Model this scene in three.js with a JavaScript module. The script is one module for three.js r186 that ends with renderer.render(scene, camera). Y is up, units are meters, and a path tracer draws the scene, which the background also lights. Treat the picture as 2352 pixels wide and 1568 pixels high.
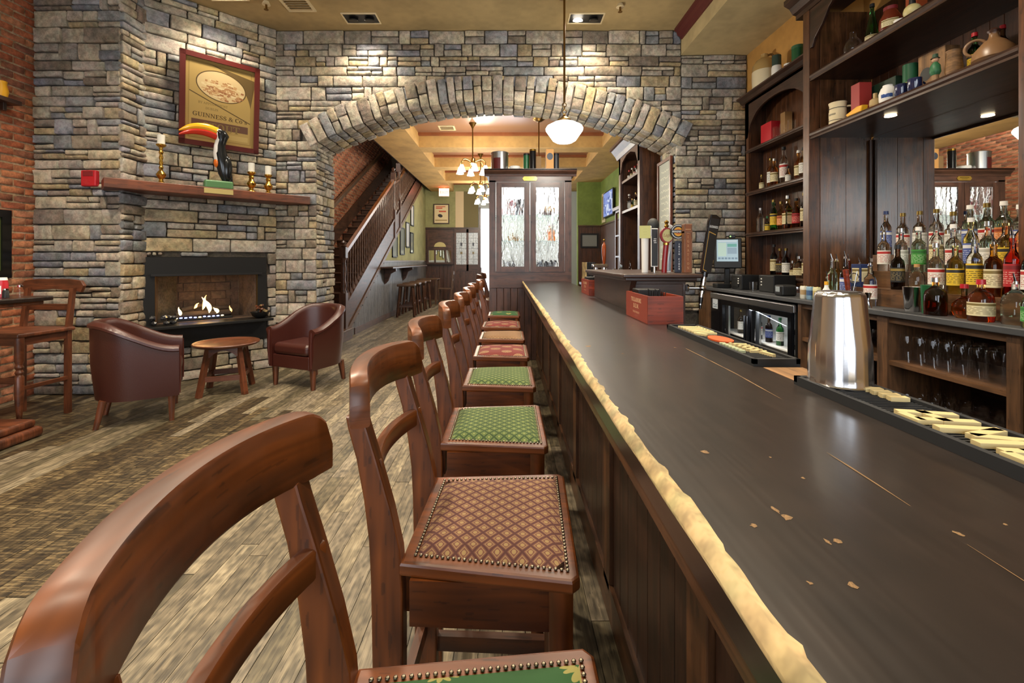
import * as THREE from 'three';
import { mergeGeometries, toCreasedNormals } from 'three/addons/utils/BufferGeometryUtils.js';
import { RoundedBoxGeometry } from 'three/addons/geometries/RoundedBoxGeometry.js';
import { RectAreaLightUniformsLib } from 'three/addons/lights/RectAreaLightUniformsLib.js';

// ---------------------------------------------------------------- camera, light, exposure
const scene = new THREE.Scene();
const renderer = new THREE.WebGLRenderer({ antialias: true });
renderer.toneMapping = THREE.LinearToneMapping;
renderer.toneMappingExposure = 0.88;
renderer.shadowMap.enabled = true;
RectAreaLightUniformsLib.init();
scene.background = new THREE.Color(0.55, 0.62, 0.75);

// a 16 mm lens held level at 1.35 m, shifted down: the vanishing point lies at (1166, 597) of 2352 x 1568
const camera = new THREE.PerspectiveCamera(2 * Math.atan(971 / 1050) * 180 / Math.PI, 2372 / 1942, 0.05, 60);
camera.position.set(0, 1.35, 0);
camera.lookAt(0, 1.35, -10);
camera.setViewOffset(2372, 1942, 20, 374, 2352, 1568);

function rectLight(x, y, z, w, h, dir, color, intensity) {
  const l = new THREE.RectAreaLight(color, intensity, w, h);
  l.position.set(x, y, z); l.lookAt(x + dir[0], y + dir[1], z + dir[2]); scene.add(l); return l;
}
// daylight from two unseen windows behind the camera, lighting the room from the front (the panes themselves are built with the front wall)
const DAY = new THREE.Color(0.86, 0.93, 1.0);
rectLight(-2.6, 2.05, 3.52, 2.3, 2.7, [0, 0, -1], DAY, 4.0);
rectLight(0.9, 2.05, 3.52, 2.3, 2.7, [0, 0, -1], DAY, 4.0);

// ---------------------------------------------------------------- helpers
function mulberry(a) { return () => { a |= 0; a = a + 0x6D2B79F5 | 0; let t = Math.imul(a ^ a >>> 15, 1 | a); t = t + Math.imul(t ^ t >>> 7, 61 | t) ^ t; return ((t ^ t >>> 14) >>> 0) / 4294967296; }; }
const R = mulberry(7), rr = (a, b) => a + (b - a) * R(), pick = (a) => a[Math.floor(R() * a.length)];
const PI = Math.PI, lerp = (a, b, t) => a + (b - a) * t, clamp = (v, a = 0, b = 1) => Math.min(b, Math.max(a, v));
const sstep = (a, b, x) => { const t = clamp((x - a) / (b - a)); return t * t * (3 - 2 * t); };
const taken = new Map();
function numbered(name) { const n = taken.get(name) ?? 0; taken.set(name, n + 1); return n ? name + '_' + String(n).padStart(3, '0') : name; }
function mesh(name, geo, mat, parent, pos, rot) {
  const m = new THREE.Mesh(Array.isArray(geo) ? merge(geo) : geo, mat);
  m.name = parent ? name : numbered(name); m.castShadow = m.receiveShadow = true;
  if (pos) m.position.set(...pos);
  if (rot) m.rotation.set(...rot);
  (parent ?? scene).add(m); return m;
}
function tag(o, label, category, group) { o.userData.label = label; o.userData.category = category; if (group) o.userData.group = group; return o; }
function thing(name, label, category, pos = [0, 0, 0], turn = 0, group) {
  const o = new THREE.Group(); o.name = numbered(name); o.position.set(...pos); o.rotation.y = turn; scene.add(o);
  return tag(o, label, category, group);
}
function struct(name, pos = [0, 0, 0], turn = 0) { const o = new THREE.Group(); o.name = numbered(name); o.position.set(...pos); o.rotation.y = turn; o.userData.kind = 'structure'; scene.add(o); return o; }
function slab(name, geo, mat) { const m = mesh(name, geo, mat); m.userData.kind = 'structure'; return m; }
function copy(o, label, pos, turn, group) { const c = o.clone(); c.name = numbered(o.name.replace(/_\d{3}$/, '')); c.userData = { ...o.userData }; if (label) c.userData.label = label; if (group) c.userData.group = group; if (pos) c.position.set(...pos); if (turn !== undefined) c.rotation.y = turn; scene.add(c); return c; }
function stuff(o) { o.userData.kind = 'stuff'; return o; }
function merge(list) {
  const l = list.map((g) => { g = g.index ? g.toNonIndexed() : g; for (const k of Object.keys(g.attributes)) if (!['position', 'normal', 'uv'].includes(k)) g.deleteAttribute(k); if (!g.attributes.uv) g.setAttribute('uv', new THREE.BufferAttribute(new Float32Array(g.attributes.position.count * 2), 2)); return g; });
  return mergeGeometries(l);
}
const mv = (g, x = 0, y = 0, z = 0, ry = 0, rx = 0, rz = 0) => { if (rx) g.rotateX(rx); if (rz) g.rotateZ(rz); if (ry) g.rotateY(ry); return g.translate(x, y, z); };
// texture coordinates in metres, the grain (u) running along one axis
let uvSeed = 0;
function wuv(g, grain = 'x', scale = 1) {
  g = g.index ? g.toNonIndexed() : g;
  const p = g.attributes.position, uv = new Float32Array(p.count * 2), a = new THREE.Vector3(), b = new THREE.Vector3(), c = new THREE.Vector3(), n = new THREE.Vector3();
  uvSeed += 0.377; const ou = uvSeed % 1, ov = (uvSeed * 1.93) % 1, gi = 'xyz'.indexOf(grain);
  for (let i = 0; i < p.count; i += 3) {
    a.fromBufferAttribute(p, i); b.fromBufferAttribute(p, i + 1); c.fromBufferAttribute(p, i + 2);
    n.copy(b).sub(a).cross(c.clone().sub(a));
    const m = [Math.abs(n.x), Math.abs(n.y), Math.abs(n.z)], d = m[0] >= m[1] && m[0] >= m[2] ? 0 : m[1] >= m[2] ? 1 : 2;
    let ui = gi, vi; if (d === gi) { ui = (gi + 1) % 3; vi = (gi + 2) % 3; } else vi = 3 - gi - d;
    [a, b, c].forEach((q, k) => { uv[(i + k) * 2] = q.getComponent(ui) * scale + ou; uv[(i + k) * 2 + 1] = q.getComponent(vi) * scale + ov; });
  }
  g.setAttribute('uv', new THREE.BufferAttribute(uv, 2)); return g;
}
const box = (w, h, d, x = 0, y = 0, z = 0, grain) => { const g = new THREE.BoxGeometry(w, h, d).translate(x, y, z); return grain ? wuv(g, grain) : g; };
const box2 = (x0, x1, y0, y1, z0, z1, grain) => box(Math.abs(x1 - x0), Math.abs(y1 - y0), Math.abs(z1 - z0), (x0 + x1) / 2, (y0 + y1) / 2, (z0 + z1) / 2, grain ?? (Math.abs(x1 - x0) > Math.abs(y1 - y0) ? (Math.abs(x1 - x0) > Math.abs(z1 - z0) ? 'x' : 'z') : Math.abs(y1 - y0) > Math.abs(z1 - z0) ? 'y' : 'z'));
const rbox = (w, h, d, r = 0.006, x = 0, y = 0, z = 0, grain) => { const g = new RoundedBoxGeometry(w, h, d, 2, Math.min(r, w / 2.01, h / 2.01, d / 2.01)).translate(x, y, z); return wuv(g, grain ?? (w > h ? (w > d ? 'x' : 'z') : h > d ? 'y' : 'z')); };
const cyl = (r0, r1, h, x = 0, y = 0, z = 0, seg = 20) => new THREE.CylinderGeometry(r1, r0, h, seg).translate(x, y + h / 2, z);
const sph = (r, x = 0, y = 0, z = 0, sx = 1, sy = 1, sz = 1, seg = 16) => new THREE.SphereGeometry(r, seg, Math.max(6, seg * 0.7 | 0)).scale(sx, sy, sz).translate(x, y, z);
const lathe = (pts, seg = 24) => toCreasedNormals(new THREE.LatheGeometry(pts.map(([r, y]) => new THREE.Vector2(r, y)), seg), 0.7);
const V = (a) => new THREE.Vector3(...a);
const tube = (pts, r, seg = 24, rs = 8, closed = false) => new THREE.TubeGeometry(new THREE.CatmullRomCurve3(pts.map(V), closed), seg, r, rs, closed);
function prism(pts, depth, bevel = 0, grain) {   // outline in x-y, extruded along +z
  const s = new THREE.Shape(pts.map(([x, y]) => new THREE.Vector2(x, y)));
  const g = new THREE.ExtrudeGeometry(s, { depth: depth - 2 * bevel, bevelEnabled: bevel > 0, bevelThickness: bevel, bevelSize: bevel, bevelOffset: -bevel, bevelSegments: 2, curveSegments: 8 });
  if (bevel) g.translate(0, 0, bevel);
  return grain ? wuv(g, grain) : g;
}
function rod(a, b, r, seg = 8, r1 = r) { const A = V(a), B = V(b), d = B.clone().sub(A), g = new THREE.CylinderGeometry(r1, r, d.length(), seg); g.applyQuaternion(new THREE.Quaternion().setFromUnitVectors(new THREE.Vector3(0, 1, 0), d.clone().normalize())); return g.translate((A.x + B.x) / 2, (A.y + B.y) / 2, (A.z + B.z) / 2); }
// a bar of rectangular section between two points, `w` level and `h` upright
function bar(a, b, w, h, grain) { const A = V(a), B = V(b), d = B.clone().sub(A), g = wuv(new THREE.BoxGeometry(w, h, d.length()), 'z'); const m = new THREE.Matrix4().lookAt(B, A, new THREE.Vector3(0, 1, 0)); g.applyMatrix4(m); return g.translate((A.x + B.x) / 2, (A.y + B.y) / 2, (A.z + B.z) / 2); }

// ---------------------------------------------------------------- textures
function vnoise(seed, px, py) {   // tiling value noise
  const r = mulberry(seed), t = new Float32Array(px * py).map(() => r());
  return (u, v) => { const x = ((u % 1) + 1) % 1 * px, y = ((v % 1) + 1) % 1 * py, i = Math.floor(x), j = Math.floor(y), fx = x - i, fy = y - j, a = fx * fx * (3 - 2 * fx), b = fy * fy * (3 - 2 * fy), q = (m, n) => t[(n % py) * px + m % px]; return lerp(lerp(q(i, j), q(i + 1, j), a), lerp(q(i, j + 1), q(i + 1, j + 1), a), b); };
}
function dataTex(n, f, srgb = true, m = n) {
  const d = new Uint8Array(n * m * 4);
  for (let y = 0; y < m; y++) for (let x = 0; x < n; x++) { const c = f(x / n, y / m), k = (y * n + x) * 4; const q = Array.isArray(c) ? c : [c, c, c]; for (let i = 0; i < 3; i++) d[k + i] = clamp(q[i]) * 255; d[k + 3] = 255; }
  const t = new THREE.DataTexture(d, n, m); t.magFilter = THREE.LinearFilter; t.minFilter = THREE.LinearFilter; t.wrapS = t.wrapT = THREE.RepeatWrapping; if (srgb) t.colorSpace = THREE.SRGBColorSpace; t.needsUpdate = true; return t;
}
function canvasTex(w, h, draw, repeat = false) {
  const c = document.createElement('canvas'); c.width = w; c.height = h; draw(c.getContext('2d'), w, h);
  const t = new THREE.CanvasTexture(c); t.colorSpace = THREE.SRGBColorSpace; if (repeat) t.wrapS = t.wrapT = THREE.RepeatWrapping; return t;
}
const rep = (t, x, y) => { const c = t.clone(); c.repeat.set(x, y); c.needsUpdate = true; return c; };
const nA = vnoise(1, 8, 8), nB = vnoise(2, 32, 32), nC = vnoise(3, 96, 96), nD = vnoise(4, 200, 200), nS1 = vnoise(5, 4, 64), nS2 = vnoise(6, 10, 180), nS3 = vnoise(8, 3, 24);
const texWood = dataTex(512, (u, v) => { const w = v + 0.02 * nA(u, v); return 0.6 + 0.18 * nS1(u, w) + 0.16 * nS2(u, w) + 0.2 * (nS3(u, w) - 0.5) + 0.3 * (Math.min(nA(u * 2, v * 2), 0.5) - 0.5) - (nS2(u * 2, w * 1) > 0.86 ? 0.16 : 0); });
const texWoodBump = dataTex(256, (u, v) => 0.5 * nS1(u, v) + 0.5 * nS2(u, v), false);
const texOld = dataTex(512, (u, v) => { const k = 0.58 + 0.18 * nS1(u, v) + 0.22 * nS2(u, v) + 0.34 * (nB(u, v) - 0.5) + 0.22 * (nA(u, v) - 0.5); const g = nS2(u * 3, v) > 0.84 ? 0.74 : 1; return [k * g, k * g * 0.985, k * g * 0.96]; });
const texBar = dataTex(512, (u, v) => 0.74 + 0.08 * nS1(u, v) + 0.08 * nS2(u, v) + 0.14 * (nB(u, v) - 0.5) + 0.1 * nA(u, v) + (nS2(u * 1.7 + 0.2, v) > 0.9 ? 0.1 : 0));
const texCrossStreak = dataTex(512, (u, v) => { const k = 0.34 + 0.28 * nS1(u, v) + 0.2 * nS2(u, v) + 0.3 * (nB(u, v) - 0.5); const cr = nS2(v * 0.7, u) > 0.63 ? 0.34 : 0; return [k + cr, (k + cr) * 0.95, (k + cr) * 0.84]; });  // dark boards with pale streaks across the grain
const texStone = dataTex(512, (u, v) => { const a = nA(u, v), b = nB(u, v), c = nC(u, v), d = nD(u, v); const k = 0.6 + 0.22 * a + 0.22 * b + 0.14 * c + 0.1 * d - 0.1; return [k * (0.97 + 0.08 * nB(u + 0.3, v)), k, k * (0.94 + 0.1 * nA(u + 0.5, v + 0.2))]; });
const texStoneBump = dataTex(256, (u, v) => 0.45 * nB(u, v) + 0.35 * nC(u, v) + 0.2 * nD(u, v), false);
const texPlaster = dataTex(256, (u, v) => 0.86 + 0.12 * nA(u, v) + 0.06 * nB(u, v) - 0.02 * nC(u, v));
const texLeather = dataTex(256, (u, v) => 0.6 * nC(u, v) + 0.4 * nD(u, v), false);
const texWaves = dataTex(256, (u, v) => { return 0.5 + 0.5 * Math.sin(2 * PI * (7 * v + 1.2 * nA(u, v) + 0.35 * nB(u, v))); }, false);

// ---------------------------------------------------------------- materials (hex values are sRGB)
const std = (color, roughness = 0.6, o = {}) => new THREE.MeshStandardMaterial({ color, roughness, ...o });
const phys = (color, roughness = 0.5, o = {}) => new THREE.MeshPhysicalMaterial({ color, roughness, ...o });
const wood = (color, roughness = 0.42, o = {}) => phys(color, roughness, { map: texWood, bumpMap: texWoodBump, bumpScale: 0.0006, clearcoat: 0.25, clearcoatRoughness: 0.3, ...o });
const lamp = (rgb, k) => new THREE.MeshStandardMaterial({ color: 0x999999, roughness: 0.6, emissive: new THREE.Color(...rgb), emissiveIntensity: k });
const glass = (rgb = [1, 1, 1], dist = 0.05) => phys(0xffffff, 0.02, { transmission: 1, thickness: 0.02, ior: 1.46, attenuationColor: new THREE.Color(...rgb), attenuationDistance: dist });
const M = {
  stool: wood(0x8a4818, 0.42, { clearcoat: 0.22 }), stoolDark: wood(0x63330f, 0.4),
  barTop: wood(0x2c221c, 0.36, { map: texBar, bumpScale: 0.0003, clearcoat: 0.5, clearcoatRoughness: 0.2 }), barDie: wood(0x4a2c1c, 0.45), barEdge: wood(0x6a4428, 0.4),
  raw: std(0xd9bd86, 0.8, { map: texOld }),
  back: wood(0x6e4327, 0.34), backDark: wood(0x4e3021, 0.4), panel: wood(0x7a4f30, 0.26, { clearcoat: 0.6, clearcoatRoughness: 0.2 }), shelf: wood(0x54382a, 0.36),
  cabinet: wood(0x6b4636, 0.4), mantel: wood(0x8a4a2b, 0.5), chairWood: wood(0x83482b, 0.4), casing: wood(0x54372a, 0.35),
  redBox: wood(0xb4492c, 0.4), plank: wood(0xb98a58, 0.7), counter: std(0x4b4c4e, 0.42, { map: texPlaster }), lattice: wood(0x7c5636, 0.5),
  leather: phys(0x3f1a13, 0.36, { bumpMap: rep(texLeather, 4, 4), bumpScale: 0.0006, clearcoat: 0.3, clearcoatRoughness: 0.35 }),
  brass: std(0xc9a14a, 0.22, { metalness: 1 }), oldBrass: std(0x8a6a3a, 0.35, { metalness: 1 }), chrome: std(0xd6d8da, 0.1, { metalness: 1 }), steel: std(0xc4c6c8, 0.28, { metalness: 1 }), brushed: phys(0xcfcfd2, 0.2, { metalness: 1, anisotropy: 0.5 }),
  iron: std(0x191919, 0.5, { metalness: 0.3 }), black: std(0x121213, 0.5), blackGloss: std(0x0e0e10, 0.18), rubber: std(0x202123, 0.75), white: std(0xe9e6df, 0.5), wax: std(0xe6e3d6, 0.6), cream: std(0xdccba3, 0.6),
  ceiling: std(0xb19a6c, 0.85, { map: rep(texPlaster, 0.5, 0.5) }), soffit: std(0xc2ae80, 0.85, { map: rep(texPlaster, 0.5, 0.5) }), yellow: std(0xcb9850, 0.8, { map: rep(texPlaster, 0.6, 0.6) }), crown: std(0x5a2420, 0.5),
  gold: std(0xcfa768, 0.8, { map: rep(texPlaster, 0.6, 0.6) }), coffer: std(0xb98a58, 0.8, { map: rep(texPlaster, 0.6, 0.6) }), rust: std(0x9a5a34, 0.8, { map: rep(texPlaster, 0.6, 0.6) }), green: std(0x7f9347, 0.8, { map: rep(texPlaster, 0.6, 0.6) }), olive: std(0x9c9a6c, 0.85, { map: rep(texPlaster, 0.6, 0.6) }), pale: std(0xd9dcd0, 0.8),
  mortar: std(0x5a5349, 0.95, { map: rep(texStone, 2, 2) }), brickMortar: std(0xb9a083, 0.95, { map: rep(texStone, 2, 2) }),
  red: std(0xb5202a, 0.35), redDark: std(0x7c1f22, 0.5), greenCan: std(0x1f5a34, 0.35), yellowPl: std(0xe7a81c, 0.4), navy: std(0x26335c, 0.3),
  glassClear: glass([0.93, 0.97, 0.95], 0.2), tumbler: phys(0xffffff, 0.02, { transmission: 1, thickness: 0, ior: 1.45 }), pane: phys(0xffffff, 0.01, { transmission: 1, thickness: 0, ior: 1.5 }),
};
const stoneColors = [0xc5b8a0, 0xbfb5a5, 0xa2a3a5, 0x9c8f7e, 0xbba985, 0x8f9194, 0xd0c5af, 0xafa698, 0x958777, 0xc4baa8];
const stoneMats = stoneColors.map((c) => std(c, 0.88, { map: texStone, bumpMap: texStoneBump, bumpScale: 0.005 }));
const brickMats = [0xc47650, 0xcc835a, 0xb56845, 0x9e664c, 0xd29068].map((c) => std(c, 0.9, { map: texStone, bumpMap: texStoneBump, bumpScale: 0.003 }));

// ================================================================ the room
const XL = -4.75, XR = 3.04, ZA = -5.82, ZB = -6.38, CEIL = 4.26, ZF = 3.6;
const archC = -0.15, archR = 5.0, archTop = 3.38, archY0 = archTop - archR, archL = -2.45, archRt = 2.15;
const archY = (x) => archY0 + Math.sqrt(archR * archR - (x - archC) * (x - archC));

// ---- floor: slab with planks on it, boards running away from the camera
const plankMats = [0x938772, 0x827660, 0xa09379, 0x70664f, 0x8b7e66].map((c) => phys(c, 0.5, { map: rep(texOld, 1, 2.2), bumpMap: texWoodBump, bumpScale: 0.001, clearcoat: 0.12, clearcoatRoughness: 0.4 }));
const plankDark = [0x6b5f4b, 0x574b39, 0x7a6c55].map((c) => phys(c, 0.45, { map: rep(texCrossStreak, 1, 2), bumpMap: texWoodBump, bumpScale: 0.001, clearcoat: 0.2, clearcoatRoughness: 0.35 }));
{
  const floor = struct('floor');
  mesh('slab', box2(XL - 0.2, XR + 0.4, -0.2, -0.013, ZF + 0.1, -16.2), std(0x2b241c, 0.9), floor);
  const W = 0.083, all = [], dark = vnoise(31, 16, 16);
  for (let c = 0; XL + c * W < 3.0; c++) {
    const x = XL + c * W; let z = 1.2 - R() * 1.4;
    if (x > 0.34 && x < 2.9) { continue; }
    while (z > -15.8) {
      const L = rr(0.45, 1.7), z1 = Math.max(z - L, -15.8), cx = x + W / 2, cz = (z + z1) / 2, d = -cz;
      const inOld = sstep(-3.15, -2.75, cx) * (1 - sstep(-2.0, -1.55, cx)) * sstep(1.2, 2.0, d) * (1 - sstep(3.5, 4.3, d));
      const under = sstep(-2.6, -3.6, cx) * (1 - sstep(4.6, 5.2, d)) * 0.6;  // boards beneath the left-side furniture are picked darker
      const k = inOld * 0.75 + under + 0.55 * (dark(cx / 5, cz / 9) - 0.5) + rr(-0.12, 0.12);
      const g = wuv(box(W - 0.0022, 0.013, L - 0.003 + (z1 - z + L), cx, -0.0065 + rr(-0.0007, 0.0006), cz), 'z');
      const sx = 1166 + 1050 * cx / Math.max(d, 0.3), size = d > 0.5 && sx > -150 && sx < 1450 && cx < 0.3 ? (z - z1) * W / (d * d * d) : 0;
      all.push({ g, size, m: k > 0.42 ? pick(plankDark) : pick(plankMats) });
      z = z1 - 0.0005;
    }
  }
  all.sort((a, b) => b.size - a.size);
  all.slice(0, 300).forEach((p) => mesh('plank', p.g, p.m, floor));
  const rest = new Map(); all.slice(300).forEach((p) => rest.set(p.m, [...(rest.get(p.m) ?? []), p.g]));
  for (const [m, l] of rest) stuff(mesh('planks', l, m, floor));
}

// ---- stone work
function stoneGeo(w, h, d, e = 0.011) {
  const cols = [0, e], rows = [0, e]; const n = Math.max(1, Math.round(w / 0.09)), m = h > 0.075 ? 2 : 1;
  for (let i = 1; i < n; i++) cols.push(e + (w - 2 * e) * i / n); cols.push(w - e, w);
  for (let j = 1; j < m; j++) rows.push(e + (h - 2 * e) * j / m); rows.push(h - e, h);
  const nx = cols.length, ny = rows.length, P = [], UV = [], I = [], ou = R(), ov = R();
  const jx = () => rr(-0.004, 0.004), tilt = rr(-0.012, 0.012), tilt2 = rr(-0.006, 0.01), rough = rr(0.002, 0.007);
  for (let j = 0; j < ny; j++) for (let i = 0; i < nx; i++) {
    const be = i === 0 || i === nx - 1, bj = j === 0 || j === ny - 1;
    let x = cols[i], y = rows[j], z = d + tilt * (x / w - 0.5) + tilt2 * (y / h - 0.5) + rr(-rough, rough);
    if (be || bj) z -= 0.013 + rr(0, 0.006); if (be && bj) { z -= 0.006; x += i === 0 ? 0.007 : -0.007; y += j === 0 ? 0.005 : -0.005; }
    if (be) x += i === 0 ? rr(0, 0.006) : -rr(0, 0.006); if (bj) y += j === 0 ? rr(0, 0.006) : -rr(0, 0.006);
    P.push(x + (be ? 0 : jx()), y + (bj ? 0 : jx() * 0.5), z); UV.push(cols[i] * 0.9 + ou, rows[j] * 0.9 + ov);
  }
  for (let j = 0; j < ny - 1; j++) for (let i = 0; i < nx - 1; i++) { const a = j * nx + i, b = a + 1, c = a + nx, q = c + 1; I.push(a, b, q, a, q, c); }
  const loop = []; for (let i = 0; i < nx; i++) loop.push(i); for (let j = 1; j < ny; j++) loop.push(j * nx + nx - 1); for (let i = nx - 2; i >= 0; i--) loop.push((ny - 1) * nx + i); for (let j = ny - 2; j > 0; j--) loop.push(j * nx);
  const s0 = P.length / 3; loop.forEach((v) => { P.push(P[v * 3], P[v * 3 + 1], -0.015); UV.push(UV[v * 2] + 0.03, UV[v * 2 + 1] + 0.03); });
  loop.forEach((v, k) => { const k1 = (k + 1) % loop.length; I.push(v, s0 + k, loop[k1], loop[k1], s0 + k, s0 + k1); });
  const g = new THREE.BufferGeometry(); g.setAttribute('position', new THREE.Float32BufferAttribute(P, 3)); g.setAttribute('uv', new THREE.Float32BufferAttribute(UV, 2)); g.setIndex(I); g.computeVertexNormals(); return g;
}
const stoneW = [3, 3, 2.6, 2, 2.2, 1.7, 2, 2, 1.3, 2.4];
function stoneMat() { let t = R() * stoneW.reduce((a, b) => a + b); for (let i = 0; i < stoneW.length; i++) if ((t -= stoneW[i]) < 0) return stoneMats[i]; return stoneMats[0]; }
// ledge stones over the rectangle u0..u1, v0..v1 of a wall that faces +z in its own frame; keep(x, y, w, h) returns true / false / 'split'
function stones(parent, u0, u1, v0, v1, o = {}) {
  const gap = 0.005, put = (x, y, w, h, n = 0) => {
    const k = o.keep ? o.keep(x, y, w, h) : true;
    if (k === 'split' && n < 3) { if (w > h) { put(x, y, w / 2, h, n + 1); put(x + w / 2, y, w / 2, h, n + 1); } else { put(x, y, w, h / 2, n + 1); put(x, y + h / 2, w, h / 2, n + 1); } return; }
    if (k !== true || w < 0.02 || h < 0.015) return;
    mesh('stone', stoneGeo(w - gap, h - gap, rr(0.024, 0.042)), stoneMat(), parent, [x + gap / 2, y + gap / 2, 0]);
  };
  const fill = (x, y, w, h) => {   // one block of a course: whole, or split into thinner stones
    const t = R();
    if (h > 0.1 && t < 0.36) { const a = h * rr(0.36, 0.64); const row = (yy, hh) => { if (w > 0.3 && R() < 0.6) { const b = w * rr(0.3, 0.7); put(x, yy, b, hh); put(x + b, yy, w - b, hh); } else put(x, yy, w, hh); }; row(y, a); row(y + a, h - a); }
    else if (h > 0.12 && w > 0.2 && t < 0.6) { const b = w * rr(0.3, 0.5), a = h * rr(0.35, 0.65); if (R() < 0.5) { put(x, y, b, h); put(x + b, y, w - b, a); put(x + b, y + a, w - b, h - a); } else { put(x + w - b, y, b, h); put(x, y, w - b, a); put(x, y + a, w - b, h - a); } }
    else put(x, y, w, h);
  };
  let y = v0;
  while (y < v1 - 0.02) {
    let h = rr(o.h0 ?? 0.09, o.h1 ?? 0.175); if (v1 - y - h < 0.05) h = v1 - y; let x = u0;
    while (x < u1 - 0.01) { let w = rr(o.w0 ?? 0.17, o.w1 ?? 0.52); if (u1 - x - w < 0.09) w = u1 - x; if (o.maxw && w > o.maxw) w = o.maxw; fill(x, y, w, h); x += w; }
    y += h;
  }
}

// ---- the arch wall: backing with an arched opening, stones over the arch and on both piers
{
  const s = new THREE.Shape(); s.moveTo(-4.9, 0); s.lineTo(archL, 0); s.lineTo(archL, archY(archL));
  for (let i = 1; i <= 40; i++) { const x = lerp(archL, archRt, i / 40); s.lineTo(x, archY(x)); }
  s.lineTo(archRt, 0); s.lineTo(XR + 0.2, 0); s.lineTo(XR + 0.2, 4.6); s.lineTo(-4.9, 4.6); s.closePath();
  const wall = struct('wall_arch', [0, 0, ZA]);
  mesh('backing', new THREE.ExtrudeGeometry(s, { depth: ZA - ZB, bevelEnabled: false, curveSegments: 8 }).translate(0, 0, ZB - ZA), M.mortar, wall);
  const Ro = archR + 0.29, rad = (x, y) => Math.hypot(x - archC, y - archY0);
  const cut = (x, y, w, h) => { const r = [[x, y], [x + w, y], [x, y + h], [x + w, y + h]].map(([a, b]) => (a > archL - 0.22 && a < archRt + 0.22 ? rad(a, b) : 9)); const lo = Math.min(...r), hi = Math.max(...r); if (hi < Ro + 0.005) return false; if (lo < archR + 0.09) return 'split'; return true; };
  stones(wall, -2.95, 2.2, 2.86, CEIL, { keep: (x, y, w, h) => (x + w > 2.2 && y + h > 3.95 ? false : cut(x, y, w, h)) });
  // face of the arch: wedge stones, one or two to a ray
  const ring = struct('wall_arch_ring', [archC, archY0, ZA]), soff = struct('wall_arch_soffit', [archC, archY0, ZA]);
  const a0 = Math.asin((archRt + 0.06 - archC) / archR), a1 = -Math.asin((archC - archL + 0.06) / archR);
  let a = a1;
  while (a < a0 - 0.008) {
    let da = rr(0.095, 0.15) / archR; if (a0 - a - da < 0.012) da = a0 - a; const mid = a + da / 2, w = da * archR - 0.002;
    const cuts = R() < 0.5 ? [0, rr(0.4, 0.62), 1] : [0, 1];
    for (let i = 0; i + 1 < cuts.length; i++) {
      const r0 = archR - 0.015 + 0.31 * cuts[i], h = 0.31 * (cuts[i + 1] - cuts[i]) - 0.004 + rr(0, 0.03) * (cuts[i + 1] === 1 ? 1 : 0), g = stoneGeo(w - 0.003, h, rr(0.045, 0.062)).translate(-w / 2, r0, 0);
      g.rotateZ(-mid); mesh('stone', g, stoneMat(), ring);
    }
    let z = 0.03; while (z > -0.55) { const L = Math.min(rr(0.09, 0.19), z + 0.58), ww = w * rr(0.93, 1); const g = stoneGeo(ww, L - 0.005, rr(0.012, 0.034)); g.rotateX(PI / 2); g.translate(-ww / 2, archR, z - L + 0.0); g.rotateZ(-mid); mesh('stone', g, stoneMat(), soff); z -= L; }
    a += da;
  }
  // piers
  const pl = struct('wall_pier_left', [0, 0, ZA]); stones(pl, -2.95, archL + 0.02, 0, 2.86, { w0: 0.12, w1: 0.34 });
  const pr = struct('wall_pier_right', [0, 0, ZA]); stones(pr, archRt - 0.02, 3.03, 0.7, 2.86, {});
  const prt = struct('wall_right_upper', [0, 0, ZA]); stones(prt, 2.2, 3.03, 2.86, 3.95, { keep: cut });
  const rl = struct('wall_reveal_left', [archL, 0, ZB], PI / 2); stones(rl, -0.56, 0, 0, archY(archL) - 0.02, { w0: 0.08, w1: 0.26, h0: 0.06, h1: 0.13 });
  const rv = struct('wall_reveal_right', [archRt, 0, ZB], -PI / 2); stones(rv, 0, 0.56, 0.9, archY(archRt) - 0.02, { w0: 0.08, w1: 0.26, h0: 0.06, h1: 0.13 });
}
// ---- corner pier on the left and the slanting chimney breast with its firebox
const FP = { x: -3.88, z: -4.86, L: 1.33 }, PZ = -4.6;
{
  const pier = struct('wall_pier_corner', [0, 0, PZ]);
  mesh('backing', box2(XL - 0.1, FP.x, 0, 4.4, -0.02, -0.9), M.mortar, pier);
  stones(pier, XL, FP.x + 0.01, 0, CEIL, { w1: 0.42 });
  const ret = struct('wall_pier_return', [FP.x, 0, PZ], PI / 2); stones(ret, -0.03, 0.28, 0, CEIL, { w0: 0.12, w1: 0.3 });
  const fp = struct('wall_fireplace', [FP.x, 0, FP.z], PI / 4), x0 = 0.02, x1 = 1.22, y0 = 0.38, y1 = 1.385;
  mesh('backing', [box2(-0.05, FP.L + 0.05, y1, 4.4, -0.02, -0.12), box2(-0.05, FP.L + 0.05, -0.02, y0, -0.02, -0.12), box2(x1, FP.L + 0.05, y0, y1, -0.02, -0.12)], M.mortar, fp);
  stones(fp, -0.02, FP.L, 0, CEIL, { keep: (x, y, w, h) => { const inx = x < x1 - 0.02 && x + w > x0 + 0.0, iny = y < y1 - 0.005 && y + h > y0 + 0.01; if (!(inx && iny)) return true; if (x >= x0 - 0.02 && x + w <= x1 + 0.01 && y >= y0 && y + h <= y1) return false; return 'split'; } });
}
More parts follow.
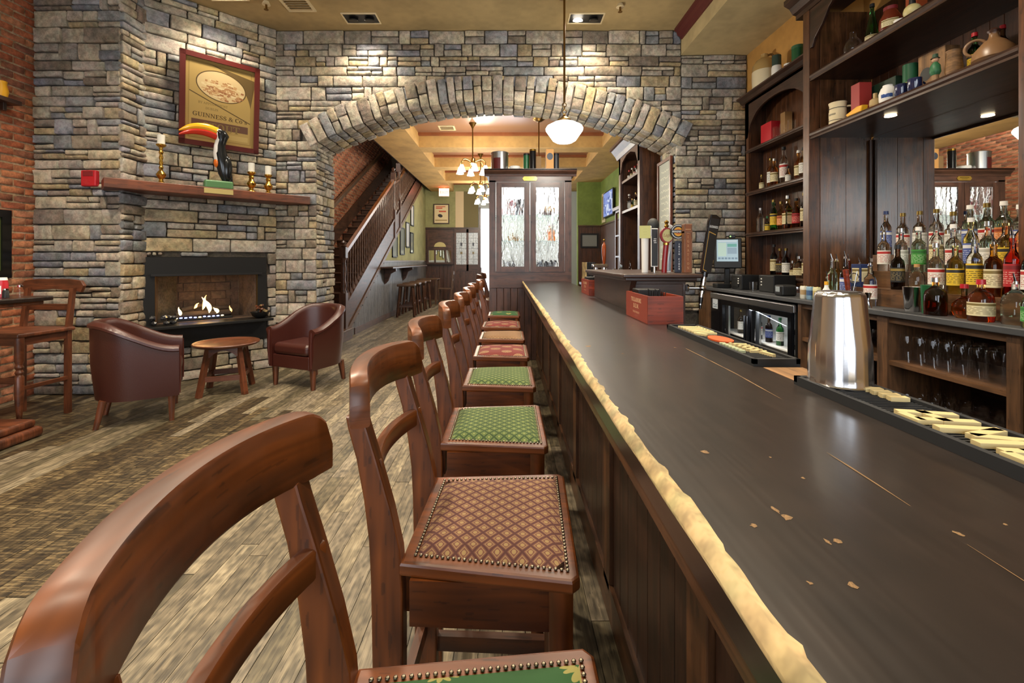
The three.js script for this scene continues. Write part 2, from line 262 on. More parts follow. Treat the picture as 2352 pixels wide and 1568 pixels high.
// ---- left brick wall: the nearest bricks singly
const brickGeos = [0, 1, 2, 3].map(() => stoneGeo(0.203, 0.062, 0.008, 0.004)), brickHalf = [0, 1].map(() => stoneGeo(0.098, 0.062, 0.008, 0.004));
{
  const w = struct('wall_left', [XL, 0, PZ], PI / 2);
  mesh('backing', box2(-9, 0.2, -0.02, 4.5, -0.25, 0), M.brickMortar, w);
  for (let r = 0; r * 0.0735 < CEIL - 0.06; r++) {
    let u = -0.004;
    if (r % 2) { mesh('brick', pick(brickHalf), pick(brickMats), w, [u - 0.098, r * 0.0735 + 0.005, rr(-0.002, 0.002)]); u -= 0.1085; }
    for (let c = 0; c < 5 - r % 2; c++, u -= 0.2135) mesh('brick', pick(brickGeos), pick(brickMats), w, [u - 0.203, r * 0.0735 + 0.005, rr(-0.002, 0.002)]);
  }
}
// ---- other walls, ceiling, soffit, crown
slab('wall_right', box2(XR, XR + 0.4, 0, 4.5, -4.16, ZA), M.yellow); slab('wall_right_near', box2(XR + 0.2, XR + 0.4, 0, 4.5, ZF, -4.16), M.yellow);
{
  const fw = struct('wall_front', [0, 0, ZF]);
  const wx = [[-3.75, -1.45], [-0.25, 2.05]], y0 = 0.7, y1 = 3.4, wallM = std(0x9c7a55, 0.85);
  mesh('panel', [box2(XL - 0.2, XR + 0.4, 0, y0, 0, 0.2), box2(XL - 0.2, XR + 0.4, y1, 4.5, 0, 0.2), box2(XL - 0.2, wx[0][0], y0, y1, 0, 0.2), box2(wx[0][1], wx[1][0], y0, y1, 0, 0.2), box2(wx[1][1], XR + 0.4, y0, y1, 0, 0.2)], wallM, fw);
  wx.forEach(([a, b], i) => {
    const w = struct('window_' + (i + 1), [0, 0, ZF]); const day = lamp([0.86, 0.93, 1.0], 4.0);  // glowing panes out of view, standing for daylight from behind the camera
    mesh('pane', box2(a, b, y0, y1, 0.06, 0.07), day, w);
    mesh('frame', [box2(a, b, y0, y0 + 0.06, 0, 0.05), box2(a, b, y1 - 0.06, y1, 0, 0.05), box2(a, a + 0.06, y0, y1, 0, 0.05), box2(b - 0.06, b, y0, y1, 0, 0.05), box2((a + b) / 2 - 0.03, (a + b) / 2 + 0.03, y0, y1, 0, 0.05), box2(a, b, 2.35, 2.41, 0, 0.05)], M.backDark, w);
  });
}
slab('ceiling', box2(XL - 0.2, XR + 0.4, CEIL, CEIL + 0.2, ZF, ZA), M.ceiling);
slab('ceiling_soffit', box2(2.2, XR + 0.21, 3.95, CEIL, ZF, ZA + 0.01), M.soffit);
{
  const p = [[0, 0], [0, -0.13], [0.02, -0.13], [0.03, -0.1], [0.06, -0.085], [0.075, -0.04], [0.1, -0.03], [0.1, 0]];
  const g = prism(p.map(([a, b]) => [-a, b]), 9.35); mesh('trim_1', mv(g, 2.2, CEIL, ZA + 0.06), M.crown).userData.kind = 'structure';
}

// ================================================================ ceiling fittings
const WARM = new THREE.Color(1.0, 0.86, 0.66);
function spot(x, y, z, tx, ty, tz, color, intensity, angle, radius = 2, penumbra = 0.8) {
  const l = new THREE.SpotLight(color, intensity, 0, angle, penumbra, 2); l.position.set(x, y, z); l.target.position.set(tx, ty, tz); l.castShadow = true; l.shadow.radius = radius; scene.add(l, l.target); return l;
}
function point(x, y, z, color, intensity, radius = 1) { const l = new THREE.PointLight(color, intensity, 0, 2); l.position.set(x, y, z); l.castShadow = true; l.shadow.radius = radius; scene.add(l); return l; }
const lampOn = lamp([1, 0.9, 0.74], 14), lampDim = std(0x33312c, 0.3);
function recessed(x, z, label, lit, power) {
  const t = thing('recessed_light', label, 'light', [x, CEIL, z], 0, 'twin recessed ceiling lights');
  mesh('trim', [box2(-0.21, 0.21, -0.012, 0, -0.12, -0.105), box2(-0.21, 0.21, -0.012, 0, 0.105, 0.12), box2(-0.21, -0.195, -0.012, 0, -0.105, 0.105), box2(0.195, 0.21, -0.012, 0, -0.105, 0.105)], M.cream, t);
  mesh('housing', box2(-0.195, 0.195, -0.004, -0.001, -0.105, 0.105), M.black, t);
  for (const s of [-1, 1]) { const on = lit === 2 || (lit === 1 && s < 0); const b = mesh('bulb', lathe([[0, 0.0], [0.035, 0.004], [0.055, 0.018], [0.058, 0.03], [0, 0.032]], 20).rotateX(PI), on ? lampOn : lampDim, t, [s * 0.095, -0.002, 0.0], [0.25, 0, 0]); }
  if (power) spot(x, CEIL - 0.05, z, x, 0, z + 0.2, WARM, power, 1.2, 3, 1);
}
const RP = 15, RI = 42;
recessed(-1.76, -5.5, 'recessed ceiling light with two dark lamps above left half of stone arch', 0, RP);  // its lamps are dark; an unseen spot here lights the arch wall
recessed(0.94, -5.5, 'recessed ceiling light with one glowing lamp beside the pendant rod', 1, RP * 0.9);
recessed(-3.1, -5.0, 'recessed ceiling light above the slanting fireplace wall', 2, RP);
for (const [x, z, label] of [[-3.1, -2.9, 'recessed ceiling light above the pub table side, out of the picture'], [-1.3, -2.9, 'recessed ceiling light above the open plank floor, out of the picture'], [-3.1, -0.6, 'recessed ceiling light out of view, lighting the left of the aisle'], [-1.3, -0.6, 'recessed ceiling light out of view, lighting the middle of the aisle'], [0.94, -2.7, 'recessed ceiling light above the beer taps, out of the picture'], [0.94, -0.4, 'recessed ceiling light out of view, lighting the near end of the bar']]) recessed(x, z, label, 2, z > -1 ? RI * 0.3 : RI);  // six fittings out of view, placed to light the room evenly
function vent(x, y, z, label) {
  const t = thing('ceiling_vent', label, 'vent', [x, y, z], 0, 'square ceiling vents');
  mesh('frame', [box2(-0.16, 0.16, -0.015, 0, -0.16, -0.13), box2(-0.16, 0.16, -0.015, 0, 0.13, 0.16), box2(-0.16, -0.13, -0.015, 0, -0.13, 0.13), box2(0.13, 0.16, -0.015, 0, -0.13, 0.13)], M.cream, t);
  for (let i = 0; i < 6; i++) mesh('slat', mv(box(0.26, 0.003, 0.035), 0, -0.008, -0.11 + i * 0.044, 0, 0.5), M.cream, t);
}
vent(-2.39, CEIL, -5.18, 'square slatted vent in tan ceiling left of the arch');
function sprinkler(x, z, label) { const t = thing('sprinkler', label, 'sprinkler', [x, CEIL, z], 0, 'ceiling sprinklers'); mesh('cup', cyl(0.045, 0.03, 0.035, 0, -0.035, 0), M.cream, t); mesh('stem', cyl(0.012, 0.012, 0.05, 0, -0.085, 0), M.oldBrass, t); mesh('deflector', cyl(0.025, 0.025, 0.004, 0, -0.092, 0), M.oldBrass, t); }
sprinkler(-2.72, -5.15, 'small white ceiling sprinkler left of the arch'); sprinkler(1.28, -5.2, 'small white ceiling sprinkler right of the pendant lamp');
// schoolhouse pendant
function pendant(x, z, ceil, yc, r, label, k) {
  const t = thing('pendant_lamp', label, 'lamp', [x, yc, z], 0, 'schoolhouse pendant lamps');
  const globe = mesh('lamp_shade', lathe([[0.001, -0.62 * r], [0.45 * r, -0.6 * r], [0.62 * r, -0.5 * r], [0.98 * r, 0.02 * r], [1.0 * r, 0.12 * r], [0.93 * r, 0.24 * r], [0.6 * r, 0.42 * r], [0.36 * r, 0.5 * r], [0.34 * r, 0.56 * r]], 36), lamp([1.0, 0.96, 0.86], k), t);
  mesh('fitter', lathe([[0.37 * r, 0.5 * r], [0.39 * r, 0.58 * r], [0.3 * r, 0.66 * r], [0.16 * r, 0.74 * r], [0.08 * r, 0.86 * r], [0.05 * r, 0.9 * r]], 24), M.oldBrass, t);
  for (let i = 0; i < 3; i++) mesh('chain_link', new THREE.TorusGeometry(0.022, 0.005, 6, 14).rotateY(i % 2 ? PI / 2 : 0).translate(0, 0.9 * r + 0.025 + i * 0.038, 0), M.oldBrass, t);
  mesh('rod', cyl(0.012, 0.012, ceil - yc - 0.9 * r - 0.15, 0, 0.9 * r + 0.13, 0, 10), M.oldBrass, t);
  mesh('canopy', lathe([[0.012, ceil - yc - 0.06], [0.05, ceil - yc - 0.05], [0.11, ceil - yc - 0.015], [0.12, ceil - yc]], 24), M.oldBrass, t);
  point(x, yc - 0.02, z, new THREE.Color(1, 0.93, 0.8), 6, 5);
}
pendant(0.62, -5.0, CEIL, 2.76, 0.205, 'white schoolhouse globe pendant hanging in front of the stone arch', 6);

// ================================================================ the bar
const BX0 = 0.19, BX1 = 0.77, BY = 1.07, BZ1 = -6.14;
{
  const t = thing('bar_counter', 'long dark wooden bar counter with worn pale front edge', 'bar counter', [0, 0, 0]);
  const top = mesh('counter_top', wuv(prism([[BX0 + 0.004, 1.022], [BX1, 1.022], [BX1, BY], [BX0 + 0.013, BY], [BX0 + 0.004, BY - 0.011]], 7.0), 'z').translate(0, 0, BZ1), M.barTop, t);
  // wear along the front edge: bare wood of ragged width
  const n1 = vnoise(41, 60, 1), n2 = vnoise(42, 210, 1), P = [], I = [], UV = [], N = 520;
  for (let i = 0; i <= N; i++) {
    const z = 0.72 + (BZ1 - 0.72) * Math.pow(i / N, 1.5), q = (z + 8) / 9, far = sstep(-2.2, -4.6, z), k = lerp(1, 0.35, far);
    const wi = 0.0098 + (0.0005 + 0.0075 * n1(q, 0) + 0.0055 * n2(q, 0) + (n2(q * 1.7, 0) > 0.66 ? 0.004 : 0)) * k, hl = (0.001 + 0.007 * n1(q * 1.31 + 0.3, 0)) * lerp(1, 0.5, far), dip = 0.0022 * n2(q * 2.3, 0);
    P.push(BX0 + 0.004 + wi, BY + 0.0003, z, BX0 + 0.0125, BY + 0.0012 - dip * 0.3, z, BX0 + 0.003, BY - 0.0105, z, BX0 + 0.0026, BY - 0.012 - hl, z);
    for (let c = 0; c < 4; c++) UV.push(z * 1.3, c * 0.02);
    if (i < N) for (let c = 0; c < 3; c++) { const a = i * 4 + c; I.push(a, a + 1, a + 4, a + 1, a + 5, a + 4); }
  }
  const g = new THREE.BufferGeometry(); g.setAttribute('position', new THREE.Float32BufferAttribute(P, 3)); g.setAttribute('uv', new THREE.Float32BufferAttribute(UV, 2)); g.setIndex(I); g.computeVertexNormals();
  mesh('worn_edge', g, std(0xcbb484, 0.75, { map: texStone, bumpMap: texStoneBump, bumpScale: 0.002 }), top).userData.label = 'pale bare wood along the chipped edge';
  const chipM = std(0xa98558, 0.75, { map: texOld });
  for (const [x, z, r] of [[0.287, 0.667, 0.0095], [0.26, 0.482, 0.0055], [0.318, 0.455, 0.0043], [0.328, 0.455, 0.0048], [0.379, 0.587, 0.0039], [0.373, 0.649, 0.0031], [0.297, 0.393, 0.0045], [0.262, 0.396, 0.003], [0.461, 0.468, 0.004], [0.527, 0.484, 0.0032], [0.262, 1.485, 0.0127], [0.344, 1.367, 0.0052], [0.535, 1.463, 0.0056], [0.536, 1.96, 0.0056], [0.3, 0.512, 0.006], [0.304, 0.497, 0.007]])
    { const g = new THREE.CircleGeometry(r * 0.85, 11), p = g.attributes.position; for (let i = 1; i < p.count - 1; i++) { const k = rr(0.6, 1.25); p.setXY(i, p.getX(i) * k, p.getY(i) * k); } p.setXY(p.count - 1, p.getX(1), p.getY(1)); mesh('chip', g.rotateX(-PI / 2).scale(rr(0.6, 1), 1, rr(0.7, 1.7)).rotateY(rr(-0.6, 0.6)).translate(x, BY + 0.0003, -z), chipM, top); }
  const scratch = (pts, w) => { const P = [], I = []; pts.forEach(([x, z], i) => { const k = w * (i === 0 || i === pts.length - 1 ? 0.3 : 1) * rr(0.7, 1.3); P.push(x - k, BY + 0.0005, -z, x + k, BY + 0.0005, -z); if (i) { const a = i * 2; I.push(a - 2, a - 1, a, a - 1, a + 1, a); } }); const g = new THREE.BufferGeometry(); g.setAttribute('position', new THREE.Float32BufferAttribute(P, 3)); g.setIndex(I); g.computeVertexNormals(); mesh('scratch', wuv(g, 'z'), chipM, top); };
  scratch([[0.564, 1.45], [0.5635, 1.3], [0.562, 1.126], [0.556, 1.02], [0.551, 0.919]], 0.0018); scratch([[0.464, 0.665], [0.463, 0.62], [0.461, 0.573], [0.458, 0.52]], 0.0014); scratch([[0.452, 0.45], [0.45, 0.39]], 0.0014);
  mesh('bare_patch', [box2(0.665, 0.768, BY + 0.0003, BY + 0.0006, -1.19, -1.05, 'z')], M.plank, top);
  mesh('moulding', [box2(BX0 + 0.012, BX0 + 0.05, 0.99, 1.022, 0.8, BZ1), box2(0.37, 0.4, 0.93, 1.022, 0.8, BZ1)], M.barEdge, t);
  mesh('nosing', wuv(tube([[BX0 + 0.012, 1.02, 0.8], [BX0 + 0.012, 1.02, -2], [BX0 + 0.012, 1.02, BZ1]], 0.0045, 40, 6), 'z'), M.stool, t);
  mesh('body', box2(0.41, 0.74, 0, 1.022, 0.8, BZ1, 'y'), M.barDie, t);
  for (let z = 0.7, k = 0; z > BZ1 + 0.05; z -= 0.105, k++) { if (k % 8 === 7) mesh('stile', rbox(0.03, 0.86, 0.1, 0.004, 0.395, 0.53, z - 0.05, 'y'), M.barEdge, t); else mesh('board', rbox(0.014, 0.84, 0.1035, 0.004, 0.403, 0.53, z - 0.052, 'y'), M.barDie, t); }
  mesh('base_board', [box2(0.38, 0.41, 0, 0.13, 0.8, BZ1)], M.barEdge, t);
}

// ---------------------------------------------------------------- bar stools
const off = (t, [x, y]) => { t.offset.set(x, y); return t; };
const fabric = {
  diamond: (bg, line, dot) => canvasTex(256, 256, (c) => { c.fillStyle = bg; c.fillRect(0, 0, 256, 256); const dm = (x, y, r, s, w) => { c.beginPath(); c.moveTo(x, y - r); c.lineTo(x + r, y); c.lineTo(x, y + r); c.lineTo(x - r, y); c.closePath(); if (w) { c.strokeStyle = s; c.lineWidth = w; c.stroke(); } else { c.fillStyle = s; c.fill(); } }; for (let i = -1; i < 3; i++) for (let j = -1; j < 5; j++) { const x = i * 128 + (j % 2 ? 64 : 0) , y = j * 64; dm(x, y, 64, line, 15); dm(x, y, 38, dot, 5); c.fillStyle = dot; c.beginPath(); c.ellipse(x, y, 17, 17, 0, 0, 7); c.fill(); } }, true),
  medallion: () => canvasTex(256, 256, (c) => { c.fillStyle = '#8c2f27'; c.fillRect(0, 0, 256, 256); const md = (x, y) => { c.fillStyle = '#c9a878'; c.beginPath(); c.ellipse(x, y, 58, 50, 0, 0, 7); c.fill(); c.strokeStyle = '#93523c'; c.lineWidth = 4; for (let r = 14; r < 54; r += 13) { c.beginPath(); c.ellipse(x, y, r * 1.1, r * 0.92, 0, 0, 7); c.stroke(); } for (let a = 0; a < 12; a++) { c.beginPath(); c.moveTo(x + 16 * Math.cos(a * 0.524), y + 14 * Math.sin(a * 0.524)); c.lineTo(x + 54 * Math.cos(a * 0.524), y + 46 * Math.sin(a * 0.524)); c.stroke(); } }; for (const [x, y] of [[64, 64], [192, 192], [-64, 192], [320, 64], [64, 320], [192, -64]]) md(x, y); }, true),
  damask: () => canvasTex(512, 512, (c) => { c.fillStyle = '#2f6a2c'; c.fillRect(0, 0, 512, 512); c.strokeStyle = c.fillStyle = '#c2b866'; const motif = (X, Y) => { for (let s = -1; s <= 1; s += 2) for (let i = 0; i < 5; i++) { c.save(); c.translate(X, Y + 60); c.rotate(s * (0.25 + i * 0.38)); c.beginPath(); c.ellipse(0, -74 + i * 9, 13, 40 - i * 4, s * 0.3, 0, 7); c.fill(); c.restore(); } c.beginPath(); c.ellipse(X, Y - 10, 12, 50, 0, 0, 7); c.fill(); c.lineWidth = 7; for (let s = -1; s <= 1; s += 2) { c.beginPath(); c.arc(X + s * 44, Y + 68, 24, 0, 5); c.stroke(); c.beginPath(); c.arc(X + s * 20, Y + 92, 16, 1, 6); c.stroke(); } }; for (const [x, y] of [[128, 128], [384, 384], [384, -128], [128, 640]]) motif(x, y); }, true),
};
const fab = (t, r, tint = 0xbdb8b2, o = [0, 0]) => phys(tint, 0.85, { map: off(rep(t, r, r), o), bumpMap: off(rep(t, r, r), o), bumpScale: 0.0006, sheen: 0.3, sheenRoughness: 0.6, sheenColor: new THREE.Color(0.5, 0.5, 0.5) });
const seatFab = { brown: fab(fabric.diamond('#8a5744', '#5f2d24', '#bb9c68'), 15), green: fab(fabric.diamond('#4f7330', '#39541f', '#a3b064'), 15), red: fab(fabric.medallion(), 7), damask: fab(fabric.damask(), 5, 0xb4b4b4, [0.5, 0.575]), tan: fab(fabric.diamond('#a37a52', '#875f3f', '#c3a06d'), 20) };
const stoolGeo = (() => {
  const o = {}, seatPts = [[-0.172, -0.178], [0.16, -0.213], [0.175, -0.198], [0.175, 0.198], [0.16, 0.213], [-0.172, 0.178]];
  o.seat = wuv(prism(seatPts.map(([x, z]) => [x, -z]), 0.027, 0.006).rotateX(-PI / 2), 'x').translate(0, 0.733, 0);
  // cushion: domed, set in from the rim
  const P = [], UV = [], I = [], n = 14; for (let j = 0; j <= n; j++) for (let i = 0; i <= n; i++) { const s = i / n * 2 - 1, t = j / n * 2 - 1, x = lerp(-0.142, 0.149, (s + 1) / 2), hw = lerp(0.151, 0.182, (s + 1) / 2), e = (1 - Math.pow(Math.abs(s), 6)) * (1 - Math.pow(Math.abs(t), 6)); P.push(x, 0.76 + 0.02 * Math.pow(Math.max(e, 0), 0.5) * (0.75 + 0.25 * (1 - s * s) * (1 - t * t)), t * hw); UV.push(x, t * hw); }
  for (let j = 0; j < n; j++) for (let i = 0; i < n; i++) { const a = j * (n + 1) + i; I.push(a, a + n + 1, a + 1, a + 1, a + n + 1, a + n + 2); }
  const cg = new THREE.BufferGeometry(); cg.setAttribute('position', new THREE.Float32BufferAttribute(P, 3)); cg.setAttribute('uv', new THREE.Float32BufferAttribute(UV, 2)); cg.setIndex(I); cg.computeVertexNormals(); o.cushion = cg;
  const nails = [], edge = (a, b, k) => { for (let i = 0; i < k; i++) nails.push(sph(0.0038, lerp(a[0], b[0], i / k), 0.7625, lerp(a[1], b[1], i / k), 1, 0.75, 1, 6)); };
  edge([-0.146, -0.155], [0.153, -0.186], 27); edge([0.153, -0.186], [0.153, 0.186], 33); edge([0.153, 0.186], [-0.146, 0.155], 27); edge([-0.146, 0.155], [-0.146, -0.155], 28); o.nails = merge(nails);
  o.aprons = [box2(-0.15, 0.145, 0.645, 0.733, -0.188, -0.168, 'x'), box2(-0.15, 0.145, 0.645, 0.733, 0.168, 0.188, 'x'), box2(0.14, 0.16, 0.645, 0.733, -0.17, 0.17, 'z'), box2(-0.18, -0.16, 0.645, 0.733, -0.15, 0.15, 'z')];
  o.leg = wuv(new THREE.CylinderGeometry(0.032, 0.026, 0.735, 4).rotateY(PI / 4).translate(0, 0.3675, 0), 'y');
  // rear post, sabre shaped, foot to crest
  const f = [[-0.168, 0], [-0.166, 0.4], [-0.166, 0.7], [-0.172, 0.78], [-0.19, 0.86], [-0.216, 0.95], [-0.238, 1.02], [-0.244, 1.042]], b = [[-0.28, 1.042], [-0.276, 1.02], [-0.259, 0.96], [-0.244, 0.88], [-0.234, 0.8], [-0.23, 0.72], [-0.224, 0.4], [-0.234, 0]];
  o.post = prism([...f, ...b], 0.036, 0.004, 'y').translate(0, 0, -0.018);
  // curved rails: section swept across the back
  const sweep = (ztop, N, xf, yT, yB, th) => { const P = [], I = []; const ring = 10; for (let i = 0; i <= N; i++) { const s = i / N * 2 - 1, z = s * ztop, x = xf(s), T = yT(s), B = yB(s), c = Math.min(0.006, th / 2.2), dx = (xf(s + 0.01) - xf(s - 0.01)) / (0.02 * ztop), nx = 1 / Math.hypot(1, dx), nz = -dx * nx; [[-th / 2, B + c], [-th / 2, T - c], [-th / 2 + c * 0.4, T - c * 0.35], [0, T], [th / 2 - c * 0.4, T - c * 0.35], [th / 2, T - c], [th / 2, B + c], [th / 2 - c * 0.4, B + c * 0.35], [0, B], [-th / 2 + c * 0.4, B + c * 0.35]].forEach(([a, y]) => P.push(x + a * nx, y, z + a * nz)); if (i < N) for (let k = 0; k < ring; k++) { const a = i * ring + k, q = i * ring + (k + 1) % ring; I.push(a, q, a + ring, q, q + ring, a + ring); } } const cap = (i, flip) => { for (let k = 1; k < ring - 1; k++) { const a = i * ring; flip ? I.push(a, a + k + 1, a + k) : I.push(a, a + k, a + k + 1); } }; cap(0, true); cap(N, false); const g = new THREE.BufferGeometry(); g.setAttribute('position', new THREE.Float32BufferAttribute(P, 3)); g.setIndex(I); return wuv(toCreasedNormals(g, 0.6), 'z'); };
  const bend = (d) => (s) => -0.236 - d * (1 - s * s);
  o.crest = sweep(0.215, 40, bend(0.052), (s) => { const e = Math.max(0, Math.abs(s) - 0.8) / 0.2; return 1.138 - 0.01 * s * s - 0.05 * (1 - Math.sqrt(Math.max(0, 1 - e * e))); }, (s) => { const a = Math.abs(s), e = Math.max(0, a - 0.83) / 0.17; return 1.043 - 0.016 * a * a + (e > 0 ? 0.006 * e : 0); }, 0.036);
  o.rail = sweep(0.165, 20, (s) => -0.222 - 0.03 * (1 - s * s), () => 0.955, () => 0.908, 0.022);
  o.stretch = [rod([-0.2, 0.25, -0.17], [0.14, 0.25, -0.178], 0.014), rod([-0.2, 0.25, 0.17], [0.14, 0.25, 0.178], 0.014)].map((g) => g);
  o.stretchers = [box2(-0.19, 0.14, 0.3, 0.34, -0.182, -0.16, 'x'), box2(-0.19, 0.14, 0.3, 0.34, 0.16, 0.182, 'x'), box2(0.128, 0.158, 0.21, 0.25, -0.175, 0.175, 'z'), box2(-0.21, -0.19, 0.36, 0.4, -0.16, 0.16, 'z')];
  return o;
})();
const nailM = std(0x7c7362, 0.35, { metalness: 1 });
function barStool(x, z, turn, fabricMat, label) {
  const t = thing('bar_stool', label, 'stool', [x, 0, z], turn, 'wooden bar stools along the bar'), g = stoolGeo;
  mesh('seat', g.seat, M.stool, t); mesh('cushion', g.cushion, fabricMat, t); stuff(mesh('nail_trim', g.nails, nailM, t));
  g.aprons.forEach((a) => mesh('apron', a, M.stool, t));
  for (const s of [-1, 1]) { mesh('leg', g.leg, M.stool, t, [0.14, 0, s * 0.178]); mesh('back_post', g.post, M.stool, t, [0, 0, s * 0.16]); }
  mesh('crest_rail', g.crest, M.stool, t); mesh('back_rail', g.rail, M.stool, t); g.stretchers.forEach((a) => mesh('stretcher', a, M.stoolDark, t));
  return t;
}
barStool(-0.045, -0.485, 0, seatFab.damask, 'wooden bar stool with green damask seat, nearest at the bar');
barStool(-0.03, -1.06, -0.05, seatFab.brown, 'wooden bar stool with brown diamond seat, second along the bar');
barStool(-0.045, -1.655, 0, seatFab.green, 'bar stool with green diamond seat, just beyond the brown diamond one');
barStool(-0.042, -2.33, 0, seatFab.green, 'bar stool with green diamond seat, just before the red medallion one');
barStool(-0.042, -2.98, 0, seatFab.red, 'bar stool with red medallion seat, nearer of the two red ones');
barStool(-0.045, -3.59, 0, seatFab.tan, 'bar stool with plain tan seat between the two red ones');
barStool(-0.06, -4.21, 0, seatFab.red, 'bar stool with red medallion seat, farther of the two red ones');
barStool(-0.04, -5.04, 0, seatFab.damask, 'bar stool with green damask seat, last before the glazed cabinet');
barStool(-0.17, -6.95, 0.1, seatFab.tan, 'bar stool half hidden just past the left side of the glazed cabinet');
barStool(-0.16, -8.0, 0.1, seatFab.tan, 'farthest bar stool, glimpsed beyond the glazed cabinet');

// ---------------------------------------------------------------- glazed cabinet at the end of the bar
{
  const CZ = -6.16, D = 0.46, x0 = -0.25, x1 = 0.86;
  const t = thing('glazed_cabinet', 'tall dark wooden cabinet with two wavy glass doors at the bar end', 'cabinet', [0, 0, CZ]);
  mesh('side_panel', box2(x0, x0 + 0.03, 0, 2.5, 0, -D, 'y'), M.cabinet, t); mesh('side_panel', box2(x1 - 0.03, x1, 0, 2.5, 0, -D, 'y'), M.cabinet, t);
  mesh('back_panel', box2(x0 + 0.03, x1 - 0.03, 0, 2.48, -D + 0.015, -D, 'y'), std(0xd8d5cc, 0.6), t);
  mesh('top', box2(x0, x1, 2.47, 2.5, 0, -D, 'x'), M.cabinet, t);
  mesh('cornice', wuv(prism([[0, 0], [0, -0.09], [0.012, -0.09], [0.02, -0.06], [0.05, -0.03], [0.065, -0.012], [0.065, 0]].map(([a, b]) => [a, b]), x1 - x0 + 0.13).rotateY(-PI / 2), 'x').translate(x1 + 0.065, 2.565, 0), M.cabinet, t);
  mesh('cornice', [box2(x0 - 0.065, x1 + 0.065, 2.55, 2.57, 0.065, -D, 'x'), box2(x0 - 0.03, x0, 2.475, 2.55, 0, -D, 'z'), box2(x1, x1 + 0.03, 2.475, 2.55, 0, -D, 'z')], M.cabinet, t);
  mesh('frieze', box2(x0, x1, 2.4, 2.49, 0.004, -0.02, 'x'), M.cabinet, t);
  mesh('stile', box2(x0, x0 + 0.09, 1.0, 2.42, 0.004, -0.02, 'y'), M.cabinet, t); mesh('stile', box2(x1 - 0.09, x1, 1.0, 2.42, 0.004, -0.02, 'y'), M.cabinet, t);
  mesh('bottom_rail', [box2(x0, x1, 0.975, 1.18, 0.006, -0.02, 'x')], M.cabinet, t); mesh('bottom', box2(x0, x1, 1.17, 1.19, 0, -D, 'x'), M.cabinet, t);
  for (let x = x0 + 0.01; x < x1 - 0.02; x += 0.0935) mesh('board', rbox(0.09, 0.97, 0.02, 0.004, x + 0.046, 0.487, -0.012, 'y'), M.cabinet, t);
  const paneM = phys(0xffffff, 0.0, { transmission: 1, thickness: 0.004, ior: 1.5, bumpMap: rep(texWaves, 1.0, 2.2), bumpScale: 0.005 });
  for (const [a, b] of [[x0 + 0.095, 0.297], [0.305, x1 - 0.095]]) {
    const d = mesh('door', [box2(a, a + 0.075, 1.19, 2.395, 0.012, -0.012, 'y'), box2(b - 0.075, b, 1.19, 2.395, 0.012, -0.012, 'y'), box2(a + 0.075, b - 0.075, 1.19, 1.262, 0.012, -0.012, 'x'), box2(a + 0.075, b - 0.075, 2.33, 2.395, 0.012, -0.012, 'x')], M.cabinet, t);
    mesh('pane', wuv(new THREE.BoxGeometry(b - a - 0.15, 1.07, 0.005), 'y').translate((a + b) / 2, 1.796, 0), paneM, d);
  }
  mesh('keyhole', cyl(0.008, 0.008, 0.004, 0, 0, 0, 10).rotateX(PI / 2).translate(0.32, 1.86, 0.014), M.black, t);
  for (const y of [1.6, 1.95]) mesh('shelf', box2(x0 + 0.03, x1 - 0.03, y, y + 0.012, -0.06, -D + 0.02, 'x'), phys(0xe8f2ee, 0.1, { transmission: 0.6, thickness: 0 }), t);
  for (const [x, y, w] of [[x0 + 0.3, 2.45, 0.34], [x0 + 0.81, 2.45, 0.34]]) { mesh('unseen_strip_light', box2(x - w / 2, x + w / 2, y, y + 0.012, -0.1, -0.13), lamp([0.92, 0.97, 1.0], 7), t); rectLight(x, CZ * 0 + y - 0.006, CZ - 0.115, w, 0.03, [0.0, -1, -0.4], new THREE.Color(0.93, 0.97, 1), 150); }  // strips out of view behind the frame, lighting the cabinet inside
  for (const x of [x0 + 0.045, x1 - 0.045]) { mesh('unseen_strip_light', box2(x - 0.008, x + 0.008, 1.25, 2.4, -0.05, -0.07), lamp([0.92, 0.97, 1.0], 5), t); rectLight(x + (x < 0.3 ? 0.012 : -0.012), 1.82, CZ - 0.075, 0.02, 1.1, [x < 0.3 ? 0.7 : -0.7, 0, -1], new THREE.Color(0.93, 0.97, 1), 90); }
  const plq = canvasTex(256, 64, (c) => { c.fillStyle = '#c9a64c'; c.fillRect(0, 0, 256, 64); c.fillStyle = '#5c4514'; for (let i = 0; i < 16; i++) { c.fillRect(48 + i * 10, 14, 6, 14); if (i > 2 && i < 13) c.fillRect(48 + i * 10, 38, 6, 8); } });
  const hex = prism([[-0.1, 0], [-0.08, 0.028], [0.08, 0.028], [0.1, 0], [0.08, -0.028], [-0.08, -0.028]], 0.006); const uv = hex.attributes.uv; for (let i = 0; i < uv.count; i++) uv.setXY(i, hex.attributes.position.getX(i) / 0.2 + 0.5, hex.attributes.position.getY(i) / 0.056 + 0.5);
  mesh('plaque', hex, std(0xffffff, 0.3, { map: plq, metalness: 0.7 }), t, [0.3, 2.445, 0.008]).userData.label = 'small brass plaque';
  // what stands inside
  const put = (name, label, cat, x, y, z, build) => { const o = thing(name, label, cat, [x, y, CZ + z]); build(o); return o; };
  put('book', 'dark red book leaning on the cabinet middle shelf', 'book', 0.045, 1.962, -0.2, (o) => mesh('cover', rbox(0.03, 0.2, 0.14, 0.003).rotateZ(-0.18).translate(0, 0.105, 0), M.redDark, o));
  put('book', 'black book beside the red book in the cabinet', 'book', 0.15, 1.962, -0.2, (o) => mesh('cover', rbox(0.1, 0.23, 0.03, 0.003, 0, 0.116, 0), M.black, o));
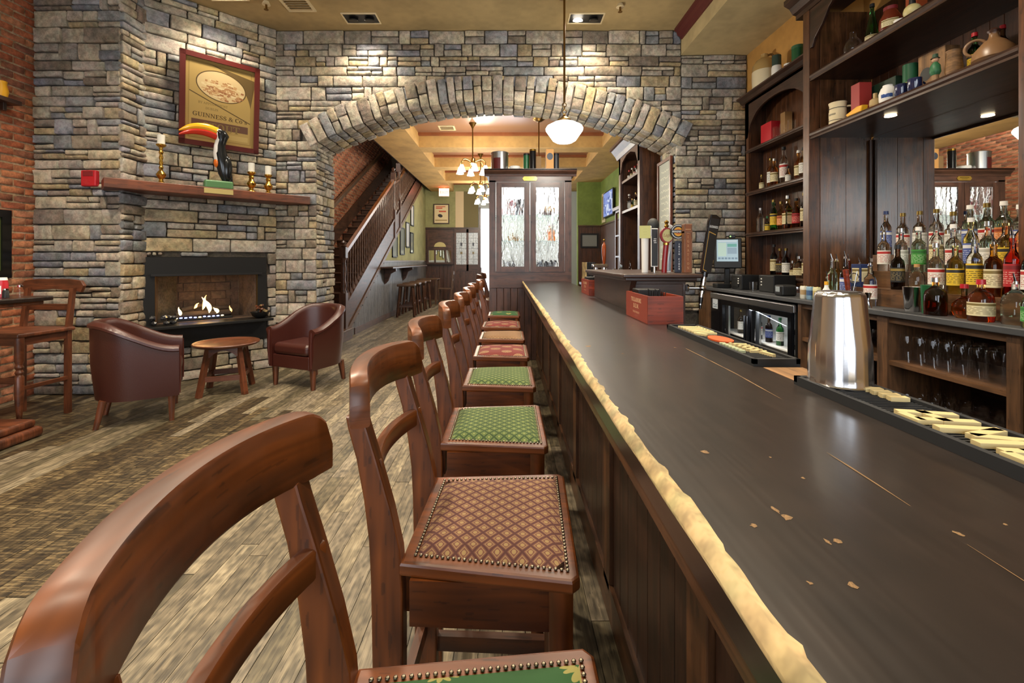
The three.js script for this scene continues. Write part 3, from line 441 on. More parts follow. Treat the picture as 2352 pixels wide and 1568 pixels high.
  put('amber_bottle', 'amber bottle behind the right glass door', 'bottle', 0.6, 1.612, -0.18, (o) => { mesh('body', lathe([[0, 0], [0.045, 0.003], [0.048, 0.12], [0.03, 0.16], [0.014, 0.18], [0.014, 0.2], [0, 0.2]], 18), glass([0.9, 0.4, 0.05], 0.05), o); mesh('cap', cyl(0.016, 0.016, 0.02, 0, 0.2, 0, 12), M.redDark, o); });
  put('trinket_box', 'gold and brown trinkets on the cabinet shelf behind left door', 'trinket', 0.1, 1.612, -0.2, (o) => { mesh('box', rbox(0.12, 0.06, 0.08, 0.004, 0, 0.03, 0), M.oldBrass, o); mesh('cup', cyl(0.02, 0.03, 0.05, 0.0, 0.06, 0, 12), M.brass, o); });
  put('stone_jar', 'dark jar low behind the left glass door', 'jar', 0.02, 1.192, -0.2, (o) => mesh('body', lathe([[0, 0], [0.06, 0.005], [0.07, 0.08], [0.04, 0.14], [0.03, 0.16], [0, 0.16]], 18), std(0x4a4640, 0.5), o));
  put('ornament', 'dark ornament on the upper shelf behind right door', 'ornament', 0.55, 1.962, -0.22, (o) => { mesh('base', rbox(0.16, 0.05, 0.1, 0.004, 0, 0.025, 0), M.backDark, o); mesh('figure', sph(0.05, 0.02, 0.09, 0, 1.2, 0.9, 0.8), M.oldBrass, o); });
  put('tray', 'dark tray standing low behind right glass door', 'tray', 0.55, 1.192, -0.24, (o) => mesh('plate', rbox(0.24, 0.14, 0.02, 0.005, 0, 0.07, 0), M.iron, o));
  // on top of the cabinet
  const TY = 2.571;
  const can = thing('metal_canister', 'silver metal canister with dark red print on top of the cabinet', 'canister', [-0.11, TY, CZ - 0.2]);
  mesh('body', cyl(0.12, 0.12, 0.26, 0, 0, 0, 36), M.steel, can); mesh('lid', lathe([[0, 0.272], [0.112, 0.272], [0.124, 0.265], [0.124, 0.25], [0.12, 0.25]], 36), M.steel, can); mesh('print', new THREE.CylinderGeometry(0.1205, 0.1205, 0.16, 20, 1, true, -0.75, 0.85).translate(0, 0.1, 0), std(0x5a1d1a, 0.4), can);
  const bowl = thing('white_pot', 'low white ceramic pot beside the metal canister', 'pot', [0.1, TY, CZ - 0.2]); mesh('body', lathe([[0, 0], [0.07, 0], [0.076, 0.03], [0.076, 0.075], [0.07, 0.08], [0, 0.08]], 24), M.white, bowl);
  const tubeT = (x, r, h, m, label, cap, z = -0.2) => { const o = thing('bottle_tube', label, 'tube', [x, TY, CZ + z]); mesh('body', cyl(r, r, h, 0, 0, 0, 24), m, o); mesh('cap', cyl(r + 0.001, r + 0.001, 0.025, 0, h, 0, 24), cap, o); };
  tubeT(0.26, 0.042, 0.23, M.greenCan, 'dark green bottle tube on top of the cabinet', M.black); tubeT(0.345, 0.045, 0.27, M.blackGloss, 'black bottle tube with gold lid on top of the cabinet', M.brass, -0.12);
  const cb = thing('carton', 'brown carton behind the black bottle tube', 'box', [0.43, TY, CZ - 0.22]); mesh('body', rbox(0.075, 0.22, 0.075, 0.003, 0, 0.11, 0), std(0x8a6a42, 0.7), cb);
  const ct = thing('carton', 'tall tan carton with dark oval label on top of the cabinet', 'box', [0.58, TY, CZ - 0.16]); mesh('body', rbox(0.105, 0.3, 0.1, 0.003, 0, 0.15, 0), std(0xc9924e, 0.6), ct); mesh('oval', new THREE.CircleGeometry(0.042, 24).scale(1, 1.15, 1).translate(0, 0.2, 0.0512), std(0x3a3f4a, 0.5), ct);
  tubeT(0.675, 0.04, 0.23, std(0x2f2f33, 0.4), 'charcoal bottle tube at the right end of the cabinet top', M.black);
}
// ---------------------------------------------------------------- tap tower casing and tap handles
{
  const t = thing('tap_tower', 'dark wooden box on the bar carrying the beer taps', 'tap tower', [0, BY, 0]);
  mesh('body', [box2(0.665, 0.96, 0.001, 0.17, -2.47, -3.5, 'z')], M.casing, t);
  mesh('front_panel', rbox(0.26, 0.14, 0.012, 0.004, 0.815, 0.082, -2.468, 'x'), M.casing, t);
  mesh('bracket', prism([[0, 0], [0, -0.1], [0.012, -0.07], [0.035, -0.025], [0.06, 0]], 0.03).rotateY(-PI / 2).translate(0.68, 0.172, -2.46), M.casing, t);
  mesh('ledge', [rbox(0.42, 0.022, 1.17, 0.008, 0.812, 0.196, -2.97, 'z'), rbox(0.38, 0.022, 1.12, 0.006, 0.812, 0.179, -2.975, 'z')], M.casing, t);
  // the part of the cabinet below that carries the overhanging side
  const b = thing('tap_cabinet', 'dark wooden housing under the beer taps behind the bar', 'cabinet', [0, 0, 0]); mesh('body', box2(0.775, 0.96, 0.002, BY - 0.0005, -2.47, -3.5, 'y'), M.barDie, b);
  const TY = BY + 0.208, Z = -2.62;
  const H = (name, label, x, z, build) => { const o = thing('beer_tap', label, 'beer tap', [x, TY, z], 0, 'beer tap handles'); build(o); return o; };
  const txt = (w, h, bg, fg, lines, opt = {}) => canvasTex(w, h, (c) => { c.fillStyle = bg; c.fillRect(0, 0, w, h); c.fillStyle = fg; c.textAlign = 'center'; opt.draw?.(c, w, h); lines.forEach(([s, y, f, col]) => { c.fillStyle = col ?? fg; c.font = f; c.fillText(s, w / 2, y); }); });
  H('', 'white cylindrical tap handle with a yellow paper note', 0.79, -2.63, (o) => { mesh('handle', cyl(0.018, 0.021, 0.215, 0, 0, 0, 20), M.white, o); mesh('block', rbox(0.05, 0.06, 0.045, 0.006, 0.008, 0.238, 0), M.white, o); mesh('note', new THREE.PlaneGeometry(0.062, 0.072).rotateY(-0.12).translate(-0.008, 0.232, 0.026), std(0xffffff, 0.8, { map: txt(128, 150, '#d9d58a', '#8f8c50', [['- - -- -', 45, '16px serif'], ['--- - --', 80, '16px serif'], ['-- -- -', 110, '16px serif']]) }), o); });
  H('', 'black rectangular tap handle with white edging', 0.86, -2.68, (o) => { mesh('board', rbox(0.04, 0.225, 0.014, 0.003, 0, 0.145, 0), M.white, o); mesh('face', new THREE.PlaneGeometry(0.035, 0.215).translate(0, 0.145, 0.0075), std(0xffffff, 0.5, { map: txt(64, 390, '#2b2b2a', '#e8e6df', [], { draw: (c) => { for (const [x, y, w] of [[22, 98, 12], [38, 98, 12], [18, 118, 30], [24, 138, 10], [38, 138, 12]]) c.fillRect(x, y, w, 10); } }) }), o); mesh('stem', cyl(0.008, 0.006, 0.035, 0, 0, 0, 10), M.chrome, o); });
  H('', 'dark carved round topped tap handle behind the red one', 0.885, -2.78, (o) => { mesh('stem', cyl(0.014, 0.016, 0.25, 0, 0, 0, 14), M.iron, o); mesh('head', sph(0.036, 0, 0.285, 0, 1, 1.15, 0.8), std(0x30302e, 0.6), o); });
  H('', 'curved red tap handle with cream oval badge and gold tip', 0.893, -2.61, (o) => { mesh('handle', tube([[0, 0, 0], [0.003, 0.06, 0], [0.008, 0.12, 0], [0.012, 0.16, 0]], 0.0155, 16, 12).scale(1, 1, 0.8), std(0x8c1a1e, 0.3), o); mesh('badge', [cyl(0.037, 0.037, 0.016, 0, -0.008, 0, 28).rotateX(PI / 2).scale(1, 1.2, 1).translate(0.014, 0.212, 0)], std(0x8c1a1e, 0.3), o); mesh('oval', new THREE.CircleGeometry(0.03, 28).scale(1, 1.2, 1).translate(0.018, 0.212, 0.0085), std(0xffffff, 0.5, { map: txt(128, 128, '#c2b87a', '#7a1d1c', [['Lager', 76, 'italic 40px serif']]) }), o); mesh('collar', cyl(0.017, 0.017, 0.012, 0.012, 0.158, 0, 14), M.brass, o); mesh('tip', lathe([[0.008, 0], [0.014, 0.01], [0.008, 0.02], [0.014, 0.034], [0, 0.046]], 14).translate(0.014, 0.256, 0), M.brass, o); });
  H('', 'white and silver slanted tap handle behind the round badge', 0.935, -2.66, (o) => { mesh('blade', prism([[-0.02, 0], [0.012, 0], [0.022, 0.27], [-0.004, 0.285], [-0.01, 0.2]], 0.014, 0.003), M.white, o); mesh('swirl', prism([[-0.014, 0.01], [0.008, 0.01], [0.009, 0.14], [-0.004, 0.1]], 0.016, 0.002).translate(0, 0, 0.001), M.steel, o); });
  H('', 'navy tap handle with round yellow cider badge', 0.962, -2.585, (o) => { mesh('handle', rbox(0.036, 0.18, 0.02, 0.004, 0, 0.09, 0), std(0x242a3a, 0.4), o); mesh('lettering', new THREE.PlaneGeometry(0.026, 0.16).translate(0.004, 0.09, 0.0105), std(0xffffff, 0.5, { map: canvasTex(48, 300, (c) => { c.fillStyle = '#242a3a'; c.fillRect(0, 0, 48, 300); c.fillStyle = '#e8e8e4'; c.font = 'bold 24px sans-serif'; c.textAlign = 'center'; [...'IRISH CIDER'].forEach((s, i) => c.fillText(s, 24, 26 + i * 26)); }) }), o); const bd = canvasTex(256, 256, (c) => { const ci = (r, f) => { c.fillStyle = f; c.beginPath(); c.arc(128, 128, r, 0, 7); c.fill(); }; ci(128, '#20242c'); ci(118, '#d8d8d2'); ci(106, '#20242c'); ci(80, '#dba02c'); ci(52, '#c96a25'); c.fillStyle = '#16181e'; c.fillRect(6, 96, 244, 56); c.fillStyle = '#f1efe8'; c.font = 'bold 46px sans-serif'; c.textAlign = 'center'; c.fillText('MAGNERS', 128, 141, 236); }); mesh('badge', cyl(0.042, 0.042, 0.014, 0, -0.007, 0, 32).rotateX(PI / 2).translate(0.0, 0.232, 0), M.black, o); mesh('badge_face', new THREE.CircleGeometry(0.041, 32).translate(0, 0.232, 0.0078), std(0xffffff, 0.4, { map: bd }), o); });
  H('', 'square wooden tap handle with carved lettering', 1.0, -2.55, (o) => { const cedar = wood(0xb9794e, 0.5); mesh('post', [rbox(0.044, 0.272, 0.044, 0.003, 0, 0.136, 0, 'y')], cedar, o); const face = std(0xffffff, 0.6, { map: canvasTex(48, 330, (c) => { c.fillStyle = '#8a4f2c'; c.fillRect(0, 0, 48, 330); c.fillStyle = '#c99a6c'; c.font = '26px serif'; c.textAlign = 'center'; [...'MIGRATION'].forEach((s, i) => c.fillText(s, 24, 62 + i * 31)); c.fillRect(0, 30, 48, 4); }) }); mesh('panel', new THREE.PlaneGeometry(0.03, 0.262).translate(-0.002, 0.136, 0.0225), face, o); mesh('panel', new THREE.PlaneGeometry(0.03, 0.262).rotateY(PI / 2).translate(0.0225, 0.136, 0), face, o); mesh('rail', box2(-0.022, 0.022, 0.222, 0.232, -0.022, 0.0235), cedar, o); });
  // tall stout tap on the right, leaning, with its chrome faucet
  const s = thing('stout_tap', 'tall black leaning stout tap with chrome faucet at the bar end', 'tap', [1.04, 1.2, -2.45]);
  mesh('faucet', [rod([-0.075, 0, -0.01], [0.0, 0, 0], 0.009, 12), rod([0, -0.03, 0], [0.012, 0.06, 0], 0.014, 14), sph(0.02, 0.003, 0.0, 0), rod([0, -0.02, 0], [-0.012, -0.09, 0.01], 0.011, 12, 0.008)], M.chrome, s);
  mesh('spout', rod([-0.006, -0.05, 0.005], [-0.014, -0.11, 0.012], 0.012, 12, 0.006), M.blackGloss, s); mesh('collar', rod([0.012, 0.06, 0], [0.016, 0.085, 0], 0.018, 14), M.blackGloss, s); mesh('flange', rod([-0.078, 0, -0.01], [-0.07, 0, -0.01], 0.02, 16), M.chrome, s);
  const gf = canvasTex(128, 512, (c) => { c.fillStyle = '#131110'; c.fillRect(0, 0, 128, 512); c.fillStyle = '#d9d7d0'; c.font = 'bold 30px sans-serif'; c.textAlign = 'center'; c.fillText('GUINNESS', 64, 90, 124); c.strokeStyle = '#b48a3c'; c.lineWidth = 8; c.beginPath(); c.moveTo(110, 150); c.lineTo(10, 130); c.lineTo(10, 490); c.lineTo(60, 500); c.stroke(); });
  const hg = prism([[-0.021, 0], [0.021, 0], [0.036, 0.3], [0.01, 0.315], [-0.02, 0.312], [-0.024, 0.28]], 0.034, 0.006); const h = mesh('handle', hg, M.blackGloss, s, [0.014, 0.082, -0.017], [0, 0, -0.16]);
  const fp = new THREE.PlaneGeometry(0.048, 0.29).translate(0.004, 0.148, 0.0345); mesh('print', fp, std(0xffffff, 0.3, { map: gf }), h);
}
// ---------------------------------------------------------------- things on the bar
{
  const face = canvasTex(512, 192, (c) => { c.fillStyle = '#8e3c2c'; c.fillRect(0, 0, 512, 192); c.fillStyle = '#d9b98e'; c.textAlign = 'center'; c.font = 'bold 44px serif'; c.fillText('TULLAMORE', 256, 62, 240); c.fillText('D.E.W.', 256, 108, 130); c.font = '20px serif'; c.fillText('IRISH WHISKEY', 256, 146); c.font = '13px serif'; c.fillText('- - - - - - - - -', 256, 170); });
  const caddy = (x, z, label, n) => {
    const t = thing('bar_caddy', label, 'caddy', [x, BY, z]), w = 0.155, d = 0.36, h = 0.122, th = 0.009;
    mesh('front_panel', box2(0, w, 0, h, 0, -th, 'x'), M.redBox, t); mesh('back_panel', box2(0, w, 0, h, -d + th, -d, 'x'), M.redBox, t); mesh('side_panel', box2(w - th, w, 0, h, -th, -d + th, 'z'), M.redBox, t); mesh('base', box2(th, w - th, 0, th, -th, -d + th, 'z'), M.redBox, t);
    const sp = mesh('side_panel', box2(0, th, 0, h, -th, -d + th, 'z'), M.redBox, t); mesh('print', new THREE.PlaneGeometry(d - 0.002, h - 0.002).rotateY(-PI / 2).translate(-0.0008, h / 2, -d / 2), std(0xffffff, 0.5, { map: face }), sp);
    mesh('divider', box2(th, w - th, th, h - 0.02, -d / 2, -d / 2 - th, 'x'), M.redBox, t);
    for (let i = 0; i < n; i++) mesh('straw', rod([0.04 + 0.008 * (i % 6), 0.02, -0.06 - 0.02 * (i / 6 | 0)], [0.03 + 0.012 * (i % 6) + rr(-0.01, 0.01), h + rr(0.015, 0.03), -0.05 - 0.02 * (i / 6 | 0)], 0.0022, 5), M.black, t);
    mesh('napkins', rbox(0.11, 0.12, 0.11, 0.006, w / 2, 0.078, -0.28), M.black, t);
  };
  caddy(0.61, -1.99, 'red wooden caddy with straws, the nearer and larger looking one', 18); caddy(0.64, -3.6, 'red wooden caddy at the far end of the bar', 6);
  const bars = (pts, w, h) => pts.map(([a, b]) => bar([a[0], h, a[1]], [b[0], h, b[1]], w, 0.008));
  const mat = (z0, z1, label, build) => {
    const t = thing('bar_mat', label, 'mat', [0, BY, 0]), a = 0.648, b = 0.772;
    mesh('base', box2(a, b, 0, 0.006, z0, z1, 'z'), M.rubber, t); mesh('rim', [box2(a, a + 0.011, 0.006, 0.019, z0, z1), box2(b - 0.011, b, 0.006, 0.019, z0, z1), box2(a, b, 0.006, 0.019, z0, z0 - 0.011), box2(a, b, 0.006, 0.019, z1, z1 + 0.011)], M.rubber, t);
    const g = []; for (let z = z0 - 0.018; z > z1 + 0.016; z -= 0.0095) g.push(box2(a + 0.013, b - 0.013, 0.006, 0.0135, z, z - 0.004)); stuff(mesh('ribs', g, M.rubber, t)); build(t); };
  const cream = std(0xd9c48e, 0.6);
  mat(-1.205, -1.86, 'black rubber bar mat with orange oval, beyond the steel shaker', (t) => {
    mesh('emblem', [cyl(0.033, 0.033, 0.006, 0.71, 0.0125, 0, 28).scale(1, 1, 1.9).translate(0, 0, -1.525)], std(0xd2571f, 0.6), t);
    const L = []; for (let i = 0; i < 7; i++) L.push([[0.672, -1.8 + i * 0.026], [0.745, -1.785 + i * 0.026]]); L.push([[0.67, -1.64], [0.7, -1.6]], [[0.745, -1.8], [0.745, -1.66]]); mesh('lettering', bars(L, 0.012, 0.0165), cream, t);
    const K = []; for (let i = 0; i < 6; i++) K.push([[0.7, -1.43 + i * 0.022], [0.742, -1.42 + i * 0.022]]); K.push([[0.7, -1.44], [0.735, -1.26]]); mesh('lettering', bars(K, 0.01, 0.0165), cream, t); const Q = []; for (let i = 0; i < 7; i++) Q.push([[0.668, -1.44 + i * 0.02], [0.684, -1.436 + i * 0.02]]); mesh('lettering', bars(Q, 0.013, 0.0165), std(0xb9bf9a, 0.6), t);
  });
  mat(-0.38, -1.035, 'black rubber bar mat with cream lettering under the steel shaker', (t) => {
    const A = []; for (let i = 0; i < 4; i++) A.push([[0.725, -0.93 + i * 0.02], [0.757, -0.925 + i * 0.02]]); mesh('lettering', bars(A, 0.014, 0.017), cream, t);
    const L = [[[0.672, -0.79], [0.755, -0.77]], [[0.672, -0.78], [0.672, -0.74]], [[0.672, -0.75], [0.755, -0.735]], [[0.71, -0.79], [0.71, -0.735]], [[0.67, -0.715], [0.755, -0.7]], [[0.755, -0.7], [0.69, -0.68]], [[0.69, -0.68], [0.755, -0.655]], [[0.67, -0.655], [0.755, -0.645]], [[0.675, -0.625], [0.75, -0.615]], [[0.71, -0.63], [0.71, -0.59]], [[0.675, -0.62], [0.675, -0.575]], [[0.75, -0.615], [0.75, -0.575]], [[0.68, -0.55], [0.7, -0.53]], [[0.7, -0.53], [0.755, -0.515]]]; mesh('lettering', bars(L, 0.016, 0.017), cream, t);
  });
  const sh = thing('shaker_tin', 'upturned steel cocktail shaker tin on the near bar mat', 'shaker', [0.715, BY + 0.0136, -0.985]);
  mesh('body', lathe([[0.0605, 0], [0.0615, 0.003], [0.059, 0.006], [0.0585, 0.02], [0.057, 0.085], [0.0545, 0.1], [0.0465, 0.187], [0.045, 0.194], [0.04, 0.199], [0.032, 0.2], [0, 0.2]], 64), M.brushed, sh);
}

// ================================================================ back bar on the right wall
const CY = 1.03, CX = 2.38;
const moulding = (z0, z1, x, y, name, parent, m = M.shelf) => mesh(name, wuv(prism([[0, 0], [0.016, 0], [0.012, 0.012], [0.02, 0.022], [0.02, 0.034], [0.008, 0.046], [0.0, 0.05]].map(([a, b]) => [-a, b]), Math.abs(z1 - z0)), 'z').translate(x, y, Math.min(z0, z1)), m, parent);
// counter and what stands below it
{
  const t = thing('back_counter', 'long dark grey stone counter along the back bar', 'counter', [0, 0, 0]);
  mesh('worktop', box2(CX + 0.05, XR + 0.195, CY - 0.036, CY, 0.44, -4.15, 'z'), M.counter, t); mesh('worktop_end', box2(CX + 0.05, XR - 0.003, CY - 0.036, CY, -4.15, -5.76, 'z'), M.counter, t); mesh('front_edge', rbox(0.06, 0.036, 6.2, 0.006, CX + 0.03, CY - 0.018, -2.66, 'z'), M.counter, t);
  const u = thing('shelf_cabinet', 'brown wooden open shelves under the back counter holding glasses', 'cabinet', [0, 0, 0]);
  mesh('apron', box2(CX + 0.03, CX + 0.05, 0.955, 0.9935, -2.15, -3.76, 'z'), M.lattice, u);
  for (const [a, b] of [[-3.78, -3.74], [-2.97, -2.89], [-2.2, -2.14]]) mesh('post', box2(CX + 0.02, CX + 0.55, 0.02, 0.9935, a, b, 'y'), M.lattice, u);
  mesh('back_panel', box2(CX + 0.55, CX + 0.57, 0.02, 0.99, -3.78, -2.14, 'z'), M.backDark, u);
  for (const y of [0.69, 0.36, 0.06]) mesh('shelf', box2(CX + 0.03, CX + 0.55, y, y + 0.028, -3.74, -2.2, 'z'), M.lattice, u);
  const e = thing('end_panel', 'brown wooden panel between the stone pier and the bottle cooler', 'panel', [0, 0, 0]); mesh('board', box2(CX + 0.02, XR - 0.02, 0.02, 0.9935, -5.74, -5.38, 'y'), M.lattice, e);
}
// glasses under the counter
{
  const wall = 0.0016, tumblerG = lathe([[0.036, 0], [0.0375, 0.001], [0.034, 0.05], [0.0355, 0.06], [0.033, 0.12], [0.03, 0.135], [0, 0.137]], 18), pintG = lathe([[0.041, 0], [0.043, 0.002], [0.038, 0.06], [0.035, 0.085], [0.037, 0.1], [0.031, 0.16], [0.028, 0.168], [0, 0.17]], 18);
  const ord = ['first', 'second', 'third', 'fourth', 'fifth', 'sixth', 'seventh', 'eighth', 'ninth'];
  for (const [y, g, row] of [[0.718, pintG, 'upper'], [0.388, tumblerG, 'lower']]) for (let i = 0; i < 8; i++) for (let d = 0; d < 3; d++) {
    const m = mesh('upturned_glass', g, M.tumbler); m.position.set(CX + 0.1 + d * 0.1, y + 0.0005, -2.845 + i * 0.0855);
    tag(m, `clear glass, ${ord[i]} from left, ${['front', 'middle', 'back'][d]} line, ${row} shelf under the counter`, 'glass', row + ' shelf glasses');
  }
  for (let i = 0; i < 5; i++) { const m = mesh('upturned_glass', pintG, M.tumbler); m.position.set(CX + 0.1, 0.7185, -3.66 + i * 0.15); tag(m, `clear glass, ${ord[i]} from the cooler, on the shelf behind the shaker`, 'glass', 'glasses behind the shaker'); }
}
// bottle cooler with two glass doors
{
  const z0 = -5.36, z1 = -3.8, XB = CX + 0.6, t = thing('bottle_cooler', 'black bottle cooler with two glass doors and steel top edge', 'fridge', [0, 0, 0]);
  mesh('cabinet', [box2(CX + 0.02, XB, 0.05, 0.975, z0, z0 + 0.02), box2(CX + 0.02, XB, 0.05, 0.975, z1 - 0.02, z1), box2(CX + 0.02, XB, 0.05, 0.09, z0, z1), box2(CX + 0.02, XB, 0.945, 0.975, z0, z1), box2(XB - 0.02, XB, 0.05, 0.975, z0, z1)], M.black, t);
  mesh('top_edge', rbox(0.04, 0.062, z1 - z0, 0.006, CX + 0.015, 0.94, (z0 + z1) / 2, 'z'), M.steel, t);
  mesh('grille', box2(CX + 0.005, CX + 0.03, 0.05, 0.907, z0, z0 + 0.22), M.blackGloss, t);
  mesh('sticker', new THREE.PlaneGeometry(0.13, 0.11).rotateY(-PI / 2).translate(CX + 0.003, 0.85, z0 + 0.11), std(0xffffff, 0.5, { map: canvasTex(128, 110, (c) => { c.fillStyle = '#c4ccd2'; c.fillRect(0, 0, 128, 110); c.strokeStyle = '#4e6070'; c.lineWidth = 7; c.beginPath(); c.moveTo(12, 70); c.bezierCurveTo(50, 20, 60, 110, 116, 50); c.stroke(); c.fillStyle = '#4e6070'; c.fillRect(20, 84, 88, 8); }) }), t);
  for (const [a, b, hs] of [[z0 + 0.25, z0 + 0.85, 1], [z0 + 0.86, z1 - 0.03, -1]]) {
    const d = mesh('door', [box2(CX - 0.005, CX + 0.025, 0.08, 0.16, a, b), box2(CX - 0.005, CX + 0.025, 0.86, 0.907, a, b), box2(CX - 0.005, CX + 0.025, 0.16, 0.86, a, a + 0.05), box2(CX - 0.005, CX + 0.025, 0.16, 0.86, b - 0.05, b)], M.blackGloss, t);
    mesh('pane', new THREE.PlaneGeometry(b - a - 0.1, 0.70).rotateY(-PI / 2).translate(CX + 0.01, 0.51, (a + b) / 2), M.pane, d);
    mesh('handle', rod([CX - 0.03, 0.35, hs > 0 ? b - 0.025 : a + 0.025], [CX - 0.03, 0.8, hs > 0 ? b - 0.025 : a + 0.025], 0.011, 10), M.blackGloss, d);
    mesh('inner_frame', [box2(CX + 0.03, CX + 0.05, 0.16, 0.86, a + 0.05, a + 0.12)], M.steel, d);
  }
  for (const y of [0.54, 0.3]) mesh('rack', box2(CX + 0.08, XB - 0.05, y, y + 0.012, z0 + 0.04, z1 - 0.04), M.white, t);
  mesh('liner', box2(XB - 0.035, XB - 0.021, 0.1, 0.94, z0 + 0.02, z1 - 0.02), M.white, t);
  mesh('unseen_cooler_light', box2(CX + 0.1, CX + 0.14, 0.93, 0.942, z0 + 0.3, z1 - 0.1), lamp([0.85, 0.93, 1], 8), t); rectLight(CX + 0.12, 0.927, (z0 + z1) / 2 + 0.1, 0.04, 1.0, [0.5, -1, 0.001], new THREE.Color(0.85, 0.93, 1), 42);  // light out of view under the top, lighting the racks
  const c2 = thing('steel_edge_cooler', 'second black cooler with steel edge at the right end below the counter', 'fridge', [0, 0, 0]); mesh('body', box2(CX + 0.03, CX + 0.6, 0.05, 0.97, -2.13, -0.4, 'z'), M.black, c2); mesh('handle', rbox(0.03, 0.05, 1.3, 0.006, CX + 0.01, 0.84, -1.45), M.steel, c2);
}
// left shelf unit
const SX = 2.82, SB = 3.0;
{
  const z0 = -5.43, z1 = -4.22, t = thing('shelf_unit', 'dark wooden bottle shelves beside the stone pier with arched top', 'shelf', [0, 0, 0]);
  mesh('stile', box2(SX, SX + 0.03, CY + 0.001, 3.2, z0, z0 + 0.08, 'y'), M.back, t); mesh('side_panel', box2(SX, XR - 0.002, CY + 0.001, 3.2, z0, z0 + 0.025, 'y'), M.back, t);
  mesh('side_panel', box2(SX, XR - 0.002, CY + 0.001, 3.2, z1 - 0.025, z1, 'y'), M.back, t);
  for (let z = z0 + 0.025; z < z1 - 0.03; z += 0.0955) mesh('back_board', rbox(0.012, 2.18, 0.094, 0.003, SB + 0.012, 2.11, z + 0.047, 'y'), M.back, t);
  mesh('base_panel', [box2(SX, SB, CY + 0.001, 1.12, z0 + 0.025, z1 - 0.025, 'z'), box2(SX - 0.012, SX, CY + 0.03, CY + 0.05, z0 + 0.03, z1 - 0.03), box2(SX - 0.012, SX, CY + 0.07, CY + 0.09, z0 + 0.03, z1 - 0.03)], M.back, t);
  for (const y of [1.12, 1.62, 2.1, 2.6]) { mesh('shelf', box2(SX + 0.01, SB, y + 0.018, y + 0.05, z0 + 0.025, z1 - 0.025, 'z'), M.shelf, t); moulding(z0 + 0.02, z1 - 0.01, SX + 0.012, y, 'shelf_edge', t); }
  // valance with a low arch under the cornice
  const s = new THREE.Shape(); s.moveTo(0, 0); s.lineTo(0, -0.42); s.lineTo(0.06, -0.42); s.bezierCurveTo(0.1, -0.26, 0.16, -0.24, 0.2, -0.2); s.bezierCurveTo(0.35, -0.07, 0.83, -0.07, 1.0, -0.2); s.bezierCurveTo(1.05, -0.24, 1.11, -0.26, 1.15, -0.42); s.lineTo(1.21, -0.42); s.lineTo(1.21, 0); s.closePath();
  mesh('valance', wuv(new THREE.ExtrudeGeometry(s, { depth: 0.022, bevelEnabled: false, curveSegments: 10 }).rotateY(-PI / 2), 'z').translate(SX + 0.022, 3.2, z0), M.shelf, t);
  mesh('cornice', wuv(prism([[0, 0], [0.0, 0.03], [-0.02, 0.035], [-0.04, 0.07], [-0.075, 0.085], [-0.075, 0.1], [0.2, 0.1], [0.2, 0]], z1 - z0 + 0.05), 'z').translate(SX, 3.17, z0 - 0.06), M.shelf, t);
  for (const y of [3.15]) { mesh('puck_light', cyl(0.035, 0.03, 0.012, SX + 0.1, y - 0.012, -4.45, 18), lamp([1, 0.8, 0.5], 8), t); spot(SX + 0.1, y - 0.02, -4.45, SX + 0.1, 0, -4.45, WARM, 1.5, 1.0, 1.5); }  // puck light out of view, lighting the shelves below it
}
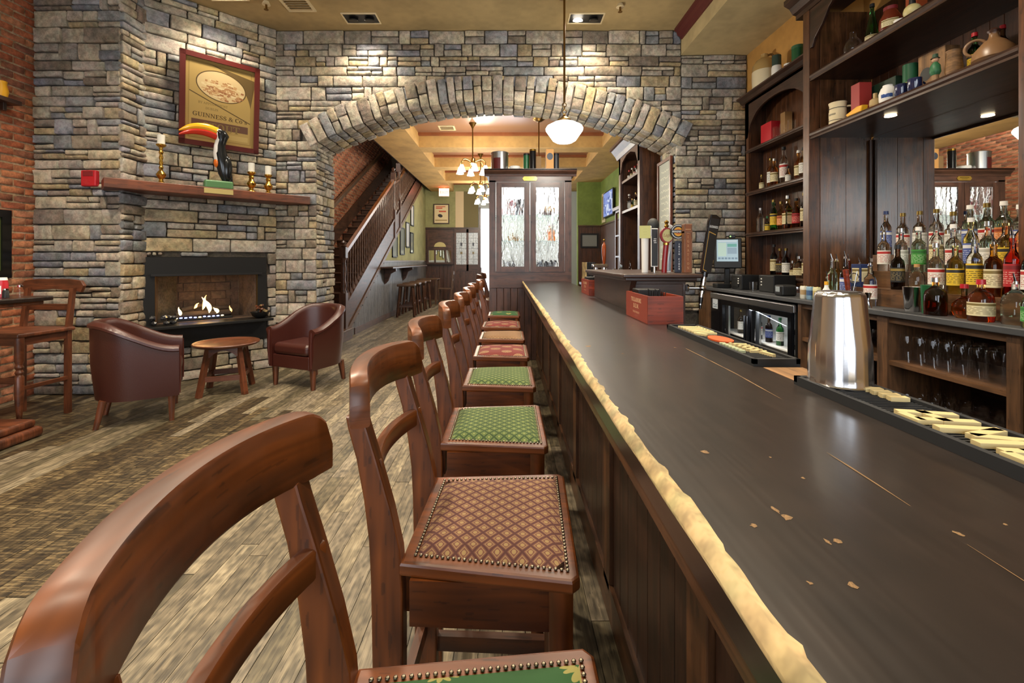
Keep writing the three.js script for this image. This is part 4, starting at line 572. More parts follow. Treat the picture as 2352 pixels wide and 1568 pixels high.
// large centre unit: a deep canopied bay, panelled at its left side, mirrored behind
const QX = 2.65, QB = 3.2;
{
  const z0 = -4.105, z1 = -2.29, zi = -4.02, t = thing('back_bar_unit', 'large dark wooden back bar with high shelves and a mirror', 'back bar', [0, 0, 0]);
  mesh('post', rbox(0.1, 2.52, 0.085, 0.006, QX + 0.05, CY + 1.261, z0 + 0.0425, 'y'), M.back, t); mesh('post', rbox(0.1, 2.52, 0.085, 0.006, QX + 0.05, CY + 1.261, z1 - 0.0425, 'y'), M.back, t);
  for (let k = 0; k < 2; k++) { const w = (QB - QX - 0.1) / 2, x = QX + 0.1 + k * w; mesh('panel_board', rbox(w - 0.0015, 2.5, 0.03, 0.002, x + w / 2, CY + 1.252, zi - 0.015, 'y'), M.panel, t); }
  mesh('strip', lathe([[0.0, 0], [0.014, 0], [0.014, 1.37], [0, 1.37]], 10).translate(QB - 0.02, CY + 0.001, zi + 0.014), M.backDark, t);
  for (let z = zi; z < z1 - 0.1; z += 0.0895) mesh('back_board', rbox(0.012, 1.08, 0.088, 0.003, QB + 0.008, 2.98, z + 0.044, 'y'), M.back, t);
  for (const y of [2.41, 2.92]) { mesh('shelf', box2(QX + 0.02, QB, y + 0.016, y + 0.066, zi, z1 - 0.085, 'z'), M.shelf, t); const e = moulding(zi - 0.0, z1 - 0.085, QX + 0.022, 0, 'shelf_edge', t); e.scale.y = 1.35; e.position.y = y; }
  mesh('cornice', wuv(prism([[0, 0], [0, 0.04], [-0.03, 0.05], [-0.06, 0.1], [-0.11, 0.13], [-0.11, 0.17], [0.3, 0.17], [0.3, 0]], z1 - z0 + 0.2), 'z').translate(QX, 3.55, z0 - 0.1), M.shelf, t);
  const br = [[0, 0], [0, -0.34], [0.03, -0.34], [0.06, -0.28], [0.16, -0.2], [0.24, -0.1], [0.33, -0.04], [0.36, 0]];
  for (const s of [1, -1]) mesh('bracket', wuv(prism(br.map(([a, b]) => [a * s, b]), 0.024, 0.004).rotateY(-PI / 2), 'z').translate(QX + 0.03, 3.55, s > 0 ? zi : z1 - 0.085), M.backDark, t);
  mesh('mirror_backing', box2(QB + 0.008, QB + 0.018, CY + 0.001, 2.42, zi, z1 - 0.085, 'z'), M.backDark, t);
  mesh('mirror', box2(0, 0.005, CY + 0.002, 2.425, -0.81, 0.81), std(0xe6e6e2, 0.012, { metalness: 1 }), t, [QB - 0.002, 0, -3.19], [0, -0.004, 0]);
  for (const [x, z] of [[2.84, -3.39], [2.84, -2.45]]) { mesh('puck_light', cyl(0.038, 0.034, 0.01, x, 2.416, z, 20), lamp([1, 0.8, 0.52], 7), t); spot(x, 2.41, z, x, 0, z, WARM, 1.6, 1.1, 2); }  // the second puck light is added, out of view to the right
  // stepped stand for the bottles
  const st = thing('bottle_steps', 'stepped wooden stand raising the rear rows of bottles', 'bottle stand', [0, CY, 0]); [[2.585, 0.0005, 0.12], [2.71, 0.12, 0.24], [2.835, 0.24, 0.36]].forEach(([x, a, b]) => mesh('step', box2(x, 2.955, a, b, -3.55, -2.27, 'z'), M.lattice, st));
  // unit beyond the right post, only its edge is seen
  const w = thing('side_shelf_unit', 'dark wooden shelf unit right of the large back bar', 'shelf', [0, 0, 0]); mesh('panel', box2(2.72, XR + 0.19, CY + 0.001, 3.2, -2.12, -0.5, 'y'), M.back, w); mesh('cornice', box2(2.64, XR + 0.19, 3.2, 3.32, -2.12, -0.5, 'z'), M.shelf, w);
}

// ================================================================ fireplace and the corner by it
{
  const t = thing('fireplace', 'black metal gas fireplace set into the slanting stone wall', 'fireplace', [FP.x, 0, FP.z], PI / 4), x0 = 0.0, x1 = 1.21;
  mesh('surround', [box2(x0, x1, 1.19, 1.382, -0.03, 0.035), box2(x0, x0 + 0.1, 0.62, 1.2, -0.03, 0.03), box2(x1 - 0.1, x1, 0.62, 1.2, -0.03, 0.03)], M.iron, t);
  mesh('hood_lip', box2(x0 + 0.06, x1 - 0.06, 1.175, 1.2, 0, 0.06), M.black, t);
  mesh('lower_panel', box2(x0, x1, 0.385, 0.62, -0.03, 0.03), M.black, t);
  mesh('hearth_shelf', rbox(x1 - x0 + 0.02, 0.03, 0.3, 0.004, (x0 + x1) / 2, 0.635, 0.11), M.iron, t);
  const soot = std(0x57463a, 0.85, { map: rep(texStone, 1, 1) });
  mesh('firebox', [box2(x0 + 0.2, x1 - 0.2, 0.65, 1.19, -0.36, -0.38), mv(box(0.02, 0.56, 0.36), x0 + 0.15, 0.92, -0.19, -0.28), mv(box(0.02, 0.56, 0.36), x1 - 0.15, 0.92, -0.19, 0.28), box2(x0 + 0.05, x1 - 0.05, 0.64, 0.655, 0, -0.38), box2(x0 + 0.05, x1 - 0.05, 1.17, 1.19, 0, -0.38)], soot, t);
  for (let r = 0; r < 5; r++) for (let c = 0; c < 4; c++) mesh('fire_brick', rbox(0.155, 0.095, 0.01, 0.003, x0 + 0.3 + c * 0.166 + (r % 2 ? 0.03 : -0.02), 0.72 + r * 0.102, -0.355), soot, t);
  mesh('metal_edge', [box2(x0 + 0.1, x0 + 0.108, 0.65, 1.18, 0.0, 0.01), box2(x1 - 0.108, x1 - 0.1, 0.65, 1.18, 0.0, 0.01)], M.oldBrass, t);
  mesh('burner', rbox(0.62, 0.03, 0.16, 0.006, 0.55, 0.668, -0.14), M.iron, t);
  const bark = std(0x33271e, 0.9, { map: rep(texStone, 2, 1) });
  for (const [a, b, r] of [[[0.3, 0.715, -0.1], [0.66, 0.725, -0.17], 0.04], [[0.5, 0.71, -0.2], [0.86, 0.72, -0.12], 0.042], [[0.36, 0.775, -0.13], [0.6, 0.83, -0.19], 0.028], [[0.62, 0.78, -0.15], [0.84, 0.77, -0.2], 0.03]]) mesh('log', rod(a, b, r, 9, r * 0.85), bark, t);
  const fl = lamp([1, 0.5, 0.12], 4), fl2 = lamp([1, 0.72, 0.32], 5), blue = lamp([0.25, 0.35, 1], 5);
  const flame = (x, y, z, h, w, lean, m) => { const P = []; for (let i = 0; i <= 6; i++) { const k = i / 6; P.push([x + lean * k * k + 0.012 * Math.sin(k * 5), y + h * k, z]); } const g = new THREE.TubeGeometry(new THREE.CatmullRomCurve3(P.map(V)), 14, 1, 7); const p = g.attributes.position; const c = new THREE.CatmullRomCurve3(P.map(V)); for (let i = 0; i <= 14; i++) { const o = c.getPointAt(i / 14), rad = w * Math.sin(PI * Math.pow(1 - i / 14 * 0.96, 1.5)) * 0.9 + 0.0015; for (let j = 0; j <= 7; j++) { const q = i * 8 + j; p.setXYZ(q, o.x + (p.getX(q) - o.x) * rad, o.y + (p.getY(q) - o.y) * rad, o.z + (p.getZ(q) - o.z) * rad); } } mesh('flame', g, m, t); };
  flame(0.33, 0.71, -0.08, 0.11, 0.018, 0.01, fl2); flame(0.56, 0.77, -0.1, 0.17, 0.02, 0.05, fl); flame(0.62, 0.73, -0.08, 0.19, 0.026, -0.06, fl2); flame(0.48, 0.79, -0.12, 0.06, 0.014, 0.06, fl); flame(0.7, 0.72, -0.1, 0.07, 0.022, -0.02, fl2); flame(0.84, 0.71, -0.1, 0.09, 0.012, 0.01, fl);
  for (let i = 0; i < 11; i++) mesh('blue_flame', sph(0.011, 0.3 + i * 0.045, 0.692 + rr(0, 0.006), -0.055, 1.5, 0.7, 0.8, 8), i % 5 === 0 ? fl2 : blue, t);
  t.updateMatrixWorld(true); const q = t.localToWorld(new THREE.Vector3(0.58, 0.84, -0.06)); point(q.x, q.y, q.z, new THREE.Color(1, 0.55, 0.2), 0.45, 3);
  // scuttles of coal and kindling on the hearth
  const loc = (x, y, z) => t.localToWorld(new THREE.Vector3(x, y, z)).toArray();
  const sc = thing('coal_heap', 'heap of glinting dark coal at the left of the hearth', 'coal', loc(0.16, 0.651, 0.11), PI / 4);
  for (let i = 0; i < 16; i++) mesh('coal', new THREE.IcosahedronGeometry(rr(0.022, 0.036), 0).scale(1, rr(0.7, 1), 1).rotateY(R() * 3).translate(rr(-0.09, 0.1), 0.025 + (i > 8 ? rr(0.035, 0.06) : 0) , rr(-0.05, 0.03)), std(0x2a2a2c, 0.25), sc);
  const bw = thing('kindling_bowl', 'black iron bowl heaped with kindling at the right of the hearth', 'bowl', loc(1.1, 0.651, 0.15), PI / 4);
  mesh('bowl', lathe([[0, 0.005], [0.05, 0.005], [0.085, 0.03], [0.105, 0.075], [0.1, 0.075], [0.075, 0.035], [0, 0.02]], 22), M.iron, bw); for (let i = 0; i < 6; i++) mesh('stick', mv(rbox(0.13, 0.022, 0.024, 0.003), rr(-0.02, 0.03), 0.085 + i * 0.012, rr(-0.03, 0.03), rr(0, 3), 0, rr(-0.5, 0.5)), pick([M.chairWood, M.raw, M.mantel]), bw);
  // mantel and what stands on it
  const m = thing('mantel_shelf', 'brown timber mantel shelf across the stone corner', 'mantel', [FP.x, 0, FP.z], PI / 4);
  mesh('beam', rbox(1.95, 0.098, 0.36, 0.008, 0.64, 2.096, 0.185, 'x'), M.mantel, m);
  mesh('plate', rbox(0.28, 0.055, 0.008, 0.003, 0.62, 2.105, 0.367), std(0xb3a165, 0.5), m).userData.label = 'dull brass coloured plate';
  m.updateMatrixWorld(true); const on = (x, z) => m.localToWorld(new THREE.Vector3(x, 2.1455, z)).toArray();
  const candle = (x, z, hs, hc, label, prof) => { const o = thing('candlestick', label, 'candlestick', on(x, z)); mesh('stick', lathe(prof.map(([r, y]) => [r, y * hs]), 22), M.brass, o); mesh('candle', cyl(0.034, 0.034, hc, 0, hs, 0, 20), M.wax, o); };
  const turned = [[0, 0], [0.055, 0], [0.05, 0.03], [0.022, 0.07], [0.018, 0.13], [0.04, 0.2], [0.046, 0.25], [0.03, 0.31], [0.014, 0.36], [0.022, 0.42], [0.013, 0.47], [0.02, 0.54], [0.013, 0.6], [0.021, 0.67], [0.012, 0.74], [0.022, 0.8], [0.013, 0.86], [0.018, 0.92], [0.045, 0.97], [0.045, 1], [0, 1]], short = [[0, 0], [0.055, 0], [0.05, 0.06], [0.022, 0.14], [0.02, 0.2], [0.045, 0.34], [0.05, 0.44], [0.03, 0.56], [0.02, 0.66], [0.03, 0.74], [0.02, 0.84], [0.044, 0.94], [0.044, 1], [0, 1]];
  candle(0.13, 0.2, 0.42, 0.1, 'tall turned brass candlestick with white candle on the mantel', turned); candle(0.98, 0.24, 0.24, 0.105, 'short brass candlestick with white candle, left of the right hand pair', short); candle(1.18, 0.19, 0.24, 0.105, 'short brass candlestick with white candle, nearest the arch', short);
  // toucan figurine
  const b = thing('toucan_figurine', 'glazed toucan bird figurine with orange and yellow bill on green base', 'figurine', on(0.65, 0.21), PI / 4 - 0.1); b.scale.setScalar(1.12);
  mesh('base', rbox(0.25, 0.085, 0.13, 0.02, 0, 0.043, 0), std(0x4f7a4d, 0.35), b);
  const spine = [[0.07, 0.085, 0.035], [0.06, 0.16, 0.062], [0.045, 0.26, 0.07], [0.02, 0.36, 0.058], [0.015, 0.44, 0.045], [0.03, 0.5, 0.045], [0.035, 0.545, 0.06], [0.02, 0.595, 0.048], [0.01, 0.61, 0.008]]; const blk = std(0x15181a, 0.2), skin = (pts, m2, name, sx = 1, sz = 0.85) => { const P = [], I = [], n = 16; pts.forEach(([x, y, r], i) => { for (let j = 0; j < n; j++) { const a = j / n * 2 * PI; P.push(x + Math.cos(a) * r * sx, y, Math.sin(a) * r * sz); } if (i) for (let j = 0; j < n; j++) { const q = (i - 1) * n; I.push(q + j, q + n + j, q + (j + 1) % n, q + (j + 1) % n, q + n + j, q + n + (j + 1) % n); } }); const g = new THREE.BufferGeometry(); g.setAttribute('position', new THREE.Float32BufferAttribute(P, 3)); g.setIndex(I); g.computeVertexNormals(); return mesh(name, g, m2, b); };
  skin(spine, blk, 'body'); skin(spine.slice(2).map(([x, y, r]) => [x - 0.012, y + 0.003, r * 0.93]), M.white, 'bib', 1, 0.78); mesh('breast', sph(0.05, -0.012, 0.27, 0, 0.6, 1, 0.8), std(0xe0701e, 0.3), b);
  mesh('wing', [sph(0.07, 0.075, 0.22, 0.03, 0.62, 1.75, 0.5).rotateZ(0.0), sph(0.07, 0.075, 0.22, -0.03, 0.62, 1.75, 0.5)], blk, b); mesh('tail', mv(rbox(0.04, 0.19, 0.05, 0.015), 0.1, 0.16, 0, 0, 0, 0.1), blk, b); mesh('eye', [sph(0.009, -0.005, 0.575, 0.04), sph(0.009, -0.005, 0.575, -0.04)], M.black, b);
  const bill = (dy, k, m2, name) => { const P = [[-0.01, 0.56 + dy, 0.046 * k], [-0.1, 0.585 + dy, 0.046 * k], [-0.2, 0.58 + dy, 0.04 * k], [-0.28, 0.55 + dy, 0.028 * k], [-0.325, 0.525 + dy, 0.005]]; const c = new THREE.CatmullRomCurve3(P.map(([x, y]) => new THREE.Vector3(x, y, 0))), g = new THREE.TubeGeometry(c, 20, 1, 12), p = g.attributes.position; for (let i = 0; i <= 20; i++) { const o = c.getPointAt(i / 20), f = i / 20 * 4, a = Math.min(3, Math.floor(f)), r = lerp(P[a][2], P[a + 1][2], f - a); for (let j = 0; j <= 12; j++) { const q = i * 13 + j; p.setXYZ(q, o.x + (p.getX(q) - o.x) * r, o.y + (p.getY(q) - o.y) * r, (p.getZ(q)) * r * 0.7); } } g.computeVertexNormals(); mesh(name, g, m2, b); };
  bill(0.018, 1, std(0xe8a81e, 0.25), 'upper_bill'); bill(-0.02, 0.95, std(0xc8321c, 0.25), 'lower_bill');
  // framed print leaning out from the wall
  const pr = thing('framed_print', 'dark red framed tan advertising mirror above the mantel', 'picture', [FP.x, 0, FP.z], PI / 4); const W = 0.8, H = 1.02, cx = 0.7, cy = 3.15;
  const art = canvasTex(640, 820, (c) => { c.fillStyle = '#b89c5c'; c.fillRect(0, 0, 640, 820); c.fillStyle = '#a2874c'; c.fillRect(30, 30, 580, 760); c.fillStyle = '#bba162'; c.fillRect(40, 40, 560, 740); c.save(); c.translate(330, 235); c.rotate(0.12); c.fillStyle = '#6b5730'; c.beginPath(); c.moveTo(-180, -190); c.lineTo(300, -170); c.lineTo(290, 130); c.quadraticCurveTo(200, -160, -180, -190); c.fill(); c.fillStyle = '#57431f'; c.beginPath(); c.ellipse(-4, 4, 232, 152, 0, 0, 7); c.fill(); c.fillStyle = '#dcc79a'; c.beginPath(); c.ellipse(-4, 4, 222, 143, 0, 0, 7); c.fill(); const q = mulberry(5); for (let i = 0; i < 130; i++) { const a = q() * 6.28, r = Math.sqrt(q()), x = Math.cos(a) * r * 195, y = 30 + Math.sin(a) * r * 95; c.fillStyle = ['#b98d62', '#a2704a', '#e6d6ae', '#c7a173'][i % 4]; c.fillRect(x, y, 14 + q() * 34, 8 + q() * 12); } c.restore(); c.strokeStyle = '#57431f'; c.lineWidth = 9; c.beginPath(); c.moveTo(40, 330); c.lineTo(600, 560); c.stroke(); c.fillStyle = '#6d5a34'; c.textAlign = 'center'; c.font = '30px serif'; c.fillText('BY APPOINTMENT', 250, 440, 330); c.fillText('DUBLIN', 240, 490, 200); c.font = 'bold 58px serif'; c.fillStyle = '#57431f'; c.fillText("GUINNESS & Co's", 320, 570, 520); c.fillStyle = '#6b4a3a'; c.fillRect(60, 600, 520, 74); c.font = 'bold 100px serif'; c.fillStyle = '#8a7444'; c.fillText('STOUT', 330, 690, 420); c.fillStyle = '#cdb474'; c.fillRect(60, 710, 520, 50); });
  mesh('frame', [box2(-W / 2, W / 2, H / 2 - 0.055, H / 2, 0, 0.04), box2(-W / 2, W / 2, -H / 2, -H / 2 + 0.055, 0, 0.04), box2(-W / 2, -W / 2 + 0.055, -H / 2, H / 2, 0, 0.04), box2(W / 2 - 0.055, W / 2, -H / 2, H / 2, 0, 0.04)], phys(0x4e1512, 0.35, { clearcoat: 0.5 }), pr, [cx, cy, 0.085], [0.06, 0, 0]); mesh('print', new THREE.PlaneGeometry(W - 0.1, H - 0.1), std(0xc9c4ba, 0.4, { map: art }), pr, [cx, cy, 0.1], [0.06, 0, 0]); mesh('backing', box2(-W / 2 + 0.01, W / 2 - 0.01, -H / 2 + 0.01, H / 2 - 0.01, -0.012, 0), M.black, pr, [cx, cy, 0.085], [0.06, 0, 0]);
}
{ // alarm strobe on the pier
  const t = thing('fire_strobe', 'small red fire alarm strobe on the stone pier', 'alarm', [-4.15, 2.16, PZ + 0.055]); mesh('body', rbox(0.15, 0.16, 0.05, 0.012), M.red, t); mesh('lens', lathe([[0.001, 0.03], [0.025, 0.022], [0.034, 0]], 16).rotateX(PI / 2).translate(-0.01, -0.03, 0.025), M.tumbler, t); mesh('grille', rbox(0.1, 0.05, 0.006, 0.002, 0.0, 0.045, 0.026), M.redDark, t); mesh('mount', rbox(0.12, 0.13, 0.03, 0.004, 0, 0, -0.035), M.white, t);
}
// ---------------------------------------------------------------- leather tub chairs and small round table
{
  const shell = (() => { // U-shaped wall of the chair, highest behind
    const P = [], I = [], N = 44, n = 12, th = 0.07, path = (s) => { const L = 0.27, r = 0.29, arc = PI * r, T = 2 * L + arc, d = s * T; if (d < L) return [0.29 - (0.02 + d), r, 0, 1]; if (d > L + arc) return [0.0 + (d - L - arc), -r, 0, -1]; const a = (d - L) / r; return [-Math.sin(a) * r * 0.95, Math.cos(a) * r, -Math.sin(a), Math.cos(a)]; };
    for (let i = 0; i <= N; i++) { const s = i / N, [x, z, nx, nz] = path(s), k = 1 - Math.abs(s * 2 - 1), H = 0.6 + 0.2 * sstep(0.02, 0.75, k), B = 0.2, out = 0.02; const sec = [[-th / 2, 0.34], [-th / 2, H - 0.05], [-th / 2 + 0.004, H - 0.018], [-th / 4, H - 0.003], [0, H], [th / 4, H - 0.004], [th / 2 + 0.012, H - 0.022], [th / 2 + 0.014, H - 0.04], [th / 2, H - 0.05], [th / 2 - 0.004, H * 0.6], [th / 2 - out - 0.012, B], [-th / 2, B]]; sec.forEach(([a, y]) => P.push(x + nx * a, y, z + nz * a)); if (i < N) for (let q = 0; q < n; q++) { const a = i * n + q, b = i * n + (q + 1) % n; I.push(a, a + n, b, b, a + n, b + n); } }
    for (const [i, f] of [[0, 1], [N, 0]]) for (let q = 1; q < n - 1; q++) { const a = i * n; f ? I.push(a, a + q, a + q + 1) : I.push(a, a + q + 1, a + q); }
    const g = new THREE.BufferGeometry(); g.setAttribute('position', new THREE.Float32BufferAttribute(P, 3)); g.setIndex(I); return wuv(toCreasedNormals(g, 0.9), 'x'); })();
  const make = (label, x, z, turn) => { const t = thing('tub_chair', label, 'armchair', [x, 0, z], turn, 'leather tub chairs by the fire'); mesh('shell', shell, M.leather, t); t.scale.setScalar(1.06); mesh('seat_cushion', rbox(0.4, 0.12, 0.48, 0.045, 0.075, 0.385, 0), M.leather, t); mesh('seat_base', rbox(0.36, 0.13, 0.5, 0.01, 0.085, 0.262, 0), M.leather, t);
    for (const s of [-1, 1]) { mesh('arm_front', [tube([[0.272, 0.22, s * 0.29], [0.274, 0.4, s * 0.29], [0.27, 0.57, s * 0.29]], 0.008, 10, 6)], std(0x4a2019, 0.4), t); mesh('leg', wuv(new THREE.CylinderGeometry(0.033, 0.022, 0.2, 4).rotateY(PI / 4).translate(0.22, 0.1, s * 0.26), 'y'), M.chairWood, t); mesh('leg', wuv(new THREE.CylinderGeometry(0.033, 0.022, 0.22, 4).rotateY(PI / 4).rotateZ(-0.2).translate(-0.225, 0.1, s * 0.2), 'y'), M.chairWood, t); }
    return t; };
  make('brown leather tub chair seen from behind, in front of the left hearth', -3.18, -3.96, 0.58);
  make('brown leather tub chair facing the room, right of the fire', -2.17, -5.06, 4.29);
  const t = thing('round_table', 'small round wooden table between the leather tub chairs', 'table', [-2.9, 0, -4.72], 0.35);
  mesh('table_top', lathe([[0, 0.478], [0.28, 0.478], [0.3, 0.49], [0.305, 0.502], [0.3, 0.51], [0.285, 0.51], [0.28, 0.506], [0, 0.506]], 40), M.chairWood, t);
  for (const [a, b] of [[-1, -1], [-1, 1], [1, -1], [1, 1]]) mesh('leg', bar([a * 0.2, 0, b * 0.2], [a * 0.13, 0.48, b * 0.13], 0.045, 0.045), M.chairWood, t);
  for (const r of [0, PI / 2, PI, -PI / 2]) { mesh('stretcher', mv(box(0.34, 0.05, 0.02), 0, 0, 0.172).rotateY(r).translate(0, 0.17, 0), M.chairWood, t); const s = new THREE.Shape(); s.moveTo(-0.14, 0.1); s.lineTo(-0.15, 0); s.lineTo(-0.12, 0); s.quadraticCurveTo(0, 0.13, 0.12, 0); s.lineTo(0.15, 0); s.lineTo(0.14, 0.1); s.closePath(); mesh('apron', wuv(new THREE.ExtrudeGeometry(s, { depth: 0.018, bevelEnabled: false }), 'x').translate(0, 0.378, 0.14).rotateY(r), M.chairWood, t); }
}
// ---------------------------------------------------------------- high table and chair at the left edge
{
  const t = thing('pub_table', 'high dark pub table at the left edge of the room', 'table', [-4.07, 0, -3.3]);
  mesh('table_top', rbox(0.98, 0.035, 0.62, 0.01, 0, 1.052, 0, 'x'), wood(0x2b1d15, 0.2, { clearcoat: 0.7 }), t); mesh('edge', rbox(0.9, 0.03, 0.54, 0.006, 0, 1.02, 0, 'x'), M.stool, t);
  mesh('column', lathe([[0.07, 0.1], [0.06, 0.16], [0.045, 0.2], [0.055, 0.5], [0.045, 0.8], [0.06, 0.96], [0.1, 1.005]], 18), M.chairWood, t); mesh('foot', [rbox(0.96, 0.08, 0.46, 0.03, 0.02, 0.041, 0, 'x'), rbox(0.9, 0.06, 0.4, 0.025, 0.02, 0.11, 0, 'x')], M.chairWood, t); 
  const c = thing('pub_chair', 'high wooden chair with turned legs tucked beyond the pub table', 'chair', [-4.12, 0, -3.86], -0.06);
  mesh('seat', rbox(0.52, 0.035, 0.46, 0.012, 0, 0.745, 0, 'x'), M.chairWood, c); mesh('apron', [box2(-0.22, 0.22, 0.66, 0.728, 0.17, 0.19), box2(-0.22, 0.22, 0.66, 0.728, -0.19, -0.17), box2(-0.22, -0.2, 0.66, 0.728, -0.17, 0.17, 'z'), box2(0.2, 0.22, 0.66, 0.728, -0.17, 0.17, 'z')], M.chairWood, c);
  const tl = lathe([[0.014, 0], [0.018, 0.02], [0.012, 0.05], [0.016, 0.07], [0.026, 0.2], [0.03, 0.28], [0.03, 0.41], [0.02, 0.43], [0.028, 0.45], [0.019, 0.47], [0.028, 0.49], [0.02, 0.51], [0.03, 0.54], [0.03, 0.73]], 14);
  for (const s of [-1, 1]) { mesh('front_leg', tl.clone().translate(s * 0.225, 0, 0.19), M.chairWood, c); mesh('back_post', wuv(prism([[-0.02, 0], [0.02, 0], [0.018, 0.7], [0.0, 0.85], [-0.03, 1.1], [-0.06, 1.1], [-0.035, 0.85], [-0.02, 0.7]].map(([a, y]) => [-a, y]), 0.036).rotateY(PI / 2), 'y').translate(s * 0.215 - 0.018, 0, -0.2), M.chairWood, c); }
  mesh('crest_rail', prism([[-0.3, 0], [-0.27, -0.06], [-0.2, -0.045], [0, -0.03], [0.2, -0.045], [0.27, -0.06], [0.3, 0], [0.27, 0.045], [0.15, 0.06], [-0.15, 0.06], [-0.27, 0.045]], 0.03, 0.005, 'x').translate(0, 1.12, -0.29), M.chairWood, c); mesh('back_rail', rbox(0.42, 0.055, 0.022, 0.006, 0, 0.93, -0.245), M.chairWood, c);
  for (const s of [-1, 1]) mesh('stretcher', box2(s * 0.225 - 0.012, s * 0.225 + 0.012, 0.3, 0.33, -0.18, 0.17, 'z'), M.chairWood, c); mesh('stretcher', rbox(0.4, 0.045, 0.025, 0.006, 0, 0.38, 0.19), M.chairWood, c);
  // condiments on the table
  const TY = 1.0698, P = (n, l, cat, x, z, f) => { const o = thing(n, l, cat, [x, TY, z]); f(o); };
  P('ketchup_bottle', 'red sauce bottle with white label on the pub table', 'bottle', -3.76, -3.4, (o) => { mesh('body', lathe([[0, 0], [0.032, 0.002], [0.034, 0.1], [0.03, 0.12], [0.03, 0.13], [0, 0.13]], 18), M.red, o); mesh('label', new THREE.CylinderGeometry(0.0346, 0.0346, 0.06, 18, 1, true, -0.9, 1.6).translate(0, 0.06, 0), M.white, o); mesh('cap', cyl(0.03, 0.026, 0.02, 0, 0.13, 0, 16), M.white, o); });
  P('salt_shaker', 'clear glass salt shaker with steel cap on the pub table', 'shaker', -3.7, -3.47, (o) => { mesh('body', lathe([[0, 0], [0.02, 0.002], [0.018, 0.06], [0.014, 0.075], [0, 0.075]], 12), M.tumbler, o); mesh('cap', lathe([[0.016, 0.075], [0.016, 0.09], [0, 0.1]], 12), M.chrome, o); });
  P('pepper_shaker', 'dark pepper shaker beside the red sauce bottle', 'shaker', -3.69, -3.36, (o) => { mesh('body', lathe([[0, 0], [0.02, 0.002], [0.018, 0.05], [0.014, 0.06], [0, 0.06]], 12), M.black, o); mesh('cap', lathe([[0.016, 0.06], [0.016, 0.07], [0, 0.075]], 12), M.chrome, o); });
  P('candle_glass', 'small bright glass candle holder at the left on the pub table', 'candle holder', -3.79, -3.3, (o) => { mesh('cup', lathe([[0, 0], [0.03, 0], [0.034, 0.06], [0.031, 0.06], [0.027, 0.01], [0, 0.01]], 16), M.tumbler, o); mesh('wax', cyl(0.025, 0.025, 0.03, 0, 0.011, 0, 14), M.wax, o); });
  // on the brick wall
  const f = thing('framed_picture', 'dark framed picture with yellow field on the brick wall', 'picture', [XL + 0.012, 1.5, -4.06], PI / 2); mesh('frame', [box2(-0.28, 0.28, 0.25, 0.32, 0, 0.03), box2(-0.28, 0.28, -0.32, -0.25, 0, 0.03), box2(-0.28, -0.22, -0.25, 0.25, 0, 0.03), box2(0.2, 0.28, -0.25, 0.25, 0, 0.03)], M.blackGloss, f); mesh('print', box2(-0.22, 0.22, -0.25, 0.25, 0, 0.012), std(0x5c6a30, 0.5), f);
  const s = thing('wall_shelf', 'small dark shelf high on the brick wall', 'shelf', [XL + 0.012, 2.82, -4.06], PI / 2); mesh('board', rbox(0.5, 0.04, 0.16, 0.004, 0, 0, 0.082), M.backDark, s); mesh('bracket', [rbox(0.03, 0.08, 0.1, 0.004, -0.18, -0.05, 0.05), rbox(0.03, 0.08, 0.1, 0.004, 0.16, -0.05, 0.05)], M.backDark, s);
  const y = thing('yellow_jug', 'yellow object on the small wall shelf', 'jug', [XL + 0.1, 2.841, -4.2]); mesh('body', lathe([[0, 0], [0.04, 0], [0.05, 0.06], [0.035, 0.12], [0.04, 0.15], [0, 0.15]], 16), M.yellowPl, y);
}

